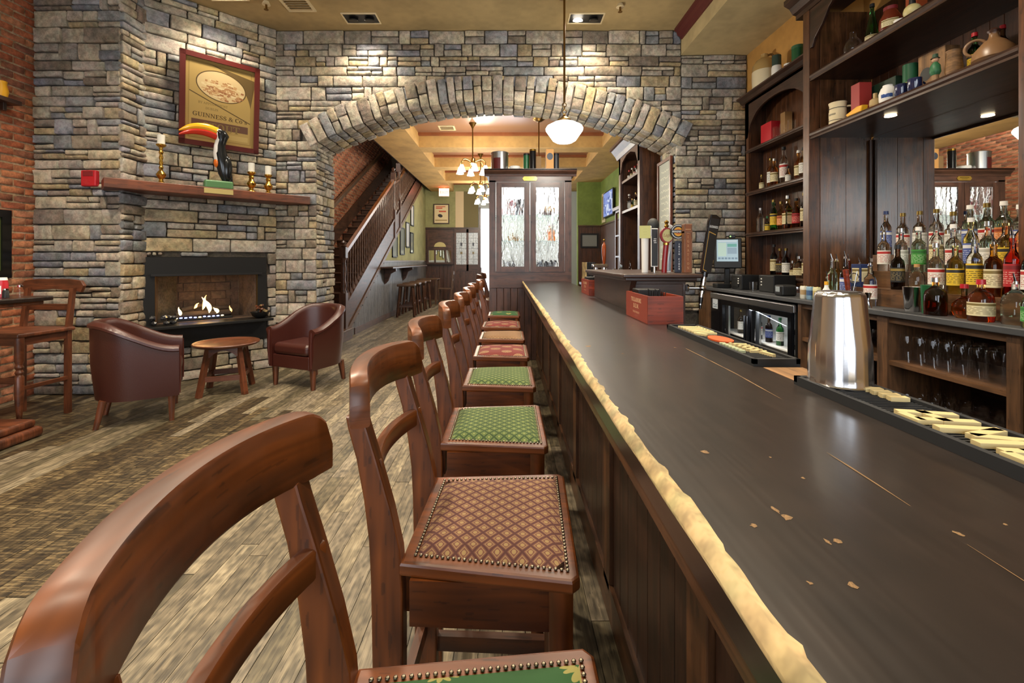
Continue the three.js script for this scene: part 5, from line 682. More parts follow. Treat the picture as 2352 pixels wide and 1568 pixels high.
// ================================================================ the hall beyond the arch
const HZ = -15.6, HY = 3.69, HC = 3.97, SLX = -2.8;
const sy = (z) => 0.2 + (-7.85 - z) * 0.53;   // line of the stair
{
  slab('ceiling_hall', box2(-2.6, 2.98, HC, HC + 0.2, ZB, HZ), std(0x96705a, 0.28));
  slab('ceiling_bulkhead_left', box2(-2.6, -1.84, HY, HC, ZB, HZ, 'z'), M.gold); slab('ceiling_bulkhead_right', box2(1.97, 2.98, HY, HC, ZB, HZ, 'z'), M.gold);
  for (const [a, b] of [[-9.5, -9.95], [-11.5, -11.95], [-13.5, -13.95]]) slab('ceiling_beam', box2(-1.84, 1.97, HY + 0.001, HC, a, b, 'x'), M.gold);
  for (const z of [ZB - 0.02, -9.38, -9.97, -11.38, -11.97, -13.38, -13.97, -15.5]) slab('trim_2', box2(-1.84, 1.97, HC - 0.05, HC, z, z - 0.1, 'x'), M.rust);  // brown strips edging each bay of the paler ceiling
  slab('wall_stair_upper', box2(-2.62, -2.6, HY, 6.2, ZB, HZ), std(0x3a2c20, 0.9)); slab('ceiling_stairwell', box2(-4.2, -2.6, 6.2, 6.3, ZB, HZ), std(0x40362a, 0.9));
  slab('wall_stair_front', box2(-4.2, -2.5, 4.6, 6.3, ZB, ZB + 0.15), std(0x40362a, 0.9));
  // brick side wall of the stair
  const bw = struct('wall_stair', [-3.95, 0, ZB], PI / 2); mesh('backing', box2(-0.1, 9.4, -0.02, 6.3, -0.15, 0), M.brickMortar, bw);
  const cells = []; for (let r = 0; r < 62; r++) for (let c = 0; c < 42; c++) cells.push([c * 0.2135 + (r % 2 ? 0.107 : 0), 0.6 + r * 0.0735]);
  const near = (u, y) => (u > 0.4 && u < 4.2 && y > sy(ZB - u) + 0.2 && y < sy(ZB - u) + 2.2) ? 1 : 0;
  const vis = cells.filter(([u, y]) => near(u, y)).slice(0, 300), set = new Set(vis.map((c) => c.join()));
  vis.forEach(([u, y]) => mesh('brick', pick(brickGeos), pick(brickMats), bw, [u, y, 0]));
  const rest = cells.filter((c) => !set.has(c.join())), im = brickMats.map((m, k) => { const l = rest.filter((_, i) => i % brickMats.length === k), o = new THREE.InstancedMesh(brickGeos[0], m, l.length), q = new THREE.Matrix4(); l.forEach(([u, y], i) => o.setMatrixAt(i, q.makeTranslation(u, y, 0))); o.name = 'bricks'; o.castShadow = o.receiveShadow = true; bw.add(stuff(o)); });
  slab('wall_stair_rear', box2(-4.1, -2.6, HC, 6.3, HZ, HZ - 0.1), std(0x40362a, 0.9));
  // right and far walls
  slab('wall_hall_right', box2(2.8, 2.98, 0, HC, ZB, HZ), M.green); slab('wall_hall_corner', box2(2.1, 2.8, 0, HC, -13.72, -13.9), M.green);
  const wb = struct('wall_wainscot', [0, 0, 0]); for (let z = -8.2; z > -13.6; z -= 0.13) mesh('board', rbox(0.016, 2.35, 0.126, 0.004, 2.792, 1.175, z - 0.065, 'y'), M.back, wb); for (let x = 2.12; x < 2.78; x += 0.11) mesh('board', rbox(0.107, 2.35, 0.016, 0.004, x + 0.055, 1.175, -13.712, 'y'), M.back, wb); mesh('cap', [box2(2.75, 2.8, 2.35, 2.39, -8.2, -13.7), box2(2.1, 2.8, 2.35, 2.39, -13.67, -13.72)], M.back, wb);
  const fw = struct('wall_far', [0, 0, HZ]); mesh('panel', [box2(-4.1, -1.0, 0, HC, 0, -0.15)], M.olive, fw); mesh('panel', box2(-1.0, 2.98, 0, HC, -0.1, -0.25), std(0xb4bcc0, 0.85), fw); mesh('jamb', box2(-1.78, -1.5, 2.42, HY, 0.01, 0), std(0xcbb795, 0.8), fw); mesh('panel', box2(-1.5, -1.0, 2.42, HY, 0.006, 0), std(0x6f6646, 0.85), fw);  // bluish panel stands in for a bright opening down the hall
  for (let x = -2.84; x < -0.98; x += 0.13) mesh('board', rbox(0.126, x < -1.8 && x > -2.8 ? 1.35 : 1.1, 0.02, 0.004, x + 0.065, x < -1.8 && x > -2.8 ? 0.675 : 0.55, 0.012, 'y'), M.cabinet, fw); mesh('wood_panel', box2(-2.84, -0.94, 1.1, 2.4, 0, 0.012, 'x'), M.cabinet, fw); mesh('cap', box2(-2.88, -0.92, 2.4, 2.46, 0, 0.05, 'x'), M.backDark, fw);
  slab('wall_stair_end', box2(-2.9, -2.82, 0, HC, HZ, HZ + 1.2), M.olive);
  // bright glass door at the end of the hall
  const w = struct('window_3', [0, 0, HZ]); mesh('pane', box2(-0.94, 0.6, 0.3, 3.1, -0.09, -0.08), lamp([0.84, 0.92, 1], 3.2), w); mesh('frame', [box2(-0.98, -0.92, 0, 3.15, -0.08, 0.0), box2(0.6, 0.66, 0, 3.15, -0.08, 0), box2(-0.2, -0.14, 0.3, 3.1, -0.08, -0.04)], M.cabinet, w); rectLight(-0.17, 1.8, HZ - 0.06, 1.5, 2.6, [0, 0, 1], DAY, 3.2);
}
{ // mirror cupboard, leaded doors, poster, exit sign
  const t = thing('wall_mirror', 'wooden overmantel mirror with fan ornament on the far wall', 'mirror', [-2.3, 0, HZ + 0.03]); mesh('frame', [box2(-0.44, 0.44, 1.22, 1.27, 0, 0.06), box2(-0.44, -0.38, 1.27, 2.2, 0, 0.03, 'y'), box2(0.38, 0.44, 1.27, 2.2, 0, 0.03, 'y'), box2(-0.38, 0.38, 1.68, 2.2, 0, 0.025), box2(-0.2, -0.14, 1.27, 1.7, 0, 0.03, 'y'), box2(0.16, 0.22, 1.27, 1.7, 0, 0.03, 'y')], M.cabinet, t); mesh('mirror', box2(-0.38, 0.38, 1.27, 1.68, 0, 0.01), std(0xd9d2b8, 0.03, { metalness: 1 }), t); const s = new THREE.Shape(); s.absarc(0, 0, 0.2, 0, PI); mesh('fan', new THREE.ExtrudeGeometry(s, { depth: 0.012, bevelEnabled: false }).scale(1, 0.8, 1).translate(0, 1.8, 0.025), std(0xcdbf86, 0.4), t); mesh('shelf', box2(-0.46, 0.46, 1.2, 1.225, 0, 0.12), M.backDark, t);
  const d = thing('leaded_doors', 'wooden screen with two leaded glass panels at the end of the hall', 'door', [-1.37, 0, HZ + 0.03]); mesh('frame', [box2(-0.45, -0.38, 0, 2.4, 0, 0.04, 'y'), box2(-0.03, 0.04, 0, 2.4, 0, 0.04, 'y'), box2(0.36, 0.43, 0, 2.4, 0, 0.04, 'y'), box2(-0.38, 0.36, 2.28, 2.4, 0, 0.04), box2(-0.38, 0.36, 0.98, 1.2, 0, 0.04), box2(-0.38, 0.36, 0, 0.98, 0, 0.02, 'y')], M.cabinet, d);
  const lead = canvasTex(128, 384, (c) => { c.fillStyle = '#c3ccd6'; c.fillRect(0, 0, 128, 384); const q = mulberry(9); for (let i = 0; i < 300; i++) { c.fillStyle = q() < 0.5 ? 'rgba(245,248,252,.6)' : 'rgba(90,100,112,.4)'; c.fillRect(q() * 128, q() * 384, 4, 8 + q() * 16); } c.strokeStyle = '#4a4a50'; c.lineWidth = 3; for (let y = 0; y < 384; y += 64) { c.beginPath(); c.moveTo(0, y); c.lineTo(128, y); c.stroke(); } c.beginPath(); c.moveTo(64, 0); c.lineTo(64, 384); c.stroke(); c.fillStyle = '#3c3c44'; c.fillRect(52, 120, 24, 40); c.fillStyle = '#7c6a3a'; c.fillRect(50, 232, 28, 26); });
  for (const [a, b] of [[-0.38, -0.03], [0.04, 0.36]]) mesh('leaded_pane', new THREE.PlaneGeometry(b - a, 1.08).translate((a + b) / 2, 1.74, 0.015), std(0xffffff, 0.25, { map: lead }), d);
  const p = thing('poster', 'small framed cream poster with red lettering on the far green wall', 'poster', [-2.26, 2.92, HZ + 0.012]); mesh('frame', box2(-0.27, 0.27, -0.34, 0.34, 0, 0.02), M.backDark, p); mesh('print', new THREE.PlaneGeometry(0.47, 0.61).translate(0, 0, 0.0215), std(0xffffff, 0.6, { map: canvasTex(128, 166, (c) => { c.fillStyle = '#ddc9a0'; c.fillRect(0, 0, 128, 166); c.fillStyle = '#c2472f'; c.fillRect(14, 12, 88, 7); c.fillRect(14, 25, 60, 9); c.fillRect(42, 54, 66, 12); c.fillStyle = '#2e2a2e'; c.beginPath(); c.ellipse(54, 100, 22, 15, 0.3, 0, 7); c.fill(); c.fillStyle = '#a58f62'; c.fillRect(8, 136, 110, 12); }) }), p);
  const e = thing('exit_sign', 'lit white exit sign with red letters hanging from the hall ceiling', 'sign', [-2.06, 3.54, -14.8]); mesh('body', rbox(0.34, 0.27, 0.06, 0.01), M.white, e); mesh('face', new THREE.PlaneGeometry(0.32, 0.24).translate(0, 0, 0.031), std(0xffffff, 0.5, { map: canvasTex(128, 96, (c) => { c.fillStyle = '#f6e6df'; c.fillRect(0, 0, 128, 96); c.fillStyle = '#e8402c'; c.font = 'bold 52px sans-serif'; c.textAlign = 'center'; c.fillText('EXIT', 64, 66, 108); }), emissive: new THREE.Color(1, 0.75, 0.68), emissiveIntensity: 0.9 }), e); mesh('stem', cyl(0.015, 0.015, 0.06, 0, 0.125, 0, 8), M.white, e); point(-2.06, 3.6, -14.68, new THREE.Color(1, 0.12, 0.06), 0.22, 2);
}
// ---- stair
{
  const t = thing('staircase', 'dark wooden staircase with turned balusters climbing behind the arch', 'staircase', [0, 0, 0]), dk = wood(0x68452f, 0.42), rail = wood(0xa8642e, 0.3), balLitM = wood(0x83604c, 0.28);  // baluster wood is lightened to hold the highlights in its colour
  mesh('platform', [box2(-3.94, -2.68, 0.001, 0.16, -6.42, -7.9, 'z')], M.cabinet, t); mesh('platform_tread', rbox(1.28, 0.03, 1.5, 0.008, -3.305, 0.172, -7.16, 'z'), M.lattice, t);
  for (let i = 0; i < 24; i++) { const z = -7.85 - i * 0.34, y = 0.36 + i * 0.18; mesh('tread', rbox(1.12, 0.03, 0.37, 0.008, -3.37, y, z - 0.15, 'x'), dk, t); mesh('riser', box2(-3.92, SLX - 0.02, y - 0.18, y - 0.015, z, z - 0.02, 'x'), dk, t); }
  const band = (x, w, lo, hi, z0, z1, name, m) => mesh(name, wuv(prism([[-z0, sy(z0) + lo], [-z1, sy(z1) + lo], [-z1, sy(z1) + hi], [-z0, sy(z0) + hi]], w).rotateY(PI / 2), 'z').translate(x, 0, 0), m, t);
  band(SLX - 0.03, 0.06, -0.12, 0.42, -7.85, -15.3, 'stringer', M.cabinet); band(SLX + 0.02, 0.03, 0.36, 0.42, -7.85, -15.3, 'stringer_cap', M.cabinet); band(SLX + 0.02, 0.03, -0.14, -0.04, -7.85, -15.3, 'stringer_edge', M.lattice); band(-3.94, 0.03, 0.2, 0.55, -7.2, -15.3, 'wall_string', dk);
  const newel = (z, y0, h, x = SLX) => { mesh('newel_post', [box2(x - 0.06, x + 0.06, y0, y0 + h * 0.4, z - 0.06, z + 0.06, 'y'), lathe([[0.055, h * 0.4], [0.04, h * 0.44], [0.05, h * 0.48], [0.036, h * 0.55], [0.046, h * 0.68], [0.036, h * 0.76], [0.055, h * 0.8]], 14).translate(x, y0, z), box2(x - 0.055, x + 0.055, y0 + h * 0.8, y0 + h * 0.92, z - 0.055, z + 0.055, 'y'), lathe([[0.03, h * 0.92], [0.055, h * 0.935], [0.03, h * 0.95], [0.05, h * 0.975], [0, h * 1.0]], 14).translate(x, y0, z)], M.cabinet, t); };
  newel(-7.8, 0.187, 1.5); newel(-11.2, sy(-11.2) - 0.1, 1.75); newel(-11.75, sy(-11.75) - 0.1, 1.8);
  mesh('handrail', bar([SLX, sy(-7.85) + 1.28, -7.85], [SLX, sy(-11.2) + 1.33, -11.2], 0.07, 0.07), rail, t); mesh('handrail', bar([SLX, sy(-11.2) + 1.25, -11.2], [SLX, sy(-11.75) + 1.15, -11.75], 0.06, 0.05), M.cabinet, t); mesh('handrail', bar([SLX, sy(-11.75) + 1.2, -11.75], [SLX, sy(-15.2) + 1.2, -15.2], 0.07, 0.07), rail, t);
  const bal = lathe([[0.016, 0], [0.018, 0.12], [0.012, 0.15], [0.02, 0.2], [0.013, 0.26], [0.016, 0.45], [0.011, 0.6], [0.018, 0.66], [0.016, 0.87]], 8);
  for (let z = -8.0; z > -15; z -= 0.135) if (Math.abs(z + 11.2) > 0.08 && Math.abs(z + 11.75) > 0.08) mesh('baluster', bal, balLitM, t, [SLX, sy(z) + 0.415, z]);
  const h = thing('wall_handrail', 'plain wooden handrail on the brick wall of the stair', 'handrail', [0, 0, 0]); mesh('rail', bar([-3.86, sy(-7.6) + 1.15, -7.6], [-3.86, sy(-14) + 1.15, -14], 0.06, 0.09), M.lattice, h); mesh('rail_end', box2(-3.95, -3.83, sy(-7.6) + 1.1, sy(-7.6) + 1.2, -6.6, -7.62), M.lattice, h);
  // wall below the stair, with its wainscot
  const uw = struct('wall_under_stair'); const cut = (z0, z1, x, w, y1, m, name) => { const zz = -7.85 - (y1 - 0.2 + 0.1) / 0.53; mesh(name, prism([[-(-8.05), 0], [-z1, 0], [-z1, y1], [-zz, y1], [8.05, 0.02]], w).rotateY(PI / 2).translate(x, 0, 0), m, uw); };
  cut(-8.05, HZ, SLX - 0.02, 0.02, 3.6, M.olive, 'plaster');
  const bb = std(0x85807e, 0.4, { map: texWood }); for (let z = -8.05; z > -15.5; z -= 0.25) { const y = Math.min(1.3, sy(z) - 0.1); if (y > 0.06) mesh('board', box2(SLX - 0.0005, SLX + 0.016, 0, y, z - 0.002, z - 0.248, 'y'), bb, uw); } mesh('cap', box2(SLX, SLX + 0.04, 1.3, 1.34, -10.1, HZ), M.cabinet, uw); mesh('skirting', box2(SLX, SLX + 0.03, 0, 0.12, -8.3, HZ), M.cabinet, uw);  // brown boards greyed so their colour holds the cool daylight
  const l = thing('wall_ledge', 'narrow wooden drinks ledge on carved brackets under the stair', 'ledge', [SLX + 0.017, 0, 0]); mesh('board', rbox(0.3, 0.035, 4.2, 0.006, 0.151, 1.18, -12.0, 'z'), M.cabinet, l); for (const z of [-10.4, -12.2]) mesh('bracket', prism([[0, 0], [0.26, 0], [0.26, -0.06], [0.14, -0.12], [0.08, -0.28], [0, -0.36]], 0.08, 0.006).translate(0, 1.162, z), M.cabinet, l);
  const pics = [[-11.3, 1.68, 0.5, 0.52, 'dark framed picture lowest and nearest on the wall under the stair'], [-12.1, 1.85, 0.5, 0.72, 'black framed picture second along the wall under the stair'], [-12.75, 2.05, 0.46, 0.7, 'black framed picture third along the wall under the stair'], [-13.3, 1.85, 0.42, 0.6, 'black framed picture farthest along the wall under the stair'], [-13.35, 2.65, 0.42, 0.62, 'framed picture hung highest below the stair landing']];
  for (const [z, y, w, hh, lab] of pics) { const o = thing('framed_picture', lab, 'picture', [SLX + 0.0005, y, z], PI / 2, 'pictures under the stair'); mesh('frame', [box2(-w / 2, w / 2, hh / 2 - 0.03, hh / 2, 0, 0.025), box2(-w / 2, w / 2, -hh / 2, -hh / 2 + 0.03, 0, 0.025), box2(-w / 2, -w / 2 + 0.03, -hh / 2, hh / 2, 0, 0.025), box2(w / 2 - 0.03, w / 2, -hh / 2, hh / 2, 0, 0.025)], M.black, o); mesh('print', box2(-w / 2 + 0.02, w / 2 - 0.02, -hh / 2 + 0.02, hh / 2 - 0.02, 0, 0.012), std(y > 2 ? 0xc6ccd2 : 0x7b8480, 0.15), o); }
  // backless stools, table and chair
  const st = thing('high_stool', 'backless wooden stool under the stair ledge, nearest the camera', 'stool', [-2.42, 0, -10.95], 0.1, 'backless stools under the ledge'); mesh('seat', rbox(0.42, 0.06, 0.34, 0.02, 0, 0.75, 0, 'x'), M.lattice, st); for (const [a, b] of [[-1, -1], [-1, 1], [1, -1], [1, 1]]) mesh('leg', bar([a * 0.2, 0, b * 0.18], [a * 0.14, 0.73, b * 0.12], 0.04, 0.04), M.cabinet, st); for (const s of [-1, 1]) { mesh('stretcher', bar([-0.175, 0.25, s * 0.16], [0.175, 0.25, s * 0.16], 0.025, 0.035), M.cabinet, st); mesh('stretcher', bar([s * 0.175, 0.32, -0.15], [s * 0.175, 0.32, 0.15], 0.025, 0.035), M.cabinet, st); }
  ['second', 'third', 'fourth'].forEach((w, i) => copy(st, `backless wooden stool under the stair ledge, ${w} from the camera`, [-2.43 + 0.01 * i, 0, -11.62 - i * 0.72], 0.05 * i));
  const tb = thing('side_table', 'small light wooden table far down the hall by the stair', 'table', [-2.44, 0, -14.2]); mesh('table_top', rbox(0.6, 0.03, 0.7, 0.006, 0, 0.765, 0, 'x'), M.lattice, tb); for (const [a, b] of [[-1, -1], [-1, 1], [1, -1], [1, 1]]) mesh('leg', box2(a * 0.26 - 0.03, a * 0.26 + 0.03, 0, 0.75, b * 0.3 - 0.03, b * 0.3 + 0.03, 'y'), M.lattice, tb);
  const sc = thing('side_chair', 'light wooden chair at the small table far down the hall', 'chair', [-1.95, 0, -14.25], PI); mesh('seat', rbox(0.4, 0.03, 0.4, 0.006, 0, 0.46, 0, 'x'), M.lattice, sc); for (const [a, b, hh] of [[-1, -1, 1.0], [-1, 1, 1.0], [1, -1, 0.45], [1, 1, 0.45]]) mesh('leg', bar([a * 0.17, 0, b * 0.17], [a * 0.17 + (hh > 0.9 ? -0.1 : 0), hh, b * 0.17], 0.035, 0.035), M.lattice, sc); mesh('back_slat', [box2(-0.27, -0.25, 0.9, 1.0, -0.17, 0.17, 'z'), box2(-0.24, -0.22, 0.7, 0.76, -0.17, 0.17, 'z')], M.lattice, sc);
}
// ---- chandeliers, second pendant and unseen stair lamp
{
  const sl = thing('unseen_stair_lamp', 'unseen globe lamp high above the stair, lighting the brick wall', 'lamp', [-3.3, 5.1, -9.2]); mesh('globe', sph(0.14, 0, 0, 0), lamp([1, 0.93, 0.8], 5), sl); mesh('rod', cyl(0.01, 0.01, 0.96, 0, 0.14, 0, 8), M.oldBrass, sl); point(-3.3, 5.1, -9.2, new THREE.Color(1, 0.92, 0.78), 16, 6);  // lamp out of view, placed to light the stair bricks
  const shadeM = lamp([1, 0.95, 0.84], 5), shade = lathe([[0.028, 0], [0.036, -0.02], [0.05, -0.06], [0.062, -0.1], [0.075, -0.13]], 16);
  const ch = (z, label) => { const t = thing('chandelier', label, 'chandelier', [-0.67, 3.2, z], 0, 'hall chandeliers'); mesh('canopy', lathe([[0.012, 0.66], [0.03, 0.7], [0.07, 0.76], [0.075, 0.77]], 16), M.oldBrass, t); mesh('stem', cyl(0.012, 0.012, 0.62, 0, 0.06, 0, 8), M.oldBrass, t); mesh('hub', lathe([[0, -0.1], [0.03, -0.08], [0.02, -0.05], [0.06, 0], [0.03, 0.05], [0.02, 0.1]], 16), M.brass, t);
    for (let i = 0; i < 6; i++) { const a = i * PI / 3 + 0.3, c = Math.cos(a), s = Math.sin(a); const arm = mesh('arm', tube([[0, 0, 0], [c * 0.1, 0.05, s * 0.1], [c * 0.2, 0.06, s * 0.2], [c * 0.26, 0.0, s * 0.26], [c * 0.26, -0.06, s * 0.26]], 0.009, 14, 6), M.oldBrass, t); mesh('lamp_shade', shade, shadeM, arm, [c * 0.26, -0.06, s * 0.26]); }
    point(-0.67, 3.0, z, new THREE.Color(1, 0.9, 0.72), 11, 12); };
  ch(-8.75, 'brass chandelier with white bell shades, nearest in the hall'); ch(-11.3, 'brass chandelier with white bell shades, middle one in the hall'); ch(-13.5, 'brass chandelier with white bell shades, farthest in the hall');
  pendant(0.58, -8.5, HC, 2.7, 0.19, 'white globe pendant in the hall, mostly hidden behind the cabinet', 5);
  vent(-1.2, HC, -9.05, 'square slatted vent in the hall ceiling by the first chandelier');
}
// ---- second back bar and the green corner
{
  const t = thing('hall_back_bar', 'tall dark wooden bottle shelves beyond the right stone pier', 'shelf', [0, 0, 0]), x0 = 1.93, x1 = 2.78, z0 = -7.85, z1 = -6.62;
  mesh('side_panel', box2(x0, x1, 1.03, 3.1, z1, z1 - 0.04, 'y'), M.back, t); mesh('side_panel', box2(x0, x1, 1.03, 3.1, z0, z0 + 0.04, 'y'), M.back, t); mesh('stile', box2(x0 - 0.02, x0 + 0.02, 1.03, 3.1, z1 - 0.1, z1 + 0.005, 'y'), M.cabinet, t); mesh('stile', box2(x0 - 0.02, x0 + 0.02, 1.03, 3.1, z0, z0 + 0.1, 'y'), M.cabinet, t); mesh('back_panel', box2(x0 + 0.35, x0 + 0.37, 1.03, 3.1, z0, z1, 'y'), M.back, t);
  for (const y of [2.13, 2.63]) mesh('shelf', box2(x0, x0 + 0.35, y, y + 0.04, z0 + 0.04, z1 - 0.04, 'z'), M.cabinet, t);
  mesh('valance', wuv(prism([[0, 0], [0, -0.3], [0.1, -0.3], [0.22, -0.13], [0.5, -0.06], [0.73, -0.06], [1.0, -0.13], [1.13, -0.3], [1.23, -0.3], [1.23, 0]], 0.02).rotateY(-PI / 2), 'z').translate(x0, 3.1, z0), M.cabinet, t);
  mesh('cornice', wuv(prism([[0.02, 0], [-0.03, 0.02], [-0.06, 0.08], [-0.13, 0.17], [-0.16, 0.18], [-0.16, 0.22], [0.3, 0.22], [0.3, 0]], 1.4), 'z').translate(x0, 3.05, z0 - 0.1), M.cabinet, t);
  const c = thing('hall_counter', 'dark counter below the shelves beyond the right pier', 'counter', [0, 0, 0]); mesh('worktop', box2(1.55, 2.78, 0.985, 1.025, -6.42, -9.4, 'z'), M.counter, c); mesh('body', box2(1.6, 2.78, 0.002, 0.985, -6.42, -9.4, 'y'), M.barDie, c);
  const s2 = thing('corner_shelf', 'narrow wooden shelf of bottles past the tall hall shelves', 'shelf', [0, 0, 0]); mesh('frame', [box2(2.1, 2.14, 1.026, 2.3, -8.1, -8.14, 'y'), box2(2.1, 2.14, 1.026, 2.3, -8.9, -8.94, 'y'), box2(2.1, 2.4, 2.26, 2.3, -8.1, -8.94, 'z')], M.back, s2); for (const y of [1.4, 1.8]) mesh('shelf', box2(2.1, 2.4, y, y + 0.03, -8.14, -8.9, 'z'), M.back, s2); mesh('cornice', box2(2.06, 2.44, 2.3, 2.36, -8.06, -8.98, 'z'), M.back, s2);
  const tv = thing('wall_television', 'flat television with bluish picture on the green hall wall', 'television', [2.79, 2.88, -12.4], -PI / 2); mesh('case', rbox(1.16, 0.7, 0.05, 0.01, 0, 0, 0.05), M.black, tv); mesh('screen', new THREE.PlaneGeometry(1.1, 0.64).translate(0, 0, 0.0765), std(0x000000, 0.2, { emissive: new THREE.Color(1, 1, 1), emissiveIntensity: 1.0, emissiveMap: canvasTex(128, 76, (x) => { x.fillStyle = '#8f9fe0'; x.fillRect(0, 0, 128, 76); const q = mulberry(3); for (let i = 0; i < 40; i++) { x.fillStyle = ['#c9d6f6', '#5f6fb4', '#e6ecfb', '#7a86c0'][i % 4]; x.fillRect(q() * 120, q() * 70, 6 + q() * 18, 4 + q() * 22); } }) }), tv);
  const f1 = thing('framed_picture', 'cream framed picture beside the hall television', 'picture', [2.79, 2.85, -13.2], -PI / 2); mesh('frame', box2(-0.2, 0.2, -0.42, 0.42, 0, 0.03), std(0xd8cfae, 0.5), f1); mesh('print', box2(-0.14, 0.14, -0.34, 0.34, 0.03, 0.032), std(0x9a8a5c, 0.6), f1);
  const f2 = thing('framed_picture', 'wide dark framed picture on the far wainscot beyond the bar', 'picture', [2.45, 1.93, -13.7]); mesh('frame', [box2(-0.27, 0.27, 0.17, 0.22, 0, 0.03), box2(-0.27, 0.27, -0.22, -0.17, 0, 0.03), box2(-0.27, -0.22, -0.17, 0.17, 0, 0.03), box2(0.22, 0.27, -0.17, 0.17, 0, 0.03)], M.black, f2); mesh('print', box2(-0.22, 0.22, -0.17, 0.17, 0, 0.012), std(0x8d918c, 0.3), f2);
  // service station at the far end of the bar: menus, rack, second tap
  const sv = thing('service_station', 'dark wooden service station behind the far end of the bar', 'counter', [0, 0, 0]); mesh('body', box2(0.98, 1.5, 0.002, 1.03, -5.0, -6.1, 'y'), M.barDie, sv); mesh('worktop', box2(0.96, 1.52, 1.03, 1.06, -4.98, -6.12, 'z'), M.casing, sv);
  for (let i = 0; i < 6; i++) { const m = thing('menu', 'tan wooden menu board next to the black menus', 'menu', [0.93 + i * 0.022 + 0.06, 1.0605, -5.9], 0.12, 'menus standing by the cabinet'); if (i) m.userData.label = `black upright menu, ${['', 'first', 'second', 'third', 'fourth', 'fifth'][i]} from the left beside the glazed cabinet`; mesh('cover', rbox(0.01, 0.26, 0.19, 0.002, 0, 0.131, 0), i ? M.black : M.raw, m); }
  const ck = thing('hall_tap', 'chrome beer font with amber handle beyond the bar end', 'tap', [1.14, 1.0605, -5.5]); mesh('font', [cyl(0.03, 0.025, 0.2, -0.08, 0, 0, 14), cyl(0.03, 0.025, 0.2, 0.02, 0, 0, 14), rbox(0.2, 0.05, 0.06, 0.02, -0.03, 0.22, 0)], M.chrome, ck); mesh('handle', lathe([[0.012, 0], [0.02, 0.04], [0.028, 0.15], [0.024, 0.22], [0.01, 0.25], [0, 0.27]], 14).translate(0.02, 0.245, 0), std(0x8a3d16, 0.25), ck); mesh('tip', sph(0.014, 0.02, 0.53, 0), M.brass, ck);
  const bx = thing('black_dispenser', 'black napkin dispenser by the second red caddy', 'dispenser', [1.02, 1.0605, -5.2]); mesh('body', rbox(0.09, 0.14, 0.12, 0.01, 0.02, 0.07, 0), M.blackGloss, bx);
  // chalk board on the right reveal
  const cb = thing('chalkboard', 'framed chalkboard menu hung on the right arch pier', 'chalkboard', [archRt - 0.05, 1.93, -6.08], -PI / 2); mesh('frame', [box2(-0.26, 0.26, 0.71, 0.75, 0, 0.03), box2(-0.26, 0.26, -0.75, -0.71, 0, 0.03), box2(-0.26, -0.22, -0.71, 0.71, 0, 0.03, 'y'), box2(0.22, 0.26, -0.71, 0.71, 0, 0.03, 'y')], wood(0x8a4a2c, 0.4), cb); mesh('board', new THREE.PlaneGeometry(0.44, 1.42).translate(0, 0, 0.012), std(0xffffff, 0.7, { map: canvasTex(256, 820, (x) => { x.fillStyle = '#b6baad'; x.fillRect(0, 0, 256, 820); x.strokeStyle = '#dfe2cf'; x.lineWidth = 5; const q = mulberry(13); for (let y = 70; y < 760; y += 48) { x.strokeStyle = y % 3 ? '#e3e4cf' : '#d2cf9a'; x.beginPath(); let px = 30 + q() * 30; x.moveTo(px, y); while (px < 200 + q() * 30) { px += 9; x.lineTo(px, y + (q() - 0.5) * 22); } x.stroke(); } }) }), cb);
}

// ================================================================ bottles, jars and small things of the back bar
const ordinal = ['first', 'second', 'third', 'fourth', 'fifth', 'sixth', 'seventh', 'eighth', 'ninth', 'tenth', 'eleventh', 'twelfth', 'thirteenth', 'fourteenth'];
const liquid = { clear: glass([0.9, 0.97, 0.94], 0.12), whisky: glass([0.72, 0.3, 0.06], 0.045), amber: glass([0.85, 0.5, 0.14], 0.05), dark: glass([0.16, 0.07, 0.03], 0.03), green: glass([0.12, 0.42, 0.14], 0.04), red: glass([0.75, 0.06, 0.03], 0.04), blue: glass([0.3, 0.5, 0.9], 0.08), yellow: glass([0.85, 0.75, 0.2], 0.05), pale: glass([0.62, 0.85, 0.66], 0.07) };
const labelTex = (bg, fg, acc) => canvasTex(96, 96, (c) => { c.fillStyle = bg; c.fillRect(0, 0, 96, 96); c.fillStyle = acc; c.fillRect(0, 8, 96, 16); c.fillStyle = fg; const q = mulberry(bg.length * 7 + bg.charCodeAt(1)); for (let y = 34; y < 86; y += 9) { let x = 12; while (x < 78) { const w = 4 + q() * 12; c.globalAlpha = 0.75; c.fillRect(x, y, w, 3); x += w + 4; } } });
const lab = (bg, fg, acc) => std(0xffffff, 0.6, { map: labelTex(bg, fg, acc) });
const labels = { cream: lab('#d8cba0', '#5a4a30', '#7c6a3a'), white: lab('#e6e4dc', '#5c5c5c', '#b7b4aa'), redw: lab('#e2ddd2', '#a02622', '#b02420'), red: lab('#a81f22', '#e6d8c0', '#7c1618'), yellow: lab('#d9b52e', '#3a2f12', '#2a2a2a'), black: lab('#1d1c1b', '#c9b072', '#8c7436'), green: lab('#3f8f3a', '#dfe6cf', '#2a6a2a'), blue: lab('#4a5a9a', '#dfe3ee', '#d8d8da'), orange: lab('#c9763a', '#f0e2c8', '#8a3a1a') };
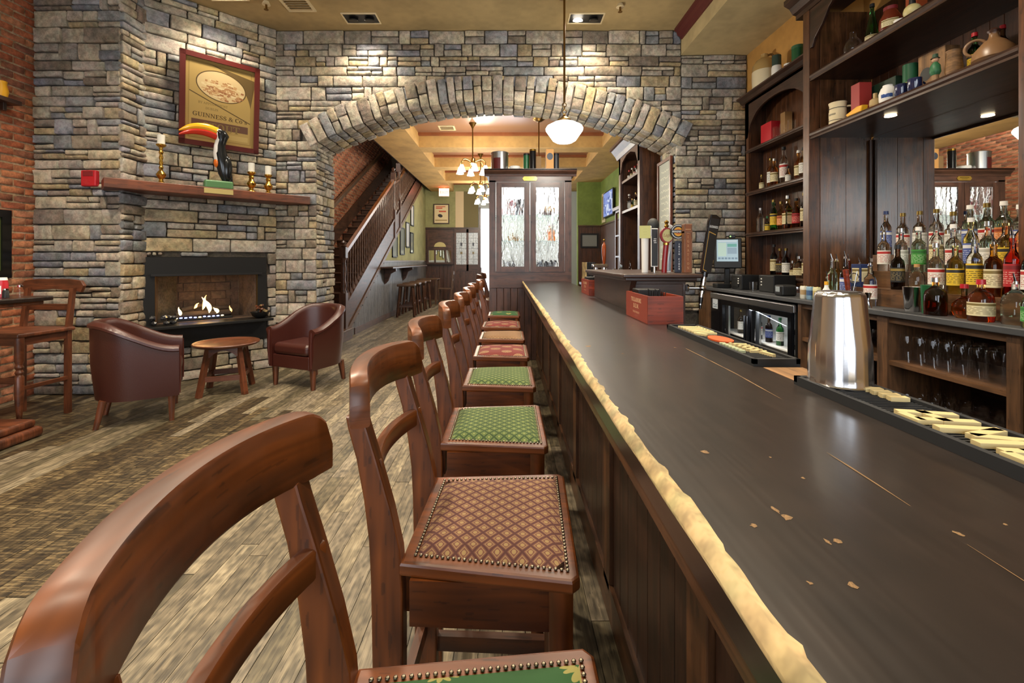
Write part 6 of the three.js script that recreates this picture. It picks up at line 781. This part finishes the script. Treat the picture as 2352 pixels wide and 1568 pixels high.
const kinds = {
  classic: { p: [[0, 0], [0.036, 0], [0.038, 0.004], [0.038, 0.17], [0.034, 0.195], [0.018, 0.215], [0.0145, 0.23], [0.014, 0.285], [0, 0.285]], r: 0.0385, l: [0.05, 0.15], n: 0.015, h: 0.285 },
  tall: { p: [[0, 0], [0.032, 0], [0.034, 0.004], [0.034, 0.2], [0.03, 0.22], [0.016, 0.245], [0.013, 0.26], [0.013, 0.315], [0, 0.315]], r: 0.0345, l: [0.06, 0.18], n: 0.0145, h: 0.315 },
  squat: { p: [[0, 0], [0.05, 0], [0.053, 0.006], [0.053, 0.11], [0.047, 0.14], [0.025, 0.16], [0.015, 0.17], [0.015, 0.2], [0, 0.2]], r: 0.0535, l: [0.03, 0.1], n: 0.017, h: 0.2 },
  globe: { p: [[0, 0], [0.035, 0], [0.052, 0.02], [0.06, 0.055], [0.054, 0.09], [0.034, 0.115], [0.018, 0.128], [0.014, 0.14], [0.014, 0.19], [0, 0.19]], r: 0.0603, l: [0.035, 0.075], n: 0.018, h: 0.19 },
  cone: { p: [[0, 0], [0.045, 0], [0.048, 0.005], [0.046, 0.06], [0.03, 0.17], [0.016, 0.24], [0.0135, 0.26], [0.0135, 0.3], [0, 0.3]], r: 0.0478, l: [0.015, 0.06], n: 0.015, h: 0.3 },
  small: { p: [[0, 0], [0.024, 0], [0.026, 0.003], [0.026, 0.09], [0.012, 0.115], [0.01, 0.125], [0.01, 0.155], [0, 0.155]], r: 0.0264, l: [0.015, 0.08], n: 0.011, h: 0.155 },
  square: { sq: 0.068, r: 0.036, l: [0.03, 0.13], n: 0.0155, h: 0.255 },
};
for (const k of Object.values(kinds)) {
  if (k.sq) { k.body = merge([new RoundedBoxGeometry(k.sq, 0.165, k.sq, 3, 0.014).translate(0, 0.0825, 0), lathe([[0.033, 0.155], [0.03, 0.18], [0.016, 0.2], [0.0145, 0.215], [0.0145, k.h], [0, k.h]], 16)]); k.label = merge([new THREE.PlaneGeometry(0.05, 0.09).rotateY(-PI / 2).translate(-0.0345, 0.085, 0), new THREE.PlaneGeometry(0.05, 0.09).translate(0, 0.085, 0.0345)]); }
  else { k.body = lathe(k.p, 20); k.label = new THREE.CylinderGeometry(k.r + 0.0004, k.r + 0.0004, k.l[1] - k.l[0], 18, 1, true, -PI * 0.95, PI * 1.35).translate(0, (k.l[0] + k.l[1]) / 2, 0); }
  k.cap = cyl(k.n + 0.0025, k.n + 0.0015, 0.026, 0, k.h - 0.008, 0, 14); k.pour = merge([cyl(0.011, 0.009, 0.014, 0, k.h, 0, 10), rod([0, k.h + 0.01, 0], [-0.012, k.h + 0.055, 0.004], 0.006, 8, 0.003)]);
}
const capM = { black: M.black, gold: std(0x8a7340, 0.35, { metalness: 1 }), red: M.red, white: M.white, green: M.greenCan, cork: std(0xb98a55, 0.8), blue: M.navy, silver: M.steel };
function bottle(kind, liq, labl, cap, pos, text, group, o = {}) {
  const k = kinds[kind], t = thing('bottle', text, 'bottle', pos, R() * 0.8 - 0.4, group);
  mesh('glass', k.body, liquid[liq], t); if (labl) mesh('label', k.label, labels[labl], t); mesh(cap === 'pour' ? 'pourer' : 'cap', cap === 'pour' ? k.pour : k.cap, cap === 'pour' ? M.chrome : capM[cap], t);
  if (o.s) t.scale.setScalar(o.s); return t;
}
const liqName = { clear: 'clear glass', whisky: 'brown whisky', amber: 'amber', dark: 'dark brown', green: 'green glass', red: 'red liquor', blue: 'pale blue', yellow: 'yellow liquor', pale: 'pale green' }, capName = { black: 'black capped', gold: 'gold capped', red: 'red capped', white: 'white capped', green: 'green capped', cork: 'corked', blue: 'blue capped', silver: 'silver capped', pour: 'spouted' };
function row(where, group, list, at) { list.forEach((e, i) => { const [k, l, b, c, s] = e.split(' '); bottle(k, l, b === '-' ? null : b, c, at(i, list.length), `${capName[c]} ${liqName[l]} bottle, ${ordinal[i]} ${where}`, group, { s: s ? +s : 1 }); }); }
// left shelf unit, x grows with nearness
const lsZ = (i, n) => lerp(-5.22, -4.36, n > 1 ? i / (n - 1) : 0.5);
row('from left on the third shelf by the pier', 'third shelf bottles', ['small amber cream gold', 'tall amber white gold', 'classic whisky cream silver', 'tall clear redw black 1.2', 'small whisky white black', 'classic whisky cream white', 'classic amber white black', 'tall pale cream gold'], (i, n) => [2.9 + (i % 2) * 0.03, 2.1502, lsZ(i, n)]);
row('from left on the second shelf by the pier', 'second shelf bottles', ['square clear - silver', 'small dark yellow green', 'classic whisky cream black', 'tall green yellow gold', 'classic amber orange gold', 'tall green green green', 'square amber cream silver 1.25', 'classic whisky red black', 'classic dark black silver', 'tall whisky cream gold', 'small dark cream cork'], (i, n) => [2.885 + (i % 3) * 0.03, 1.6702, lsZ(i, n)]);
row('from left on the lowest shelf by the pier', 'lowest shelf bottles', ['tall dark cream black 1.05', 'classic whisky black gold', 'classic dark white gold', 'small whisky cream silver', 'squat clear cream silver', 'classic clear cream red', 'small dark white black'], (i, n) => [2.9, 1.1702, lerp(-4.98, -4.33, i / (n - 1))]);
// counter by the panels
row('in the counter cluster before the panels', 'counter cluster bottles', ['small clear white pour 1.1', 'tall pale - pour', 'tall yellow - pour', 'tall pale white pour', 'tall red redw pour', 'classic clear white pour', 'tall dark blue pour 1.05', 'classic clear redw pour', 'tall clear white silver'], (i, n) => [[2.575, 2.535, 2.68, 2.66, 2.76, 2.85, 2.535, 2.53, 2.94][i], CY + 0.0002, [-3.68, -3.57, -3.72, -3.6, -3.7, -3.7, -3.43, -3.19, -3.68][i]]);
// stepped stand
const stp = (X, y, xa, xb) => (i, n) => [X, CY + y + 0.0002, -1050 * X / (lerp(xa, xb, i / (n - 1)) - 1166)];
row('from left on the top step', 'top step bottles', ['tall clear blue blue', 'classic clear redw gold', 'classic clear white gold', 'classic clear redw gold', 'square clear white gold', 'classic pale blue white', 'classic pale redw gold', 'classic pale orange white', 'square clear blue white', 'tall clear orange gold', 'classic clear - green', 'tall clear - gold'], stp(2.893, 0.36, 2035, 2460));
row('from left on the middle step', 'middle step bottles', ['classic clear redw pour', 'classic clear white silver', 'classic pale green white', 'tall clear cream pour', 'classic clear redw white', 'tall yellow blue white', 'classic clear white silver', 'classic amber yellow pour', 'tall clear orange white', 'classic red red white'], stp(2.772, 0.24, 2030, 2390));
row('from left on the lowest step', 'lowest step bottles', ['classic dark black black', 'squat clear - cork 0.8', 'classic clear redw silver', 'classic yellow yellow pour', 'tall clear yellow pour', 'classic whisky cream pour', 'tall red red pour', 'classic green redw green'], stp(2.648, 0.12, 2062, 2370));
row('from left in the front counter row', 'front row bottles', ['squat whisky - silver', 'globe amber - red 0.9', 'squat amber cream red', 'squat clear - pour', 'squat pale green silver'], (i, n) => [2.48 + (i % 2) * 0.04, CY + 0.0002, lerp(-2.65, -2.14, i / (n - 1))]);
{
  const T = (n, l, c, pos, f, turn = 0) => { const o = thing(n, l, c, pos, turn); f(o); return o; };
  const C = CY + 0.0002;
  // tins, shakers, bar tools on the counter
  T('shaker_tin', 'steel shaker tin on the back counter before the bottle steps', 'shaker', [2.52, C, -2.85], (o) => mesh('body', lathe([[0.034, 0], [0.036, 0.004], [0.046, 0.15], [0.047, 0.153], [0.044, 0.153], [0, 0.02]].map(([r, y]) => [r, y]).reverse(), 28), M.brushed, o));
  T('green_shaker', 'dark green shaker tin beside the steel one on the counter', 'shaker', [2.53, C, -2.74], (o) => { mesh('body', cyl(0.036, 0.044, 0.17, 0, 0, 0, 26), M.greenCan, o); mesh('base', cyl(0.036, 0.036, 0.03, 0, 0, 0, 26), M.chrome, o); });
  T('rubber_tray', 'thin black rubber tray under the shaker tins', 'tray', [2.435, C, -2.78], (o) => mesh('mat', rbox(0.06, 0.004, 0.3, 0.001, 0, 0.002, 0), M.rubber, o));
  T('tool_glass', 'glass holding a wooden muddler and bar spoons', 'glass', [2.47, C, -3.31], (o) => { mesh('glass', lathe([[0, 0.004], [0.036, 0.004], [0.038, 0], [0.044, 0.13], [0.042, 0.13], [0.035, 0.01], [0, 0.01]], 18), M.tumbler, o); mesh('muddler', rod([0.005, 0.015, 0], [-0.03, 0.25, 0.01], 0.014, 10, 0.02), M.redBox, o); mesh('strainer', new THREE.TorusGeometry(0.035, 0.004, 6, 18).translate(0.03, 0.19, 0.01), M.chrome, o); mesh('spoon', rod([0.01, 0.015, 0.01], [0.045, 0.24, 0.02], 0.003, 6), M.chrome, o); });
  T('jigger', 'steel hourglass jigger, nearer one on the back counter', 'jigger', [2.43, C, -3.08], (o) => mesh('body', lathe([[0.022, 0], [0.008, 0.05], [0.02, 0.1], [0.018, 0.1], [0.004, 0.05]], 16), M.chrome, o));
  T('jigger', 'steel hourglass jigger beside the bar tool glass', 'jigger', [2.43, C, -3.2], (o) => mesh('body', lathe([[0.02, 0], [0.008, 0.05], [0.022, 0.1], [0.018, 0.1], [0.004, 0.05]], 16), M.chrome, o));
  const colors = [[0xd8d4c4, 'white'], [0x7fa0b8, 'blue'], [0xcfc89a, 'cream']]; colors.forEach(([c, n], i) => T('drink_can', `small ${n} drink can in the row of three on the back counter`, 'can', [2.45, C, -3.78 + i * 0.08], (o) => { mesh('body', lathe([[0, 0], [0.024, 0], [0.028, 0.008], [0.028, 0.098], [0.024, 0.106], [0, 0.105]], 20), std(c, 0.4), o); mesh('band', new THREE.CylinderGeometry(0.0283, 0.0283, 0.04, 18, 1, true).translate(0, 0.055, 0), std([0xa8895a, 0x35507c, 0xb8a25a][i], 0.4), o); mesh('lid', cyl(0.023, 0.023, 0.004, 0, 0.105, 0, 18), M.brass, o); }));
  T('bitters_bottle', 'small white wrapped bitters bottle with yellow cap', 'bottle', [2.44, C, -3.5], (o) => { mesh('body', lathe([[0, 0], [0.026, 0], [0.028, 0.004], [0.028, 0.085], [0.014, 0.11], [0.012, 0.13], [0, 0.13]], 18), M.white, o); mesh('cap', cyl(0.014, 0.013, 0.026, 0, 0.13, 0, 14), M.yellowPl, o); });
  T('spirit_carton', 'dark blue and cream spirit carton on the bottle steps', 'box', [2.648, CY + 0.1202, -3.42], (o) => { mesh('body', rbox(0.09, 0.17, 0.09, 0.003, 0, 0.085, 0), M.navy, o); mesh('label', new THREE.PlaneGeometry(0.07, 0.1).rotateY(-PI / 2).translate(-0.0455, 0.09, 0), labels.cream, o); mesh('front_label', new THREE.PlaneGeometry(0.07, 0.1).translate(0, 0.09, 0.0455), labels.cream, o); });
  // till and gadgets at the far end
  T('till_screen', 'black point of sale terminal with lit screen beside the stone pier', 'terminal', [2.62, C, -5.45], (o) => { mesh('base', rbox(0.26, 0.03, 0.24, 0.008, 0, 0.015, -0.03), M.black, o); mesh('neck', rbox(0.06, 0.2, 0.06, 0.01, 0, 0.12, -0.04), M.black, o); const h = mesh('head', rbox(0.3, 0.36, 0.05, 0.012), M.black, o, [0, 0.4, 0.02], [-0.12, 0, 0]); mesh('screen', new THREE.PlaneGeometry(0.23, 0.26).translate(-0.005, 0.03, 0.0258), std(0x000000, 0.2, { emissive: new THREE.Color(1, 1, 1), emissiveIntensity: 0.85, emissiveMap: canvasTex(128, 144, (c) => { c.fillStyle = '#bcd4da'; c.fillRect(0, 0, 128, 144); c.fillStyle = '#cfe6d2'; c.fillRect(8, 20, 50, 90); c.fillStyle = '#79b8a8'; c.fillRect(64, 28, 56, 20); c.fillStyle = '#9fb4c0'; c.fillRect(64, 54, 56, 40); c.fillStyle = '#7f97a6'; for (let i = 0; i < 6; i++) c.fillRect(8 + i * 20, 118, 15, 12); c.fillStyle = '#dfe8ea'; c.fillRect(8, 6, 112, 8); }) }), h); mesh('sensor', rbox(0.07, 0.04, 0.04, 0.006, 0.05, 0.6, 0.0), M.black, o); mesh('indicator', sph(0.008, 0.03, 0.6, 0.022), lamp([0.4, 1, 0.2], 2), o); }, -0.35);
  T('receipt_printer', 'black receipt printer beside the till terminal', 'printer', [2.6, C, -5.0], (o) => { mesh('body', rbox(0.2, 0.16, 0.22, 0.012, 0, 0.08, 0), M.black, o); mesh('front', rbox(0.012, 0.09, 0.1, 0.003, -0.102, 0.07, 0), M.iron, o); mesh('buttons', [rbox(0.004, 0.012, 0.02, 0.001, -0.108, 0.12, 0.06), rbox(0.004, 0.012, 0.02, 0.001, -0.108, 0.095, 0.06), rbox(0.004, 0.012, 0.02, 0.001, -0.108, 0.07, 0.06)], M.white, o); });
  T('cash_box', 'black cash box on the back counter between printer and card reader', 'box', [2.68, C, -4.55], (o) => { mesh('body', rbox(0.22, 0.17, 0.26, 0.01, 0, 0.085, 0), M.black, o); mesh('labels', [rbox(0.003, 0.012, 0.02, 0.001, -0.111, 0.13, -0.08), rbox(0.003, 0.012, 0.02, 0.001, -0.111, 0.1, -0.08), rbox(0.003, 0.012, 0.02, 0.001, -0.111, 0.07, -0.08)], M.white, o); });
  T('tumbler', 'clear tumbler standing before the cash box', 'glass', [2.47, C, -4.6], (o) => mesh('glass', lathe([[0, 0.01], [0.03, 0.01], [0.032, 0], [0.038, 0.1], [0.036, 0.1], [0.029, 0.016], [0, 0.016]], 18), M.tumbler, o));
  T('card_reader', 'small black card reader with grey screen on the counter', 'card reader', [2.48, C, -4.08], (o) => { mesh('body', rbox(0.14, 0.1, 0.12, 0.02, 0, 0.05, 0), M.black, o); mesh('display', mv(rbox(0.004, 0.045, 0.06, 0.001), -0.071, 0.06, 0.0), std(0x9aa2a6, 0.3), o); });
  T('cable_box', 'low dark box with cables behind the stout tap', 'box', [2.46, C, -5.25], (o) => mesh('body', rbox(0.16, 0.05, 0.12, 0.008, 0, 0.025, 0), M.iron, o));
  // on top of the left unit
  const Y0 = 3.2702;
  T('stoneware_jug', 'large cream and brown stoneware jug on the left shelf cornice', 'jug', [2.92, Y0, -5.2], (o) => { mesh('body', lathe([[0, 0], [0.11, 0], [0.122, 0.02], [0.128, 0.14], [0.126, 0.22]], 30), std(0xd6c7a4, 0.3), o); mesh('shoulder', lathe([[0.126, 0.22], [0.118, 0.29], [0.085, 0.345], [0.04, 0.375], [0.034, 0.4], [0.038, 0.415], [0, 0.415]], 30), std(0xa98a55, 0.22), o); mesh('handle', tube([[0.03, 0.4, 0], [0.085, 0.42, 0], [0.115, 0.36, 0], [0.112, 0.3, 0]], 0.012, 14, 8), std(0x7a5a30, 0.3), o); });
  T('white_bottle', 'white bottle with dark top beside the stoneware jug', 'bottle', [2.9, Y0, -4.93], (o) => { mesh('body', lathe([[0, 0], [0.05, 0], [0.05, 0.14], [0.045, 0.17], [0, 0.17]], 18), M.white, o); mesh('top', cyl(0.045, 0.045, 0.11, 0, 0.17, 0, 18), std(0x2f4238, 0.4), o); });
  T('small_jar', 'small dark jar between the white bottle and green tin', 'jar', [2.92, Y0, -4.76], (o) => { mesh('body', cyl(0.04, 0.04, 0.1, 0, 0, 0, 16), M.redDark, o); mesh('lid', cyl(0.04, 0.04, 0.02, 0, 0.1, 0, 16), M.white, o); });
  T('green_tin', 'round green tin on the left shelf cornice', 'tin', [2.92, Y0, -4.6], (o) => { mesh('body', cyl(0.055, 0.055, 0.2, 0, 0, 0, 24), M.greenCan, o); mesh('lid', cyl(0.057, 0.057, 0.03, 0, 0.2, 0, 24), std(0x3d6a4a, 0.35), o); });
  // top shelf of the left unit
  T('red_tin_box', 'red tin box on the top shelf of the left unit', 'box', [2.91, 2.6502, -5.05], (o) => mesh('body', rbox(0.12, 0.21, 0.2, 0.006, 0, 0.105, 0), M.red, o));
  T('brown_carton', 'brown carton behind the red tin box', 'box', [2.95, 2.6502, -4.84], (o) => mesh('body', rbox(0.08, 0.26, 0.08, 0.004, 0, 0.13, 0), std(0x8d6a3e, 0.6), o));
  [0, 1, 2].forEach((i) => T('tumbler', `clear tumbler, ${ordinal[i]} from the left on the top left shelf`, 'glass', [2.86, 2.6502, -4.86 + i * 0.13], (o) => mesh('glass', lathe([[0, 0.006], [0.034, 0.006], [0.036, 0], [0.04, 0.11], [0.038, 0.11], [0.033, 0.012], [0, 0.012]], 18), M.tumbler, o)));
  T('dark_jar', 'tall dark jar at the right end of the top left shelf', 'jar', [2.92, 2.6502, -4.42], (o) => { mesh('body', lathe([[0, 0], [0.05, 0], [0.055, 0.1], [0.045, 0.2], [0.03, 0.24], [0, 0.24]], 18), std(0x35241a, 0.25), o); mesh('lid', cyl(0.034, 0.03, 0.03, 0, 0.24, 0, 14), M.redBox, o); });
  // middle shelf of the large unit
  const S1 = 2.4782, sz = (x) => -1050 * 2.79 / (x - 1166);
  T('cream_pitcher', 'cream pitcher with dark bands at the left end of the long shelf', 'pitcher', [2.764, S1, -3.827], (o) => { mesh('body', lathe([[0, 0], [0.062, 0], [0.064, 0.01], [0.06, 0.16], [0.066, 0.185], [0.062, 0.185], [0.055, 0.16], [0.056, 0.01], [0, 0.01]], 26), M.cream, o); mesh('band', [new THREE.CylinderGeometry(0.0625, 0.0635, 0.005, 26, 1, true).translate(0, 0.135, 0), new THREE.CylinderGeometry(0.0645, 0.0645, 0.005, 26, 1, true).translate(0, 0.035, 0)], M.black, o); mesh('handle', tube([[0.055, 0.15, 0], [0.1, 0.14, 0], [0.1, 0.05, 0], [0.058, 0.035, 0]], 0.009, 14, 8), M.cream, o); mesh('writing', new THREE.CylinderGeometry(0.0632, 0.0638, 0.05, 16, 1, true, -1.5, 1.6).translate(0, 0.085, 0), std(0xffffff, 0.6, { map: canvasTex(128, 48, (c) => { c.fillStyle = '#dccba3'; c.fillRect(0, 0, 128, 48); c.strokeStyle = '#2a2a2a'; c.lineWidth = 3; c.beginPath(); c.moveTo(20, 26); for (let i = 0; i < 16; i++) c.lineTo(24 + i * 5, 24 + (i % 2 ? 7 : -6)); c.stroke(); }) }), o); }, -0.6);
  T('red_book_tin', 'tall red box standing on the long shelf', 'box', [2.812, S1, -3.635], (o) => mesh('body', rbox(0.1, 0.27, 0.09, 0.004, 0, 0.135, 0), std(0x9a2f2a, 0.5), o));
  T('grey_box', 'grey box behind the tall red box', 'box', [2.96, S1, -3.79], (o) => mesh('body', rbox(0.07, 0.24, 0.06, 0.004, 0, 0.12, 0), std(0x4d524a, 0.6), o));
  T('green_tin_box', 'wide dark green tin box at the back of the long shelf', 'box', [2.931, S1, -3.539], (o) => mesh('body', rbox(0.08, 0.25, 0.26, 0.006, 0, 0.125, 0), std(0x22382a, 0.35), o));
  T('small_jug', 'small cream and brown jug before the dark green tin', 'jug', [2.788, S1, -3.467], (o) => mesh('body', lathe([[0, 0], [0.035, 0], [0.038, 0.06], [0.035, 0.085], [0.014, 0.1], [0.014, 0.135], [0, 0.135]], 18), std(0xb49a6a, 0.35), o));
  T('yellow_ashtray', 'bright yellow ashtray on the front of the long shelf', 'ashtray', [2.707, S1, -3.539], (o) => mesh('body', prism([[-0.07, 0], [0.07, 0], [0.085, 0.045], [0.03, 0.05], [-0.085, 0.02]], 0.05, 0.006).rotateY(-PI / 2).translate(0.02, 0, 0), M.yellowPl, o));
  T('blue_white_jar', 'blue and white china jar on the long shelf', 'jar', [2.764, S1, -3.324], (o) => { mesh('body', lathe([[0, 0], [0.04, 0], [0.052, 0.03], [0.054, 0.08], [0.04, 0.12], [0.03, 0.13], [0.03, 0.14], [0, 0.14]], 24), M.white, o); mesh('pattern', [new THREE.SphereGeometry(0.0548, 14, 8, 0.1, 1.3, 1.0, 0.9).scale(1, 0.9, 1).translate(0, 0.058, 0)], std(0x33508c, 0.3), o); });
  T('green_cylinder', 'tall green bottle tube with yellow lettering band on the long shelf', 'tube', [2.908, S1, -3.300], (o) => { mesh('body', cyl(0.045, 0.045, 0.28, 0, 0, 0, 24), std(0x1e5b3a, 0.4), o); mesh('band', new THREE.CylinderGeometry(0.0455, 0.0455, 0.02, 20, 1, true).translate(0, 0.14, 0), std(0xb9b458, 0.5), o); });
  [[-3.18, 'left'], [-3.075, 'right']].forEach(([z, s]) => T('navy_mug', `glossy navy mug, ${s} of the pair on the long shelf`, 'mug', [2.74, S1, z], (o) => { mesh('body', lathe([[0, 0.004], [0.036, 0], [0.04, 0.006], [0.04, 0.09], [0.037, 0.09], [0.036, 0.01], [0, 0.008]], 22), phys(0x1c2448, 0.12, { clearcoat: 1 }), o); mesh('handle', new THREE.TorusGeometry(0.025, 0.006, 8, 16).translate(0.045, 0.045, 0), phys(0x1c2448, 0.12), o); }));
  T('wooden_box', 'light wooden bottle box with dark round label on the long shelf', 'box', [2.931, S1, -3.109], (o) => { mesh('body', rbox(0.1, 0.29, 0.2, 0.004, 0, 0.145, 0, 'y'), M.plank, o); mesh('label', new THREE.CircleGeometry(0.045, 20).rotateY(-PI / 2).translate(-0.0505, 0.15, -0.04), std(0x30302c, 0.5), o); });
  T('figurine', 'small painted figure in green jacket on the long shelf', 'figurine', [2.752, S1, -2.942], (o) => { const b = (n, p, m) => mesh(n, lathe(p, 12), m, o); b('legs', [[0, 0], [0.022, 0], [0.018, 0.07], [0, 0.07]], std(0x8a6a48, 0.6)); b('jacket', [[0.02, 0.06], [0.03, 0.08], [0.026, 0.12], [0.01, 0.145]], std(0x2f6a42, 0.5)); mesh('head', sph(0.018, 0, 0.158, 0), std(0xc79a78, 0.5), o); b('hat', [[0.024, 0.168], [0.016, 0.172], [0.014, 0.195], [0, 0.195]], std(0x2f4a34, 0.6)); });
  T('wooden_vessel', 'rounded wooden mug beside the wooden bottle box', 'mug', [2.812, S1, -2.881], (o) => mesh('body', lathe([[0, 0], [0.035, 0], [0.045, 0.08], [0.036, 0.16], [0.04, 0.19], [0, 0.19]], 18), M.plank, o));
  bottle('classic', 'green', 'yellow', 'red', [2.883, S1, -2.822], 'dark green bottle with yellow label on the long shelf', 'long shelf bottles', { s: 0.9 }); bottle('tall', 'dark', 'cream', 'red', [2.979, S1, -2.750], 'dark bottle with cream label behind the brown flagon', 'long shelf bottles', { s: 0.85 });
  T('brown_flagon', 'large round brown flagon with ring handle on the long shelf', 'flagon', [2.799, S1, -2.631], (o) => { const m = std(0x8a6746, 0.35); mesh('body', lathe([[0, 0], [0.07, 0], [0.095, 0.03], [0.09, 0.075], [0.05, 0.125], [0.026, 0.145], [0.02, 0.17], [0.024, 0.18], [0, 0.18]], 26), m, o); mesh('handle', new THREE.TorusGeometry(0.045, 0.008, 8, 22).rotateY(0.0).translate(-0.075, 0.115, 0), m, o); mesh('lid', lathe([[0.026, 0.178], [0.03, 0.19], [0.012, 0.205], [0, 0.21]], 16), std(0x4a2f24, 0.4), o); }, -0.8);
  // upper shelf of the large unit
  const S2 = 2.9882;
  T('glass_decanter', 'empty round glass decanter on the upper shelf', 'decanter', [2.764, S2, -3.659], (o) => mesh('body', lathe([[0, 0.004], [0.05, 0.004], [0.062, 0.02], [0.066, 0.06], [0.05, 0.11], [0.025, 0.14], [0.022, 0.17], [0.026, 0.18]], 24), M.tumbler, o));
  bottle('cone', 'green', 'cream', 'black', [2.764, S2, -3.467], 'dark green bottle with brown wrap on the upper shelf', 'upper shelf things', { s: 0.95 });
  T('brown_jar', 'round brown jar with cream label on the upper shelf', 'jar', [2.764, S2, -3.300], (o) => { mesh('body', lathe([[0, 0], [0.055, 0], [0.07, 0.04], [0.066, 0.1], [0.045, 0.14], [0.04, 0.16], [0, 0.16]], 24), std(0x6a2a18, 0.2), o); mesh('label', new THREE.CylinderGeometry(0.0712, 0.0712, 0.05, 16, 1, true, -1.5, 1.5).translate(0, 0.055, 0), labels.cream, o); mesh('lid', cyl(0.042, 0.042, 0.025, 0, 0.16, 0, 18), M.redDark, o); });
  T('orange_box', 'orange carton on the upper shelf', 'box', [2.908, S2, -3.252], (o) => mesh('body', rbox(0.08, 0.27, 0.09, 0.004, 0, 0.135, 0), std(0xb4552a, 0.5), o));
  T('cream_flask', 'round cream and black flask on the upper shelf', 'flask', [2.752, S2, -3.109], (o) => { mesh('body', sph(0.05, 0, 0.052, 0), std(0xd2c489, 0.4), o); mesh('neck', cyl(0.02, 0.014, 0.09, 0, 0.09, 0, 14), M.black, o); });
  T('white_flask', 'low white dish on the upper shelf beside the cream flask', 'dish', [2.728, S2, -3.180], (o) => mesh('body', lathe([[0, 0], [0.03, 0], [0.035, 0.03], [0, 0.03]], 18), M.white, o));
  // hall shelves, small and far
  row('from left on the upper hall shelf', 'upper hall shelf bottles', ['small clear white red', 'small amber cream white', 'small clear redw red', 'small clear white red', 'small amber white gold'], (i) => [2.02, 2.6702, -7.6 + i * 0.17]);
  row('from left on the lower hall shelf', 'lower hall shelf bottles', ['square clear white white', 'small green yellow gold', 'classic dark cream gold 0.8', 'small clear white silver'], (i) => [2.02, 2.1702, -7.6 + i * 0.2]);
  row('from left on the hall counter', 'hall counter bottles', ['small clear white pour', 'small yellow - gold', 'classic clear - silver 0.8', 'small amber - silver', 'classic pale white pour 0.85', 'tall clear - pour 0.85', 'classic clear blue pour 0.9', 'small clear - silver', 'tall pale - pour 0.85'], (i) => [1.78 + (i % 3) * 0.1, 1.0252, -8.2 + i * 0.16]);
  row('from left low on the corner shelf', 'corner shelf bottles', ['classic green yellow gold', 'classic dark white black', 'tall green cream green'], (i) => [2.22, 1.4302, -8.7 + i * 0.24]); row('from left high on the corner shelf', 'corner shelf bottles', ['classic clear white silver', 'tall green yellow gold'], (i) => [2.22, 1.8302, -8.6 + i * 0.3]);
  // inside the bottle cooler
  row('from left on the upper cooler rack', 'cooler bottles', ['classic dark white gold 0.85', 'classic green green gold 0.85', 'classic dark redw silver 0.85', 'classic dark blue blue 0.85', 'classic green white green 0.85', 'classic dark white white 0.85', 'classic clear blue silver 0.85'], (i, n) => [2.55, 0.5525, lerp(-5.0, -3.92, i / (n - 1))]);
  row('from left on the lower cooler rack', 'cooler bottles', ['squat clear - silver 0.7', 'squat dark white gold 0.7', 'squat clear blue silver 0.7', 'squat dark redw gold 0.7', 'squat clear - white 0.7'], (i, n) => [2.57, 0.3125, lerp(-5.0, -3.95, i / (n - 1))]);
}

renderer.render(scene, camera);
